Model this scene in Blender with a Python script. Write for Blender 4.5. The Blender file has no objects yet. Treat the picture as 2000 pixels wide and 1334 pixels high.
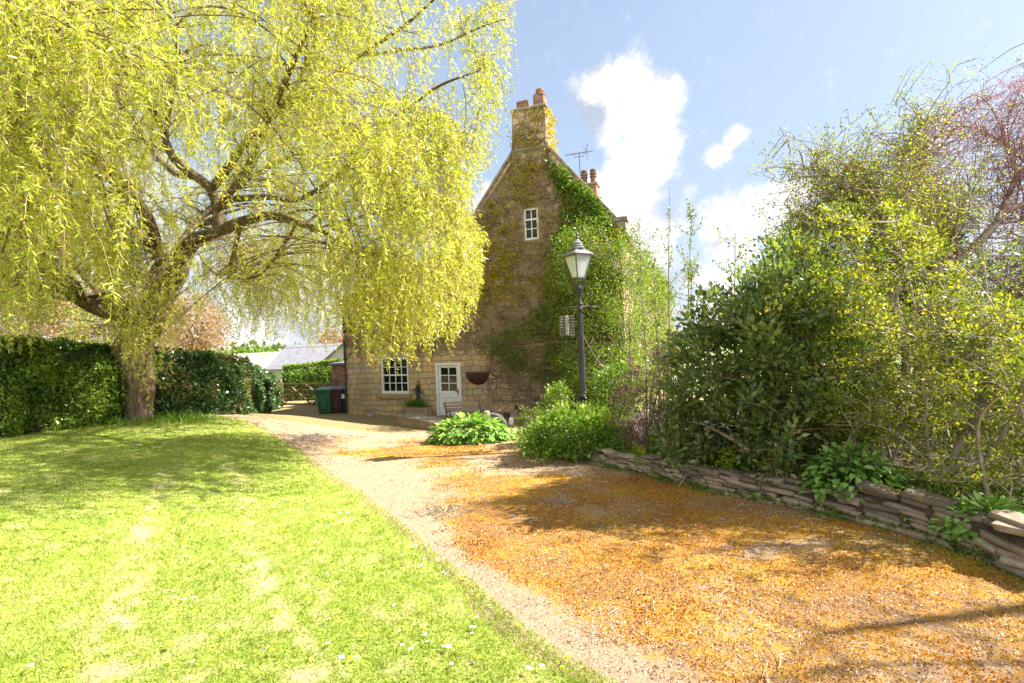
import bpy, bmesh, math, random
import numpy as np
from mathutils import Vector, Matrix
from mathutils.geometry import tessellate_polygon
R = math.radians
rng = np.random.default_rng(7)
random.seed(7)
sc = bpy.context.scene
COL = sc.collection

# ---------------------------------------------------------------- camera
EYE = 1.55
FPX = 944.0
ROLL = 0.037
cam_d = bpy.data.cameras.new('camera'); cam = bpy.data.objects.new('camera', cam_d); COL.objects.link(cam)
cam_d.sensor_width = 36.0; cam_d.lens = 36.0 * FPX / 2000.0; cam_d.clip_start = 0.05; cam_d.clip_end = 6000
cr, sr = math.cos(ROLL), math.sin(ROLL)
cam.matrix_world = Matrix(((cr, sr, 0, 0), (0, 0, -1, 0), (-sr, cr, 0, EYE), (0, 0, 0, 1)))
sc.camera = cam

# ---------------------------------------------------------------- sun, sky, exposure
SUN_DIR = Vector((1.0, 0.10, 0.98)).normalized()
sun_el = math.asin(SUN_DIR.z); sun_az = math.atan2(SUN_DIR.x, SUN_DIR.y)
sd = bpy.data.lights.new('sun', 'SUN'); sd.energy = 4.6; sd.angle = R(0.6); sd.color = (1.0, 0.945, 0.86)
so = bpy.data.objects.new('sun', sd); COL.objects.link(so)
so.rotation_euler = (-SUN_DIR).to_track_quat('-Z', 'Y').to_euler()
sc.view_settings.view_transform = 'Standard'; sc.view_settings.look = 'None'
sc.view_settings.exposure = 2.0; sc.view_settings.gamma = 1.0
sc.cycles.max_bounces = 8; sc.cycles.diffuse_bounces = 4; sc.cycles.glossy_bounces = 3
sc.cycles.transmission_bounces = 6; sc.cycles.transparent_max_bounces = 6
sc.cycles.sample_clamp_indirect = 6.0


def W(px, py, Y):
    """photo pixel + depth -> world point"""
    u = (px - 1000.0) / FPX; v = -(py - 667.0) / FPX
    return np.array([(u * cr + v * sr) * Y, Y, EYE + (-u * sr + v * cr) * Y])


def PX(p):
    """world points (N,3) -> photo pixels"""
    p = np.asarray(p, float); Y = np.maximum(p[..., 1], 0.05)
    a = p[..., 0] / Y; b = (p[..., 2] - EYE) / Y
    return 1000 + FPX * (a * cr - b * sr), 667 - FPX * (a * sr + b * cr)


world = bpy.data.worlds.new('World'); sc.world = world; world.use_nodes = True
nt = world.node_tree; nt.nodes.clear()
N = nt.nodes.new; LK = nt.links.new
wo = N('ShaderNodeOutputWorld'); bg = N('ShaderNodeBackground'); LK(bg.outputs[0], wo.inputs[0])
sky = N('ShaderNodeTexSky'); sky.sky_type = 'NISHITA'; sky.sun_disc = False
sky.sun_elevation = sun_el; sky.sun_rotation = sun_az; sky.air_density = 1.0; sky.dust_density = 1.2; sky.ozone_density = 1.0
tc = N('ShaderNodeTexCoord')


def vm(op, a, b=None, s=None):
    n = N('ShaderNodeVectorMath'); n.operation = op
    for i, x in enumerate((a, b)):
        if x is None: continue
        if hasattr(x, 'links'): LK(x, n.inputs[i])
        else: n.inputs[i].default_value = x
    if s is not None: n.inputs['Scale'].default_value = s
    return n.outputs['Value'] if op in ('LENGTH', 'DOT_PRODUCT', 'DISTANCE') else n.outputs[0]


def mm(op, a, b=0.0, c=None, clamp=False):
    n = N('ShaderNodeMath'); n.operation = op; n.use_clamp = clamp
    for i, x in enumerate((a, b, c)):
        if x is None: continue
        if hasattr(x, 'links'): LK(x, n.inputs[i])
        else: n.inputs[i].default_value = x
    return n.outputs[0]


def wnoise(vec, scale, detail, rough=0.55, out=0):
    n = N('ShaderNodeTexNoise'); LK(vec, n.inputs['Vector']); n.inputs['Scale'].default_value = scale
    n.inputs['Detail'].default_value = detail; n.inputs['Roughness'].default_value = rough
    return n.outputs[out]


dirv = vm('NORMALIZE', tc.outputs['Generated'])
wob = wnoise(dirv, 9.0, 6.0, 0.62, 1)
wob2 = vm('SUBTRACT', wob, (0.5, 0.5, 0.5))
dw = vm('ADD', dirv, vm('SCALE', wob2, s=0.10))
# every cloud: a few puffs given by a direction and an angular size
puffs = [(1175, 175, 68, 1), (1240, 150, 52, 1), (1210, 235, 62, 1), (1270, 210, 78, 1), (1300, 170, 42, 1), (1250, 300, 64, 1), (1285, 265, 52, 1),
         (1225, 350, 50, 1), (1270, 345, 52, 1), (1190, 390, 62, .9), (1245, 405, 66, 1), (1300, 440, 52, .8), (1160, 360, 30, .7), (1435, 265, 24, .95), (1410, 292, 26, .95), (1388, 312, 20, .8),
         (1410, 440, 52, 1), (1470, 415, 58, 1), (1525, 385, 50, 1), (1560, 370, 46, .9), (1430, 480, 60, 1), (1520, 450, 75, 1), (1575, 420, 62, .6),
         (1330, 560, 70, .5), (1250, 500, 90, .8), (1420, 600, 120, .8), (945, 365, 26, .55), (915, 400, 40, .6), (1330, 400, 40, .35),
         (500, 640, 240, .75), (100, 620, 240, .75), (300, 420, 170, .55), (1980, 420, 150, .35), (-500, 300, 300, .6), (2600, 300, 300, .6)]
acc = None
for (px, py, rp, wgt) in puffs:
    d = Vector(W(px, py, 1.0) - np.array([0, 0, EYE])).normalized()
    r = rp * 1.13 / FPX / (1 + ((px - 1000) / FPX) ** 2 * 0.6)
    dist = vm('DISTANCE', dw, tuple(d))
    k = mm('MULTIPLY_ADD', dist, -wgt / r, wgt)
    acc = k if acc is None else mm('SMOOTH_MAX', acc, k, 0.12)
# added unseen clouds behind the camera, their cover widened to light the gable
nz = wnoise(dw, 2.6, 5.0, 0.6)
behind = vm('DOT_PRODUCT', dirv, (0.0, -1.0, 0.0))
gen = mm('MULTIPLY', mm('SUBTRACT', nz, 0.36), mm('MULTIPLY', mm('ADD', behind, 0.1), 5.0, clamp=True))
fine = wnoise(dirv, 26.0, 7.0, 0.62)
acc = mm('MAXIMUM', acc, mm('MULTIPLY', gen, 2.2))
dens = mm('ADD', acc, mm('MULTIPLY', mm('ADD', mm('MULTIPLY', mm('SUBTRACT', fine, 0.5), 0.9), mm('MULTIPLY', mm('SUBTRACT', wnoise(dirv, 75.0, 5.0, 0.6), 0.5), 0.35)), 1.0))
mr = N('ShaderNodeMapRange'); mr.interpolation_type = 'SMOOTHSTEP'
LK(dens, mr.inputs[0]); mr.inputs[1].default_value = 0.02; mr.inputs[2].default_value = 0.62
cs = N('ShaderNodeMapRange'); LK(dens, cs.inputs[0]); cs.inputs[1].default_value = 0.15; cs.inputs[2].default_value = 0.8
shade = mm('ADD', mm('MULTIPLY', wnoise(dw, 11.0, 5.0), 1.25), mm('MULTIPLY', cs.outputs[0], 0.12))
crp = N('ShaderNodeValToRGB'); LK(shade, crp.inputs[0])
crp.color_ramp.elements[0].position = 0.46; crp.color_ramp.elements[0].color = (0.15, 0.165, 0.195, 1)
crp.color_ramp.elements[1].position = 0.72; crp.color_ramp.elements[1].color = (0.325, 0.32, 0.312, 1)
# sky colour with thin high veil
sk = vm('SCALE', sky.outputs[0], s=0.060)
sep = N('ShaderNodeSeparateXYZ'); LK(dirv, sep.inputs[0])
veil = N('ShaderNodeMapRange'); LK(sep.outputs[2], veil.inputs[0]); veil.inputs[1].default_value = 0.0; veil.inputs[2].default_value = 0.75
veil.inputs[3].default_value = 0.75; veil.inputs[4].default_value = 0.33
vn = mm('MULTIPLY', wnoise(dw, 2.2, 4.0), 0.5)
vs = mm('MULTIPLY', mm('ADD', mm('MAXIMUM', veil.outputs[0], 0.0), mm('SUBTRACT', vn, 0.2)), 1.0, clamp=True)
m1 = N('ShaderNodeMixRGB'); LK(vs, m1.inputs[0]); LK(sk, m1.inputs[1]); m1.inputs[2].default_value = (0.158, 0.19, 0.238, 1)
m2 = N('ShaderNodeMixRGB'); LK(mr.outputs[0], m2.inputs[0]); LK(m1.outputs[0], m2.inputs[1]); LK(crp.outputs[0], m2.inputs[2])
# clouds behind the camera made brighter as added fill light for the gable
lit = mm('MULTIPLY_ADD', mm('MAXIMUM', behind, 0.0), 1.6, 1.0)
m2s = vm('MULTIPLY', m2.outputs[0], (1, 1, 1)); n_ = m2s.node; cl_ = N('ShaderNodeVectorMath'); cl_.operation = 'SCALE'; LK(m2s, cl_.inputs[0]); LK(mm('ADD', 1.0, mm('MULTIPLY', mr.outputs[0], mm('SUBTRACT', lit, 1.0))), cl_.inputs['Scale'])
LK(cl_.outputs[0], bg.inputs[0]); bg.inputs[1].default_value = 1.0
world.cycles.sampling_method = 'MANUAL'; world.cycles.sample_map_resolution = 512

# ---------------------------------------------------------------- numpy noise


def _h(ix, iy, iz, seed):
    n = (ix * 374761393 + iy * 668265263 + iz * 1442695041 + seed * 974634777) & 0xffffffff
    n = ((n ^ (n >> 13)) * 1274126177) & 0xffffffff
    return ((n ^ (n >> 16)) & 0xffff) / 65535.0


def noise3(p, seed=0):
    p = np.asarray(p, float); i = np.floor(p).astype(np.int64); f = p - i; f = f * f * (3 - 2 * f)
    x, y, z = i[..., 0], i[..., 1], i[..., 2]; r = 0
    for dx in (0, 1):
        wx = f[..., 0] if dx else 1 - f[..., 0]
        for dy in (0, 1):
            wy = f[..., 1] if dy else 1 - f[..., 1]
            for dz in (0, 1):
                wz = f[..., 2] if dz else 1 - f[..., 2]
                r = r + _h(x + dx, y + dy, z + dz, seed) * wx * wy * wz
    return r


def fbm(x, y, scale, seed=0, octv=4, z=0.0):
    x = np.asarray(x, float); p = np.stack([x * scale, np.asarray(y, float) * scale, np.zeros_like(x) + z], -1); a = 0.5; s = 0; t = 0
    for o in range(octv):
        s = s + a * noise3(p, seed + o); t += a; p = p * 2.03 + 11.7; a *= 0.55
    return s / t


def sst(a, b, x):
    t = np.clip((np.asarray(x, float) - a) / (b - a), 0, 1); return t * t * (3 - 2 * t)


# ---------------------------------------------------------------- ground height
def gz(x, y):
    x = np.asarray(x, float); y = np.asarray(y, float)
    B = -0.065 * np.clip(y, -3, 17.7) - 0.03 * np.clip(y - 17.7, 0, 10)
    A = -0.008 * np.clip(y, -3, 13) - 1.0 * sst(12.8, 20, y) - 0.03 * np.clip(y - 20, 0, 8)
    w = sst(-3.0, -9.0, x)
    return A * w + B * (1 - w) + 0.02 * (fbm(x, y, 0.35, 3, 2) - 0.5) * 2


def G(px, py):
    """photo pixel -> point where its ray meets the ground"""
    d = W(px, py, 1.0) - np.array([0, 0, EYE]); lo, hi = 0.5, 120.0
    ts = np.linspace(0.8, 60, 1500)
    f = EYE + d[2] * ts - gz(d[0] * ts, ts)
    k = np.argmax(f < 0)
    if f[k] >= 0: k = len(ts) - 1
    a, b = ts[max(k - 1, 0)], ts[k]
    for _ in range(20):
        m = (a + b) / 2
        if EYE + d[2] * m - float(gz(d[0] * m, m)) < 0: b = m
        else: a = m
    return np.array([d[0] * a, a, float(gz(d[0] * a, a))])


# ---------------------------------------------------------------- materials
def new_mat(name):
    m = bpy.data.materials.new(name); m.use_nodes = True; t = m.node_tree; t.nodes.clear()
    return m, t


class NT:
    def __init__(s, t): s.t = t
    def n(s, typ, **kw):
        n = s.t.nodes.new('ShaderNode' + typ)
        for k, v in kw.items():
            if k.startswith('i_'):
                key = k[2:].replace('_', ' ')
                n.inputs[int(key) if key.isdigit() else key].default_value = v
            else: setattr(n, k, v)
        return n
    def l(s, a, b): s.t.links.new(a, b)
    def noise(s, vec, scale, detail=4, rough=0.6, out=0):
        n = s.n('TexNoise', i_Scale=scale, i_Detail=detail, i_Roughness=rough)
        if vec is not None: s.l(vec, n.inputs['Vector'])
        return n.outputs[out]
    def ramp(s, fac, stops):
        n = s.n('ValToRGB'); s.l(fac, n.inputs[0]); e = n.color_ramp.elements
        while len(e) < len(stops): e.new(0.5)
        for q, (p, c) in zip(e, stops): q.position = p; q.color = tuple(c) + (1,)
        return n.outputs[0]
    def mix(s, fac, a, b, mode='MIX'):
        n = s.n('MixRGB', blend_type=mode)
        for i, x in enumerate((fac, a, b)):
            if hasattr(x, 'links'): s.l(x, n.inputs[i])
            elif isinstance(x, (int, float)): n.inputs[i].default_value = x
            else: n.inputs[i].default_value = tuple(x) + (1,)
        return n.outputs[0]
    def math(s, op, a, b=0.0, clamp=False):
        n = s.n('Math', operation=op, use_clamp=clamp)
        for i, x in enumerate((a, b)):
            if hasattr(x, 'links'): s.l(x, n.inputs[i])
            else: n.inputs[i].default_value = x
        return n.outputs[0]
    def mrange(s, v, a, b, c=0.0, d=1.0):
        n = s.n('MapRange'); s.l(v, n.inputs[0])
        for i, x in enumerate((a, b, c, d)): n.inputs[i + 1].default_value = x
        return n.outputs[0]


def mat_plain(name, col, col2=None, rough=0.7, scale=6.0, bump=0.15, metal=0.0, bscale=None, spec=0.4, stretch=None):
    m, t = new_mat(name); k = NT(t)
    tc = k.n('TexCoord'); v = tc.outputs['Object']
    if stretch:
        mp = k.n('Mapping'); mp.inputs['Scale'].default_value = stretch; k.l(v, mp.inputs[0]); v = mp.outputs[0]
    f = k.noise(v, scale, 5, 0.65)
    col2 = col2 or tuple(c * 0.6 for c in col)
    c = k.ramp(f, [(0.32, col2), (0.62, col)])
    b = k.n('BsdfPrincipled', i_Roughness=rough, i_Metallic=metal); b.inputs['Specular IOR Level'].default_value = spec
    k.l(c, b.inputs['Base Color'])
    if bump:
        bn = k.n('Bump', i_Strength=bump, i_Distance=0.02); k.l(k.noise(v, bscale or scale * 5, 5, 0.65), bn.inputs['Height']); k.l(bn.outputs[0], b.inputs['Normal'])
    o = k.n('OutputMaterial'); k.l(b.outputs[0], o.inputs[0])
    return m


def mat_leaf(name, cols, trans=0.35, rough=0.45, spec=0.3, tint=(1.25, 1.2, 0.5), patch=None, pscale=0.8):
    """cols: list of (position, colour) picked by the per-leaf random value"""
    m, t = new_mat(name); k = NT(t)
    at = k.n('Attribute', attribute_name='rnd')
    c = k.ramp(at.outputs['Fac'], cols)
    if patch:
        g = k.n('NewGeometry')
        c = k.mix(k.mrange(k.noise(g.outputs['Position'], pscale, 3), 0.42, 0.6), c, patch)
    b = k.n('BsdfPrincipled', i_Roughness=rough); b.inputs['Specular IOR Level'].default_value = spec
    k.l(c, b.inputs['Base Color'])
    tr = k.n('BsdfTranslucent'); tcn = k.mix(1.0, c, tint, 'MULTIPLY'); k.l(tcn, tr.inputs[0])
    mx = k.n('MixShader', i_0=trans); k.l(b.outputs[0], mx.inputs[1]); k.l(tr.outputs[0], mx.inputs[2])
    o = k.n('OutputMaterial'); k.l(mx.outputs[0], o.inputs[0])
    return m


M = {}
M['bark_willow'] = mat_plain('bark_willow', (0.18, 0.12, 0.078), (0.045, 0.03, 0.02), 0.9, 7.0, 1.0, bscale=13, stretch=(2.2, 2.2, .45))
M['twig_yellow'] = mat_plain('twig_yellow', (0.36, 0.26, 0.10), (0.22, 0.14, 0.07), 0.7, 9, 0)
M['twig_brown'] = mat_plain('twig_brown', (0.34, 0.25, 0.18), (0.18, 0.12, 0.085), 0.85, 7, 0.3)
M['twig_pale'] = mat_plain('twig_pale', (0.42, 0.35, 0.28), (0.24, 0.18, 0.13), 0.8, 7, 0.3)
M['twig_red'] = mat_plain('twig_red', (0.30, 0.17, 0.16), (0.18, 0.10, 0.10), 0.8, 7, 0)
M['white_paint'] = mat_plain('white_paint', (0.78, 0.79, 0.80), (0.70, 0.71, 0.71), 0.35, 3, 0.05)
M['black_iron'] = mat_plain('black_iron', (0.022, 0.022, 0.026), (0.045, 0.04, 0.038), 0.42, 9, 0.12, spec=0.5)
M['worn_iron'] = mat_plain('worn_iron', (0.06, 0.055, 0.055), (0.17, 0.12, 0.09), 0.5, 14, 0.2)
M['lead'] = mat_plain('lead', (0.20, 0.20, 0.20), (0.11, 0.11, 0.11), 0.5, 9, 0.15)
M['stone_grey'] = mat_plain('stone_grey', (0.34, 0.28, 0.21), (0.18, 0.14, 0.10), 0.9, 4, 0.7)
M['stone_warm'] = mat_plain('stone_warm', (0.40, 0.30, 0.18), (0.24, 0.17, 0.10), 0.9, 4, 0.7)
M['wood_grey'] = mat_plain('wood_grey', (0.30, 0.25, 0.20), (0.17, 0.13, 0.10), 0.85, 6, 0.4, stretch=(1, 8, 8))
M['wood_brown'] = mat_plain('wood_brown', (0.25, 0.16, 0.09), (0.13, 0.08, 0.045), 0.75, 6, 0.3, stretch=(1, 8, 8))
M['slate'] = mat_plain('slate', (0.20, 0.20, 0.225), (0.14, 0.14, 0.155), 0.7, 2, 0.2)
M['tile_red'] = mat_plain('tile_red', (0.36, 0.15, 0.09), (0.20, 0.09, 0.06), 0.85, 5, 0.5)
M['pot_clay'] = mat_plain('pot_clay', (0.22, 0.13, 0.095), (0.10, 0.075, 0.065), 0.85, 7, 0.4)
M['cream_roof'] = mat_plain('cream_roof', (0.36, 0.28, 0.225), (0.30, 0.23, 0.18), 0.85, 1, 0.1)
M['cable'] = mat_plain('cable', (0.5, 0.49, 0.45), (0.35, 0.34, 0.3), 0.6, 9, 0)
M['zinc'] = mat_plain('zinc', (0.30, 0.29, 0.28), (0.18, 0.17, 0.16), 0.4, 14, 0.1, metal=0.7)
M['straw'] = mat_plain('straw', (0.5, 0.4, 0.27), (0.3, 0.22, 0.14), 0.9, 20, 0.3)
M['coir'] = mat_plain('coir', (0.11, 0.055, 0.028), (0.04, 0.02, 0.012), 0.95, 20, 0.8)
M['bin_green'] = mat_plain('bin_green', (0.035, 0.13, 0.075), (0.03, 0.10, 0.06), 0.5, 3, 0.05)
M['bin_purple'] = mat_plain('bin_purple', (0.085, 0.035, 0.055), (0.065, 0.028, 0.045), 0.5, 3, 0.05)
M['bin_black'] = mat_plain('bin_black', (0.02, 0.02, 0.023), (0.03, 0.03, 0.03), 0.5, 3, 0.05)
M['soil'] = mat_plain('soil', (0.10, 0.07, 0.05), (0.05, 0.035, 0.025), 0.95, 8, 1.0)
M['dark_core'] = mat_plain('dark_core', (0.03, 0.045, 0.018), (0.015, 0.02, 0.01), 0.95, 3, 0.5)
M['petal_white'] = mat_plain('petal_white', (0.85, 0.85, 0.85), (0.8, 0.78, 0.8), 0.6, 3, 0)
M['petal_yellow'] = mat_plain('petal_yellow', (0.85, 0.72, 0.02), (0.8, 0.6, 0.01), 0.6, 3, 0)
M['petal_red'] = mat_plain('petal_red', (0.35, 0.03, 0.09), (0.2, 0.02, 0.05), 0.6, 3, 0)
M['boards'] = mat_plain('boards', (0.48, 0.46, 0.43), (0.30, 0.28, 0.25), 0.85, 3, 0.2, stretch=(8, 8, .4))
# glass
m, t = new_mat('window_glass'); k = NT(t); b = k.n('BsdfPrincipled', i_Roughness=0.04); b.inputs['Base Color'].default_value = (0.012, 0.014, 0.013, 1)
b.inputs['Specular IOR Level'].default_value = 0.6
bn = k.n('Bump', i_Strength=0.05, i_Distance=0.02); k.l(k.noise(k.n('TexCoord').outputs['Object'], 2.0, 2), bn.inputs['Height']); k.l(bn.outputs[0], b.inputs['Normal'])
k.l(b.outputs[0], k.n('OutputMaterial').inputs[0]); M['glass'] = m
m, t = new_mat('lantern_glass'); k = NT(t)
b = k.n('BsdfPrincipled', i_Roughness=0.25); b.inputs['Base Color'].default_value = (0.75, 0.8, 0.78, 1); tr = k.n('BsdfTranslucent'); tr.inputs[0].default_value = (.85, .9, .88, 1)
tp = k.n('BsdfTransparent'); mx = k.n('MixShader', i_0=0.5); k.l(b.outputs[0], mx.inputs[1]); k.l(tr.outputs[0], mx.inputs[2])
mx2 = k.n('MixShader', i_0=0.35); k.l(mx.outputs[0], mx2.inputs[1]); k.l(tp.outputs[0], mx2.inputs[2]); k.l(mx2.outputs[0], k.n('OutputMaterial').inputs[0]); M['lantern_glass'] = m


def mat_masonry(name, plane, bw, bh, cols, mortar, msize=0.018, warp=0.10, bump=0.8, stain=(0.10, 0.085, 0.065), squash=1.0):
    """coursed stone or brick; plane 'xz' or 'yz' of the object"""
    m, t = new_mat(name); k = NT(t); tc = k.n('TexCoord'); v = tc.outputs['Object']
    sp = k.n('SeparateXYZ'); k.l(v, sp.inputs[0]); cb = k.n('CombineXYZ')
    k.l(sp.outputs[0 if plane == 'xz' else 1], cb.inputs[0]); k.l(sp.outputs[2], cb.inputs[1])
    w = k.noise(v, 1.6, 3, 0.6, 1)
    ws = k.n('VectorMath', operation='SUBTRACT'); k.l(w, ws.inputs[0]); ws.inputs[1].default_value = (.5, .5, .5)
    wc = k.n('VectorMath', operation='SCALE'); k.l(ws.outputs[0], wc.inputs[0]); wc.inputs['Scale'].default_value = warp
    wf = k.noise(v, 14, 3, 0.6, 1); wfs = k.n('VectorMath', operation='SCALE'); k.l(wf, wfs.inputs[0]); wfs.inputs['Scale'].default_value = warp * 0.25
    ad = k.n('VectorMath', operation='ADD'); k.l(cb.outputs[0], ad.inputs[0]); k.l(wc.outputs[0], ad.inputs[1])
    ad2 = k.n('VectorMath', operation='ADD'); k.l(ad.outputs[0], ad2.inputs[0]); k.l(wfs.outputs[0], ad2.inputs[1])
    br = k.n('TexBrick', offset=0.5, squash=squash, squash_frequency=3); k.l(ad2.outputs[0], br.inputs['Vector'])
    br.inputs['Color1'].default_value = (0, 0, 0, 1); br.inputs['Color2'].default_value = (1, 1, 1, 1); br.inputs['Mortar'].default_value = (0.5, 0.5, 0.5, 1)
    br.inputs['Scale'].default_value = 1.0; br.inputs['Mortar Size'].default_value = msize; br.inputs['Mortar Smooth'].default_value = 0.35
    br.inputs['Brick Width'].default_value = bw; br.inputs['Row Height'].default_value = bh; br.inputs['Bias'].default_value = 0.0
    c = k.ramp(br.outputs['Color'], cols)
    n1 = k.noise(v, 9, 5, 0.7)
    c = k.mix(k.mrange(n1, 0.45, 0.8, 0.0, 0.5), c, tuple(x * 1.5 for x in stain))
    c = k.mix(k.mrange(k.noise(v, 0.7, 4, 0.6), 0.45, 0.7, 0.0, 0.65), c, stain)
    c = k.mix(k.math('MULTIPLY', br.outputs['Fac'], 0.8), c, mortar)
    b = k.n('BsdfPrincipled', i_Roughness=0.92); b.inputs['Specular IOR Level'].default_value = 0.2; k.l(c, b.inputs['Base Color'])
    h = k.math('SUBTRACT', k.math('MULTIPLY', n1, 0.6), br.outputs['Fac'])
    bn = k.n('Bump', i_Strength=bump, i_Distance=0.03); k.l(h, bn.inputs['Height']); k.l(bn.outputs[0], b.inputs['Normal'])
    k.l(b.outputs[0], k.n('OutputMaterial').inputs[0])
    return m


stone_cols = [(0.0, (0.38, 0.28, 0.19)), (0.25, (0.52, 0.37, 0.22)), (0.5, (0.63, 0.45, 0.24)), (0.72, (0.50, 0.41, 0.31)), (1.0, (0.70, 0.43, 0.16))]
M['stone_front'] = mat_masonry('stone_front', 'xz', 0.40, 0.21, stone_cols, (0.22, 0.17, 0.13), 0.013, 0.22, 1.0, (0.27, 0.21, 0.15), squash=0.65)
M['stone_side'] = mat_masonry('stone_side', 'yz', 0.40, 0.21, stone_cols, (0.22, 0.17, 0.13), 0.013, 0.22, 1.0, (0.27, 0.21, 0.15), squash=0.65)
br_cols = [(0.0, (0.22, 0.09, 0.055)), (0.5, (0.32, 0.15, 0.09)), (1.0, (0.42, 0.25, 0.17))]
M['brick_front'] = mat_masonry('brick_front', 'xz', 0.225, 0.075, br_cols, (0.25, 0.2, 0.16), 0.007, 0.01, 0.5, (0.16, 0.08, 0.06))
M['brick_side'] = mat_masonry('brick_side', 'yz', 0.225, 0.075, br_cols, (0.25, 0.2, 0.16), 0.007, 0.01, 0.5, (0.16, 0.08, 0.06))


def mat_wallstone():
    m, t = new_mat('wall_stone'); k = NT(t); at = k.n('Attribute', attribute_name='rnd'); v = k.n('TexCoord').outputs['Object']
    c = k.ramp(at.outputs['Fac'], [(0.0, (0.14, 0.11, 0.08)), (0.35, (0.27, 0.215, 0.155)), (0.7, (0.42, 0.34, 0.24)), (1.0, (0.33, 0.24, 0.155))])
    c = k.mix(k.mrange(k.noise(v, 12, 5, 0.7), 0.45, 0.75, 0, 0.75), c, (0.13, 0.11, 0.085))
    c = k.mix(k.mrange(k.noise(v, 5, 4, 0.7), 0.56, 0.68, 0, 0.8), c, (0.24, 0.20, 0.03))
    b = k.n('BsdfPrincipled', i_Roughness=0.93); b.inputs['Specular IOR Level'].default_value = 0.2; k.l(c, b.inputs['Base Color'])
    bn = k.n('Bump', i_Strength=0.9, i_Distance=0.012); k.l(k.noise(v, 28, 6, 0.75), bn.inputs['Height']); k.l(bn.outputs[0], b.inputs['Normal'])
    k.l(b.outputs[0], k.n('OutputMaterial').inputs[0]); return m


M['wall_stone'] = mat_wallstone()

# foliage
M['leaf_willow'] = mat_leaf('leaf_willow', [(0.0, (0.20, 0.28, 0.02)), (0.3, (0.41, 0.48, 0.045)), (0.7, (0.59, 0.63, 0.10)), (1.0, (0.75, 0.71, 0.30))], 0.5, 0.33, 0.5, (1.2, 1.1, 0.5))
M['leaf_laurel'] = mat_leaf('leaf_laurel', [(0.0, (0.04, 0.085, 0.018)), (0.45, (0.10, 0.18, 0.025)), (0.8, (0.21, 0.31, 0.035)), (1.0, (0.32, 0.40, 0.06))], 0.32, 0.35, 0.45)
M['leaf_ivy'] = mat_leaf('leaf_ivy', [(0.0, (0.03, 0.07, 0.025)), (0.5, (0.075, 0.15, 0.045)), (0.85, (0.16, 0.24, 0.07)), (1.0, (0.32, 0.18, 0.10))], 0.26, 0.26, 0.6)
M['leaf_bright'] = mat_leaf('leaf_bright', [(0.0, (0.07, 0.16, 0.02)), (0.5, (0.16, 0.28, 0.04)), (1.0, (0.32, 0.40, 0.06))], 0.42, 0.4, 0.35)
M['leaf_climber'] = mat_leaf('leaf_climber', [(0.0, (0.06, 0.13, 0.018)), (0.5, (0.15, 0.25, 0.03)), (0.8, (0.27, 0.33, 0.05)), (1.0, (0.42, 0.36, 0.10))], 0.42, 0.42, 0.3)
M['leaf_creeper'] = mat_leaf('leaf_creeper', [(0.0, (0.26, 0.28, 0.02)), (0.5, (0.46, 0.40, 0.03)), (1.0, (0.50, 0.30, 0.06))], 0.35, 0.5, 0.2)
M['leaf_evergreen'] = mat_leaf('leaf_evergreen', [(0.0, (0.04, 0.085, 0.022)), (0.45, (0.12, 0.19, 0.05)), (0.82, (0.23, 0.31, 0.09)), (1.0, (0.46, 0.32, 0.10))], 0.42, 0.22, 0.8)
M['leaf_spring'] = mat_leaf('leaf_spring', [(0.0, (0.06, 0.11, 0.02)), (0.4, (0.16, 0.22, 0.028)), (0.8, (0.37, 0.40, 0.05)), (1.0, (0.54, 0.42, 0.08))], 0.58, 0.4, 0.35, (1.2, 1.12, .4))
M['leaf_pink'] = mat_leaf('leaf_pink', [(0.0, (0.30, 0.10, 0.11)), (0.5, (0.42, 0.18, 0.18)), (1.0, (0.42, 0.36, 0.14))], 0.3, 0.5, 0.2, (1, .8, .8))
M['leaf_purple'] = mat_leaf('leaf_purple', [(0.0, (0.06, 0.025, 0.04)), (0.6, (0.13, 0.06, 0.07)), (1.0, (0.28, 0.15, 0.12))], 0.25, 0.5, 0.2, (1, .7, .8))
M['leaf_orange'] = mat_leaf('leaf_orange', [(0.0, (0.30, 0.19, 0.10)), (0.6, (0.46, 0.31, 0.17)), (1.0, (0.46, 0.41, 0.17))], 0.4, 0.6, 0.1, (1.1, 1, .7))
M['leaf_euphorbia'] = mat_leaf('leaf_euphorbia', [(0.0, (0.25, 0.35, 0.02)), (0.5, (0.45, 0.50, 0.02)), (1.0, (0.60, 0.58, 0.03))], 0.4, 0.5, 0.2, (1.1, 1.1, .3))
M['leaf_hosta'] = mat_leaf('leaf_hosta', [(0.0, (0.12, 0.27, 0.035)), (0.6, (0.24, 0.43, 0.08)), (1.0, (0.38, 0.54, 0.18))], 0.4, 0.35, 0.4)
M['grass_blade'] = mat_leaf('grass_blade', [(0.0, (0.12, 0.20, 0.015)), (0.4, (0.26, 0.36, 0.03)), (0.75, (0.40, 0.44, 0.09)), (1.0, (0.62, 0.49, 0.30))], 0.4, 0.5, 0.25, (1.1, 1.1, .5))
M['moss'] = mat_leaf('moss', [(0.0, (0.15, 0.05, 0.018)), (0.3, (0.33, 0.115, 0.010)), (0.6, (0.47, 0.225, 0.010)), (1.0, (0.58, 0.37, 0.025))], 0.3, 0.8, 0.1, (1.1, 1, .5))
M['litter'] = mat_leaf('litter', [(0.0, (0.07, 0.04, 0.028)), (0.35, (0.25, 0.14, 0.09)), (0.7, (0.50, 0.35, 0.24)), (1.0, (0.68, 0.55, 0.44))], 0.15, 0.7, 0.2, (1, 1, 1))


# ---------------------------------------------------------------- object helpers
def tag(o, label=None, cat=None, group=None, kind=None):
    if label: o['label'] = label
    if cat: o['category'] = cat
    if group: o['group'] = group
    if kind: o['kind'] = kind
    return o


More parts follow.
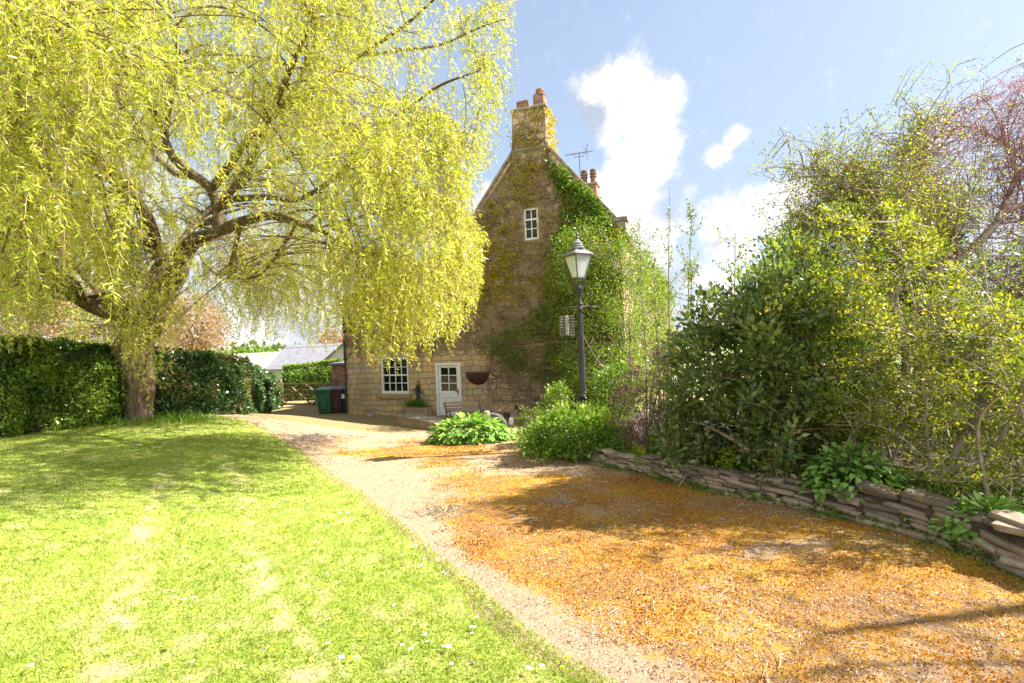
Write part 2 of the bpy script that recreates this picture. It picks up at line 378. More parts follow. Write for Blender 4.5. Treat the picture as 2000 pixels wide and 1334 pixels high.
def empty(name, loc, label, cat, group=None, rz=0.0):
    o = bpy.data.objects.new(name, None); COL.objects.link(o); o.location = tuple(float(c) for c in loc); o.rotation_euler = (0, 0, rz)
    o.empty_display_size = 0.1
    return tag(o, label, cat, group)


def raw(name, V, F, mat, parent=None, rnd=None, smooth=False, attrs=None, world_space=True):
    """V (n,3) numpy, F (m,k) numpy of equal-sided faces. Vertices are world coordinates; a parent's location is taken off."""
    V = np.asarray(V, np.float32).reshape(-1, 3); F = np.asarray(F, np.int32)
    if parent is not None and world_space:
        V = V - np.array(root_loc(parent), np.float32)
    me = bpy.data.meshes.new(name); me.vertices.add(len(V)); me.vertices.foreach_set('co', V.ravel())
    kk = F.shape[1]; me.loops.add(F.size); me.loops.foreach_set('vertex_index', F.ravel())
    me.polygons.add(len(F)); me.polygons.foreach_set('loop_start', np.arange(0, F.size, kk, dtype=np.int32))
    if smooth: me.polygons.foreach_set('use_smooth', np.ones(len(F), bool))
    if rnd is not None:
        a = me.attributes.new('rnd', 'FLOAT', 'POINT'); a.data.foreach_set('value', np.asarray(rnd, np.float32))
    for an, av in (attrs or {}).items():
        a = me.attributes.new(an, 'FLOAT', 'POINT'); a.data.foreach_set('value', np.asarray(av, np.float32))
    me.update(calc_edges=True)
    if mat: me.materials.append(M[mat] if isinstance(mat, str) else mat)
    o = bpy.data.objects.new(name, me); COL.objects.link(o)
    if parent is not None: o.parent = parent
    return o


def root_loc(p):
    l = Vector(p.location)
    while p.parent: p = p.parent; l = l + p.location
    return l


class MB:
    """collects polygons with python lists (hard-surface pieces)"""
    def __init__(s): s.v = []; s.f = []; s.mi = []; s.m = 0
    def add(s, vs, fs):
        b = len(s.v); s.v += [tuple(map(float, q)) for q in vs]; s.f += [tuple(b + i for i in f) for f in fs]; s.mi += [s.m] * len(fs); return s
    def box(s, x0, x1, y0, y1, z0, z1):
        return s.add([(x0, y0, z0), (x1, y0, z0), (x1, y1, z0), (x0, y1, z0), (x0, y0, z1), (x1, y0, z1), (x1, y1, z1), (x0, y1, z1)],
                     [(3, 2, 1, 0), (4, 5, 6, 7), (0, 1, 5, 4), (1, 2, 6, 5), (2, 3, 7, 6), (3, 0, 4, 7)])
    def bar(s, a, b, w, h=None, up=(0, 0, 1)):
        h = h or w; a = Vector(a); b = Vector(b); d = (b - a).normalized(); u = Vector(up)
        if abs(d.dot(u)) > 0.98: u = Vector((0, 1, 0))
        x = d.cross(u).normalized() * w / 2; y = x.cross(d).normalized() * h / 2
        return s.add([a - x - y, a + x - y, a + x + y, a - x + y, b - x - y, b + x - y, b + x + y, b - x + y],
                     [(3, 2, 1, 0), (4, 5, 6, 7), (0, 1, 5, 4), (1, 2, 6, 5), (2, 3, 7, 6), (3, 0, 4, 7)])
    def lathe(s, prof, c=(0, 0, 0), n=20, rot=0.0, cap=True):
        vs = []; fs = []
        for (r, z) in prof:
            for i in range(n):
                a = rot + 2 * math.pi * i / n; vs.append((c[0] + r * math.cos(a), c[1] + r * math.sin(a), c[2] + z))
        for j in range(len(prof) - 1):
            for i in range(n): fs.append((j * n + i, j * n + (i + 1) % n, (j + 1) * n + (i + 1) % n, (j + 1) * n + i))
        if cap: fs.append(tuple(reversed(range(n)))); fs.append(tuple((len(prof) - 1) * n + i for i in range(n)))
        return s.add(vs, fs)
    def tube(s, pts, r, n=8, cap=True):
        pts = [Vector(p) for p in pts]; rs = r if isinstance(r, (list, tuple)) else [r] * len(pts)
        vs = []; fs = []; ref = Vector((0.13, 0.2, 1)).normalized()
        for i, p in enumerate(pts):
            t = (pts[min(i + 1, len(pts) - 1)] - pts[max(i - 1, 0)]).normalized()
            if abs(t.dot(ref)) > 0.95: rf = Vector((1, 0, 0))
            else: rf = ref
            x = t.cross(rf).normalized(); y = t.cross(x).normalized()
            for k in range(n):
                a = 2 * math.pi * k / n; vs.append(p + (x * math.cos(a) + y * math.sin(a)) * rs[i])
        for j in range(len(pts) - 1):
            for i in range(n): fs.append((j * n + i, j * n + (i + 1) % n, (j + 1) * n + (i + 1) % n, (j + 1) * n + i))
        if cap: fs.append(tuple(reversed(range(n)))); fs.append(tuple((len(pts) - 1) * n + i for i in range(n)))
        return s.add(vs, fs)
    def build(s, name, mat, parent=None, smooth=False, bevel=0.0, local=True, loc=None):
        me = bpy.data.meshes.new(name); me.from_pydata(s.v, [], s.f)
        mats = mat if isinstance(mat, (list, tuple)) else [mat]
        for q in mats: me.materials.append(M[q] if isinstance(q, str) else q)
        if len(mats) > 1: me.polygons.foreach_set('material_index', s.mi)
        bm = bmesh.new(); bm.from_mesh(me); bmesh.ops.recalc_face_normals(bm, faces=bm.faces)
        if bevel: bmesh.ops.bevel(bm, geom=bm.edges[:], offset=bevel, segments=1, affect='EDGES', clamp_overlap=True)
        bm.to_mesh(me); bm.free()
        if smooth:
            me.polygons.foreach_set('use_smooth', np.ones(len(me.polygons), bool)); me.set_sharp_from_angle(angle=R(40))
        me.update()
        o = bpy.data.objects.new(name, me); COL.objects.link(o)
        if loc is not None: o.location = loc
        if parent is not None: o.parent = parent
        return o


# ---- many leaves / many twigs as arrays
def unit(v): return v / np.maximum(np.linalg.norm(v, axis=-1, keepdims=True), 1e-9)


def kites(C, D, Nn, L, Wd, fold=0.12, fat=0.45):
    """leaf quads: base C, direction D, normal Nn, length L, width Wd"""
    D = unit(D); S = unit(np.cross(D, Nn)); Nn = np.cross(S, D); L = np.broadcast_to(np.asarray(L, float), (len(C),))[:, None]; Wd = np.broadcast_to(np.asarray(Wd, float), (len(C),))[:, None]
    mid = C + D * L * fat + Nn * L * fold
    V = np.stack([C, mid - S * Wd / 2, C + D * L, mid + S * Wd / 2], 1)
    n = len(C); F = np.arange(4 * n).reshape(n, 4)
    return V.reshape(-1, 3), F


def tubes(P, Rr, sides=4):
    """P (n,s,3) Rr (n,s)"""
    n, s, _ = P.shape; T = np.empty_like(P); T[:, 1:-1] = P[:, 2:] - P[:, :-2]; T[:, 0] = P[:, 1] - P[:, 0]; T[:, -1] = P[:, -1] - P[:, -2]
    T = unit(T); ref = np.array([0.31, 0.17, 0.93]); X = np.cross(T, ref)
    bad = np.linalg.norm(X, axis=-1) < 0.15; X[bad] = np.cross(T[bad], np.array([1.0, 0, 0])); X = unit(X); Yv = np.cross(T, X)
    a = np.arange(sides) * 2 * math.pi / sides
    V = P[:, :, None, :] + Rr[:, :, None, None] * (X[:, :, None, :] * np.cos(a)[None, None, :, None] + Yv[:, :, None, :] * np.sin(a)[None, None, :, None])
    idx = np.arange(n * s * sides).reshape(n, s, sides)
    A = idx[:, :-1, :]; B = np.roll(A, -1, 2); D = idx[:, 1:, :]; Cc = np.roll(D, -1, 2)
    return V.reshape(-1, 3), np.stack([A, B, Cc, D], -1).reshape(-1, 4)


def join(parts):
    Vs, Fs, b = [], [], 0
    for V, F in parts: Vs.append(V); Fs.append(F + b); b += len(V)
    return np.concatenate(Vs), np.concatenate(Fs)


def spline(pts, n):
    """catmull-rom resample of rows (x,y,z,r...)"""
    P = np.asarray(pts, float); P = np.vstack([2 * P[0] - P[1], P, 2 * P[-1] - P[-2]]); m = len(P) - 3
    t = np.linspace(0, m - 1e-6, n); i = t.astype(int); f = (t - i)[:, None]
    a, b, c, d = P[i], P[i + 1], P[i + 2], P[i + 3]
    return 0.5 * (2 * b + (c - a) * f + (2 * a - 5 * b + 4 * c - d) * f ** 2 + (3 * b - a - 3 * c + d) * f ** 3)


def rdir(n, up=0.0):
    v = rng.normal(size=(n, 3)); v = unit(v); v[:, 2] += up; return unit(v)


def in_poly(x, y, poly):
    x = np.asarray(x); y = np.asarray(y); ins = np.zeros(x.shape, bool); n = len(poly)
    for i in range(n):
        x0, y0 = poly[i]; x1, y1 = poly[(i + 1) % n]
        c = ((y0 > y) != (y1 > y)) & (x < (x1 - x0) * (y - y0) / (y1 - y0 + 1e-12) + x0); ins ^= c
    return ins


def sample_poly(poly, n, d0, d1, clump=None):
    """n points whose outline seen from the drive is poly (photo pixels) at real depths d0..d1"""
    P = np.array(poly, float); lo = P.min(0); hi = P.max(0); out = []
    while len(out) < n:
        x = rng.uniform(lo[0], hi[0], 4 * n); y = rng.uniform(lo[1], hi[1], 4 * n); ok = in_poly(x, y, poly)
        for a, b in zip(x[ok], y[ok]):
            out.append(W(a, b, rng.uniform(d0, d1)))
            if len(out) >= n: break
    return np.array(out)


def leaves_round(C, per, rad, L, Wd, out_from=None, up=0.3, squash=0.8):
    """per leaves round every clump centre"""
    n = len(C) * per; cc = np.repeat(C, per, 0); o = rng.normal(size=(n, 3)) * rad * 0.55; o[:, 2] *= squash
    p = cc + o; d = unit(o + rdir(n) * rad * 0.5); d[:, 2] += up
    if out_from is not None: d = d + unit(p - out_from) * 0.6
    nn = rdir(n, 0.8)
    s = rng.uniform(0.65, 1.25, n)
    return kites(p, d, nn, L * s, Wd * s)


def leaf_rnd(nl, groups=None, spread=0.5):
    base = rng.uniform(0, 1, nl) if groups is None else np.clip(np.repeat(rng.uniform(0, 1, groups), nl // groups) * (1 - spread) + rng.uniform(0, 1, nl) * spread, 0, 1)
    return np.repeat(base, 4)


def twig_net(base_pts, C, r0=0.02, r1=0.004, segs=6, sag=0.25, sides=4, up=0.4, jit=0.25):
    """one curved twig from the base points (nearest, preferring lower ones) to every clump centre"""
    B = np.asarray(base_pts); n = len(C)
    if len(B) > 5000: B = B[rng.permutation(len(B))[:5000]]
    jj = []
    for c0_ in range(0, n, 400):
        Cq = C[c0_:c0_ + 400]; d = np.sqrt(((Cq[:, None] - B[None]) ** 2).sum(2)) + np.maximum(0, B[None, :, 2] - Cq[:, None, 2]) * 1.5 + rng.uniform(0, jit, (len(Cq), len(B))); jj.append(np.argmin(d, 1))
    S = B[np.concatenate(jj)]; t = np.linspace(0, 1, segs)[None, :, None]
    mid = (S + C) / 2 + rng.normal(size=(n, 3)) * 0.12 * np.linalg.norm(C - S, axis=1, keepdims=True); mid[:, 2] += up * np.linalg.norm(C - S, axis=1) * 0.3
    P = S[:, None] * (1 - t) ** 2 + mid[:, None] * 2 * t * (1 - t) + C[:, None] * t ** 2
    ln = np.linalg.norm(C - S, axis=1)[:, None]
    Rr = (r0 * np.clip(ln, 0.3, 1.2) * (1 - t[..., 0]) + r1 * t[..., 0])
    return P, Rr


def bush(name, label, cat, base, C, mat, L, Wd, per, rad, twig='twig_brown', stems=6, r0=0.012, group=None, up=0.3, spread=0.5, foliage='foliage', stemname='stems', core=None, stem_r=0.025, bspread=0.08, vert=0.0):
    """a shrub: foliage of separate leaves round clump centres C, stems from base to clumps"""
    base = np.asarray(base, float); root = empty(name, base, label, cat, group)
    V, F = leaves_round(C, per, rad, L, Wd, base + np.array([0, 0, 0.2]), up)
    raw(foliage, V, F, mat, root, rnd=leaf_rnd(len(F), len(C), spread))
    # main stems
    st = []; tg = C[rng.choice(len(C), min(stems, len(C)), replace=False)]
    for q in tg:
        m = (base + q) / 2 + rng.normal(size=3) * 0.1; m[2] += 0.1 * np.linalg.norm(q - base)
        if vert: m[:2] = base[:2] + (q[:2] - base[:2]) * (vert + .1) + rng.normal(size=2) * .22
        b0 = base + np.array([rng.normal() * bspread + np.clip((q[0] - base[0]) * bspread * 1.5, -1.6, 1.6), rng.normal() * bspread, -0.05])
        if vert: b0 = base + np.array([(q[0] - base[0]) * vert, (q[1] - base[1]) * vert, 0]) + np.array([rng.normal() * .15, rng.normal() * .15, 0]); b0[0] = max(b0[0], float(bed_x(b0[1])) + .3); m[0] = max(m[0], b0[0] - .15); b0[2] = float(bedz(b0[0], b0[1])) - .05
        st.append(spline([list(b0) + [1.0], list(m) + [0.7], list(q) + [0.25]], 12))
    st = np.array(st); V1, F1 = tubes(st[:, :, :3], st[:, :, 3] * stem_r, 5)
    nodes = st[:, 2:, :3].reshape(-1, 3); pc_ = [(V1, F1)]; perm = rng.permutation(len(C)); done = 0
    for share, rr_ in ((.02, 2.2), (.08, 1.5), (.3, 1.1), (1.0, .8)):
        if len(C) < 300 and share < .3: continue
        upto = max(done + 1, int(len(C) * share)); Cq = C[perm[done:upto]]; done = upto
        if len(Cq) == 0: continue
        P, Rr = twig_net(nodes, Cq, r0 * rr_, 0.0022, jit=.12); P = P + np.cumsum(rng.normal(size=P.shape) * .012, 1) * np.linspace(0, 1, P.shape[1])[None, :, None]
        pc_.append(tubes(P, Rr, 3)); nodes = np.concatenate([nodes, P[:, 2:].reshape(-1, 3)])
    raw(stemname, *join(pc_), twig, root, smooth=True)
    return root

M['stem_dark'] = mat_plain('stem_dark', (0.40, 0.29, 0.215), (0.11, 0.07, 0.05), 0.9, 2.6, 0)

# ================================================================ GROUND
def grid_sheet(name, X, Yy, Z, mat, kind='structure', attrs=None, label=None):
    r, c = X.shape; idx = np.arange(r * c).reshape(r, c)
    F = np.stack([idx[:-1, :-1], idx[:-1, 1:], idx[1:, 1:], idx[1:, :-1]], -1).reshape(-1, 4)
    o = raw(name, np.stack([X, Yy, Z], -1), F, mat, smooth=True, attrs={k: v.ravel() for k, v in (attrs or {}).items()})
    if kind: o['kind'] = kind
    return o


# curves measured along the drive
lawn_px = [(1165, 1334), (1050, 1250), (950, 1170), (850, 1090), (770, 1020), (700, 965), (640, 925), (605, 895), (570, 870), (530, 845), (485, 824), (430, 813), (380, 808)]
lawn_pts = np.array([G(*p) for p in lawn_px])
lp = np.vstack([[3.2, -2.5, 0], [1.35, 1.2, 0], lawn_pts[:, :3]])
o_ = np.argsort(lp[:, 1]); lp = lp[o_]


def edge_x(y): return np.interp(y, lp[:, 1], lp[:, 0])


LAWN_END = float(lp[-1, 1])
wall_px = [(2000, 1130), (1900, 1088), (1800, 1052), (1700, 1025), (1600, 1002), (1500, 983), (1380, 958), (1250, 926), (1150, 903), (1120, 897)]
wall_pts = np.array([G(*p) for p in wall_px])
wall_pts = np.vstack([[4.9, 0.8, 0], [4.15, 2.3, 0], wall_pts]); wall_pts[:, 2] = gz(wall_pts[:, 0], wall_pts[:, 1])
# bed boundary continues past the wall end
bed_edge = np.vstack([[6.0, -2.5, 0], wall_pts, G(1060, 888), G(1010, 872), G(1040, 858), G(1120, 852)])
bo = np.argsort(bed_edge[:, 1]); be = bed_edge[bo]


def bed_x(y): return np.interp(y, be[:, 1], be[:, 0])


def bedz(x, y):
    d = x - bed_x(y)
    return gz(x, y) + 0.02 + (0.20 - 0.10 * sst(5, 11, y)) * sst(0.10, 0.45, d) + 0.05 * np.clip(d - 0.3, 0, 8) + 0.05 * (fbm(x, y, 1.5, 9, 3) - .5)


# --- materials of the ground
m, t = new_mat('lawn_turf'); k = NT(t); pos = k.n('NewGeometry').outputs['Position']
n_big = k.noise(pos, 0.9, 4, 0.65); n_mid = k.noise(pos, 6, 5, 0.7); n_fine = k.noise(pos, 60, 5, 0.75)
c = k.ramp(n_mid, [(0.25, (0.14, 0.21, 0.02)), (0.5, (0.28, 0.36, 0.045)), (0.72, (0.42, 0.43, 0.12))])
at = k.n('Attribute', attribute_name='straw')
c = k.mix(k.math('MULTIPLY', at.outputs['Fac'], 0.95), c, k.ramp(n_fine, [(0.3, (0.35, 0.24, 0.15)), (0.7, (0.66, 0.52, 0.37))]))
c = k.mix(k.mrange(n_fine, 0.3, 0.7, 0, 0.55), c, k.mix(0.5, c, (0.55, 0.55, 0.22)))
b = k.n('BsdfPrincipled', i_Roughness=0.9); b.inputs['Specular IOR Level'].default_value = 0.1; k.l(c, b.inputs['Base Color'])
bn = k.n('Bump', i_Strength=0.9, i_Distance=0.03); k.l(k.noise(pos, 45, 6, 0.8), bn.inputs['Height']); k.l(bn.outputs[0], b.inputs['Normal'])
k.l(b.outputs[0], k.n('OutputMaterial').inputs[0]); M['turf'] = m

m, t = new_mat('drive_surface'); k = NT(t); pos = k.n('NewGeometry').outputs['Position']
fine = k.noise(pos, 75, 6, 0.8); mid = k.noise(pos, 11, 6, 0.75); vor = k.n('TexVoronoi', i_Scale=70.0); k.l(pos, vor.inputs['Vector'])
grav = k.ramp(fine, [(0.28, (0.20, 0.12, 0.075)), (0.48, (0.40, 0.27, 0.17)), (0.7, (0.60, 0.45, 0.31))])
moss = k.ramp(k.math('ADD', k.math('MULTIPLY', mid, 0.55), k.math('MULTIPLY', k.noise(pos, 1.1, 4, 0.6), 0.5)), [(0.40, (0.14, 0.055, 0.02)), (0.47, (0.31, 0.11, 0.012)), (0.56, (0.46, 0.21, 0.012)), (0.68, (0.57, 0.36, 0.025))])
moss = k.mix(k.mrange(fine, 0.35, 0.65, 0.0, 0.5), moss, (0.55, 0.36, 0.13))
moss = k.mix(k.mrange(k.noise(pos, 2.3, 6, 0.7), 0.52, 0.66, 0, 0.8), moss, k.ramp(fine, [(0.3, (0.16, 0.10, 0.03)), (0.7, (0.36, 0.26, 0.10))]))
at = k.n('Attribute', attribute_name='moss'); at2 = k.n('Attribute', attribute_name='olive')
mk = k.mrange(k.math('ADD', at.outputs['Fac'], k.math('MULTIPLY', k.math('SUBTRACT', mid, 0.5), 2.0)), 0.30, 0.75)
c = k.mix(mk, grav, moss)
ol = k.mrange(k.math('ADD', at2.outputs['Fac'], k.math('MULTIPLY', k.math('SUBTRACT', mid, 0.5), 0.8)), 0.35, 0.6, 0, 0.85)
c = k.mix(ol, c, k.ramp(fine, [(0.3, (0.16, 0.13, 0.05)), (0.7, (0.34, 0.27, 0.12))]))
c = k.mix(k.mrange(vor.outputs['Distance'], 0.0, 0.28, 0.55, 0.0), c, k.ramp(k.noise(pos, 40, 2), [(0.4, (0.62, 0.5, 0.4)), (0.6, (0.16, 0.09, 0.06))]))
b = k.n('BsdfPrincipled', i_Roughness=0.92); b.inputs['Specular IOR Level'].default_value = 0.15; k.l(c, b.inputs['Base Color'])
bn = k.n('Bump', i_Strength=1.0, i_Distance=0.03); k.l(k.math('ADD', k.math('MULTIPLY', mid, 1.2), k.math('MULTIPLY', fine, 0.7)), bn.inputs['Height']); k.l(bn.outputs[0], b.inputs['Normal'])
k.l(b.outputs[0], k.n('OutputMaterial').inputs[0]); M['drive'] = m
M['field'] = mat_plain('field', (0.18, 0.24, 0.06), (0.26, 0.24, 0.10), 0.95, 0.05, 0)

# --- far ground
a = np.concatenate([[-1500, -600, -250, -120, -70], np.arange(-45, 46, 1.5), [70, 120, 250, 600, 1500]])
b_ = np.concatenate([[-400, -100, -30], np.arange(-12, 50, 1.5), [70, 120, 250, 600, 1500, 3000]])
X, Yy = np.meshgrid(a, b_); grid_sheet('ground', X, Yy, gz(X, Yy) - 0.14, 'field')


TRACKS = [(np.array([G(*v_)[:2] for v_ in ((215, 1334), (240, 1190), (262, 1110), (285, 1000), (318, 950), (330, 905))]), .09), (np.array([G(*v_)[:2] for v_ in ((600, 1334), (540, 1200), (500, 1090), (486, 1000), (468, 940), (430, 890))]), .07)]


def straw_mask(x, y):
    s = 0.5 * sst(0.54, 0.72, fbm(x, y, 9.5, 21, 5)) + .06 * sst(.5, .7, fbm(x, y, 1.2, 24, 4))
    # worn line of bare turf running away from the camera
    for pts_, wd in TRACKS:
        for a0, a1 in zip(pts_[:-1], pts_[1:]):
            d = a1 - a0; t_ = np.clip(((x - a0[0]) * d[0] + (y - a0[1]) * d[1]) / (d @ d), 0, 1); ds = np.hypot(x - a0[0] - t_ * d[0], y - a0[1] - t_ * d[1])
            s = np.maximum(s, sst(wd * 2.6, 0, ds + .10 * (fbm(x, y, 13, 7, 3) - .5)) * sst(0.46, 0.60, fbm(x, y, 8.5, 5, 5)) * .9)
    return np.clip(s, 0, 1)


def moss_mask(x, y):
    d = x - edge_x(y)      # metres from the lawn edge
    f = fbm(x, y, 0.75, 31, 4)
    far_ = sst(4.2, 8.5, y)
    m_ = sst(0.12 + far_ * .45, 0.62 + far_ * 1.1, d + (f - .5) * (.5 + far_ * 2.2)) * (0.74 + 0.4 * sst(0.38, 0.6, f)) * (1 - 0.7 * far_ * sst(.62, .42, fbm(x, y, .9, 35, 3))) * (1 - 0.75 * sst(10.0, 13.0, y))
    m_ = np.maximum(m_, 0.5 * sst(0.5, 0.62, fbm(x, y, 1.3, 77, 3)) * (1 - sst(11.5, 13, y)) * sst(.3, .8, d))
    # two bare, pinkish wheel patches
    for (cx, cy, r1, r2) in ((2.2, 4.1, .8, .22), (1.15, 2.25, 0.4, .12), (1.1, 5.3, .45, .2)):
        m_ = m_ * (1 - 0.45 * sst(1.1, 0.2, np.hypot((x - cx) / r1, (y - cy) / r2) + (fbm(x, y, 2.6, 38, 4) - .5) * 3.0))
    return np.clip(m_ * (.80 + .5 * (fbm(x, y, 2.2, 39, 4) - .3)), 0, 1)


# --- drive
ys = np.concatenate([np.arange(-2.5, 1.0, 0.3), np.arange(1.0, 12, 0.06), np.arange(12, 27.1, 0.25)])
tt = np.linspace(0, 1, 130)
X = np.zeros((len(ys), len(tt))); Yy = np.repeat(ys[:, None], len(tt), 1)
x0 = np.where(ys < LAWN_END, edge_x(ys) - 0.4, -15.0)[:, None]; x0 = np.where((ys[:, None] >= LAWN_END), np.interp(ys, [LAWN_END, LAWN_END + 0.8], [edge_x(LAWN_END) - 1.0, -16.0])[:, None], x0)
x1 = np.where(ys < 10.5, bed_x(ys) + 0.6, 9.0)[:, None]
X = x0 + (x1 - x0) * tt[None]
Z = gz(X, Yy) + 0.02 * (fbm(X, Yy, 1.7, 12, 4) - .5) + 0.012 * (fbm(X, Yy, 9, 14, 2) - .5)
olive = np.clip(sst(12.2, 14.5, Yy) * 0.95 + 0.45 * sst(0.5, 0.1, bed_x(Yy) - X) * sst(3, 6, Yy), 0, 1) * (0.55 + 0.6 * fbm(X, Yy, .5, 8, 3))
grid_sheet('driveway', X, Yy, Z, 'drive', attrs={'moss': moss_mask(X, Yy), 'olive': olive})
DRV = lambda x, y: gz(x, y) + 0.02 * (fbm(x, y, 1.7, 12, 4) - .5)

# --- lawn (slightly higher than the drive, its edge ragged)
ys = np.concatenate([np.arange(-2.5, 1.0, 0.3), np.arange(1.0, LAWN_END + .6, 0.06)])
tt = np.concatenate([np.linspace(0, 0.02, 4)[:-1], np.linspace(0.02, 1, 170) ** 1.6 * 0.98 + 0.02])
ex = edge_x(np.minimum(ys, LAWN_END)) + 0.12 * (fbm(ys, ys * 0, 2.2, 41, 4) - .5) * 2
ex = np.where(ys > LAWN_END, ex - (ys - LAWN_END) ** 1.0 * 14, ex)
X = ex[:, None] - 24.0 * tt[None]; Yy = np.repeat(ys[:, None], len(tt), 1)
rise = sst(0, 0.006, tt)[None] * 0.035
LZ = lambda x, y: gz(x, y) + 0.028 + 0.03 * (fbm(x, y, 1.1, 17, 3) - .5) + 0.02 * (fbm(x, y, 7, 18, 2) - .5)
Z = LZ(X, Yy) - 0.035 + rise; Z[:, 0] -= 0.04
grid_sheet('lawn', X, Yy, Z, 'turf', attrs={'straw': straw_mask(X, Yy)})
del X, Yy, Z

# --- soil bed behind the wall
ys = np.arange(-2.5, 15.01, 0.15); tt = np.linspace(0, 1, 60) ** 1.5
xb = bed_x(ys) + 0.04
X = xb[:, None] + 16 * tt[None]; Yy = np.repeat(ys[:, None], len(tt), 1)
grid_sheet('flower_bed_soil', X, Yy, bedz(X, Yy), 'soil')

# --- grass blades
n = 460000
ang = rng.uniform(R(-56), R(50), n); rr = 1.3 * (16 / 1.3) ** (rng.uniform(0, 1, n) ** 0.85)
x = rr * np.sin(ang); y = rr * np.cos(ang); kp = (x < edge_x(y) + 0.03 + 0.10 * (fbm(y, y * 0, 2.2, 41, 4) - .5)) & (y < LAWN_END + .3)
x, y, rr = x[kp], y[kp], rr[kp]; s_ = straw_mask(x, y); kp = rng.uniform(0, 1, len(x)) > s_ * 0.85; x, y, rr, s_ = x[kp], y[kp], rr[kp], s_[kp]
C = np.stack([x, y, LZ(x, y) - 0.004], -1); D = rdir(len(x), 0.75); L = rng.uniform(0.014, 0.034, len(x)) * (1 + 0.5 * fbm(x, y, 2.5, 4, 3)); Wd = 0.0022 * (1 + rr * 0.42)
V, F = kites(C, D, rdir(len(x)), L * (1 + rr * .03), Wd, 0.05, 0.35)
rv = np.clip(0.10 + 0.62 * fbm(x, y, 1.3, 6, 4) + .12 * (fbm(x, y, 7, 26, 3) - .4) + rng.normal(size=len(x)) * 0.12 + s_ * 0.4, 0, 1)
tag(raw('grass', V, F, 'grass_blade', rnd=np.repeat(rv, 4)), 'short yellow green blades growing over the whole lawn', 'grass', kind='stuff')

# --- moss tufts and pale catkin litter on the drive
n = 260000
ang = rng.uniform(R(-40), R(50), n); rr = 1.3 * (14 / 1.3) ** (rng.uniform(0, 1, n) ** 0.8)
x = rr * np.sin(ang); y = rr * np.cos(ang); kp = (x > edge_x(y) + 0.1) & (x < bed_x(y) - 0.05); x, y, rr = x[kp], y[kp], rr[kp]
mmk = moss_mask(x, y) + (fbm(x, y, 5, 55, 5) - .5) * 1.9
km = rng.uniform(0, 1, len(x)) < sst(0.3, 0.65, mmk) * (0.25 + 0.5 * sst(.6, .42, fbm(x, y, 2.3, 83, 4)))
xm, ym, rm = x[km], y[km], rr[km]
V, F = kites(np.stack([xm, ym, DRV(xm, ym) - 0.003], -1), rdir(len(xm), 0.9), rdir(len(xm)), rng.uniform(0.006, 0.016, len(xm)) * (1 + rm * .12), 0.006 * (1 + rm * 0.25), 0.1, 0.5)
rv = np.clip(1.7 * (fbm(xm, ym, 1.5, 61, 5) - .22) + rng.normal(size=len(xm)) * 0.17, 0, 1)
tag(raw('moss', V, F, 'moss', rnd=np.repeat(rv, 4)), 'orange and golden moss covering the gravel drive', 'moss', kind='stuff')
kl = ~km & (rng.uniform(0, 1, len(x)) < 0.22 + 0.42 * sst(.2, .6, mmk)); xl, yl, rl = x[kl], y[kl], rr[kl]
d_ = rdir(len(xl)); d_[:, 2] = np.abs(d_[:, 2]) * 0.35
V, F = kites(np.stack([xl, yl, DRV(xl, yl) + 0.004], -1), d_, rdir(len(xl), 1.2), rng.uniform(0.006, 0.022, len(xl)) * (1 + rl * .06), rng.uniform(0.002, 0.0055, len(xl)) * (1 + rl * .2), 0.25, 0.5)
tag(raw('litter', V, F, 'litter', rnd=np.repeat(np.clip(.95 * fbm(xl, yl, 2.0, 63, 4) + rng.normal(size=len(xl)) * .3, 0, 1), 4)), 'pale dry catkins and bits scattered on the gravel drive', 'plant litter', kind='stuff')
# thin dry stalks lying on the drive
n = 420; ang = rng.uniform(R(-30), R(46), n); rr = rng.uniform(1.8, 11, n); x = rr * np.sin(ang); y = rr * np.cos(ang); kp = (x > edge_x(y) + .1) & (x < bed_x(y) - .1); x, y = x[kp], y[kp]
d_ = rdir(len(x)) * rng.uniform(.06, .3, len(x))[:, None]; d_[:, 2] = 0; t_ = np.linspace(0, 1, 5)[None, :, None]
P = np.stack([x, y, x * 0], -1)[:, None] + d_[:, None] * t_ + np.cross(d_, [0, 0, 1])[:, None] * (np.sin(t_ * 3.1) * rng.uniform(-.25, .25, (len(x), 1, 1)))
P[:, :, 2] = gz(P[:, :, 0], P[:, :, 1]) + 0.012 + np.sin(t_[..., 0] * 3.1) * 0.012
V, F = tubes(P, np.full(P.shape[:2], 0.0022), 3)
tag(raw('dry_stalks', V, F, 'straw'), 'thin bleached stalks strewn over the mossy drive', 'stalks', kind='stuff')

# ================================================================ HOUSE
ZB = -1.15; HA = R(20.0)
house = empty('stone_farmhouse', (-2.43, 17.9, ZB), 'tall stone farmhouse with steep creeper covered gable and chimney on its peak', 'house', rz=-HA)
hc, hs = math.cos(HA), math.sin(HA)


def H2W(s, y, h):
    s = np.asarray(s, float); return np.stack(np.broadcast_arrays(-2.43 + hc * s + hs * y, 17.9 - hs * s + hc * y, ZB + h), -1)


def fac(px, py, off=0.0):
    """photo pixel -> (s, h) on the gable wall plane"""
    d = W(px, py, 1.0); a = d[0]; zz = d[2] - EYE
    # -2.43+hc s+hs off = a*Y ; Y=17.9-hs s+hc off
    s = (a * (17.9 + hc * off) + 2.43 - hs * off) / (hc + a * hs); Y = 17.9 - hs * s + hc * off
    return s, EYE + zz * Y - ZB


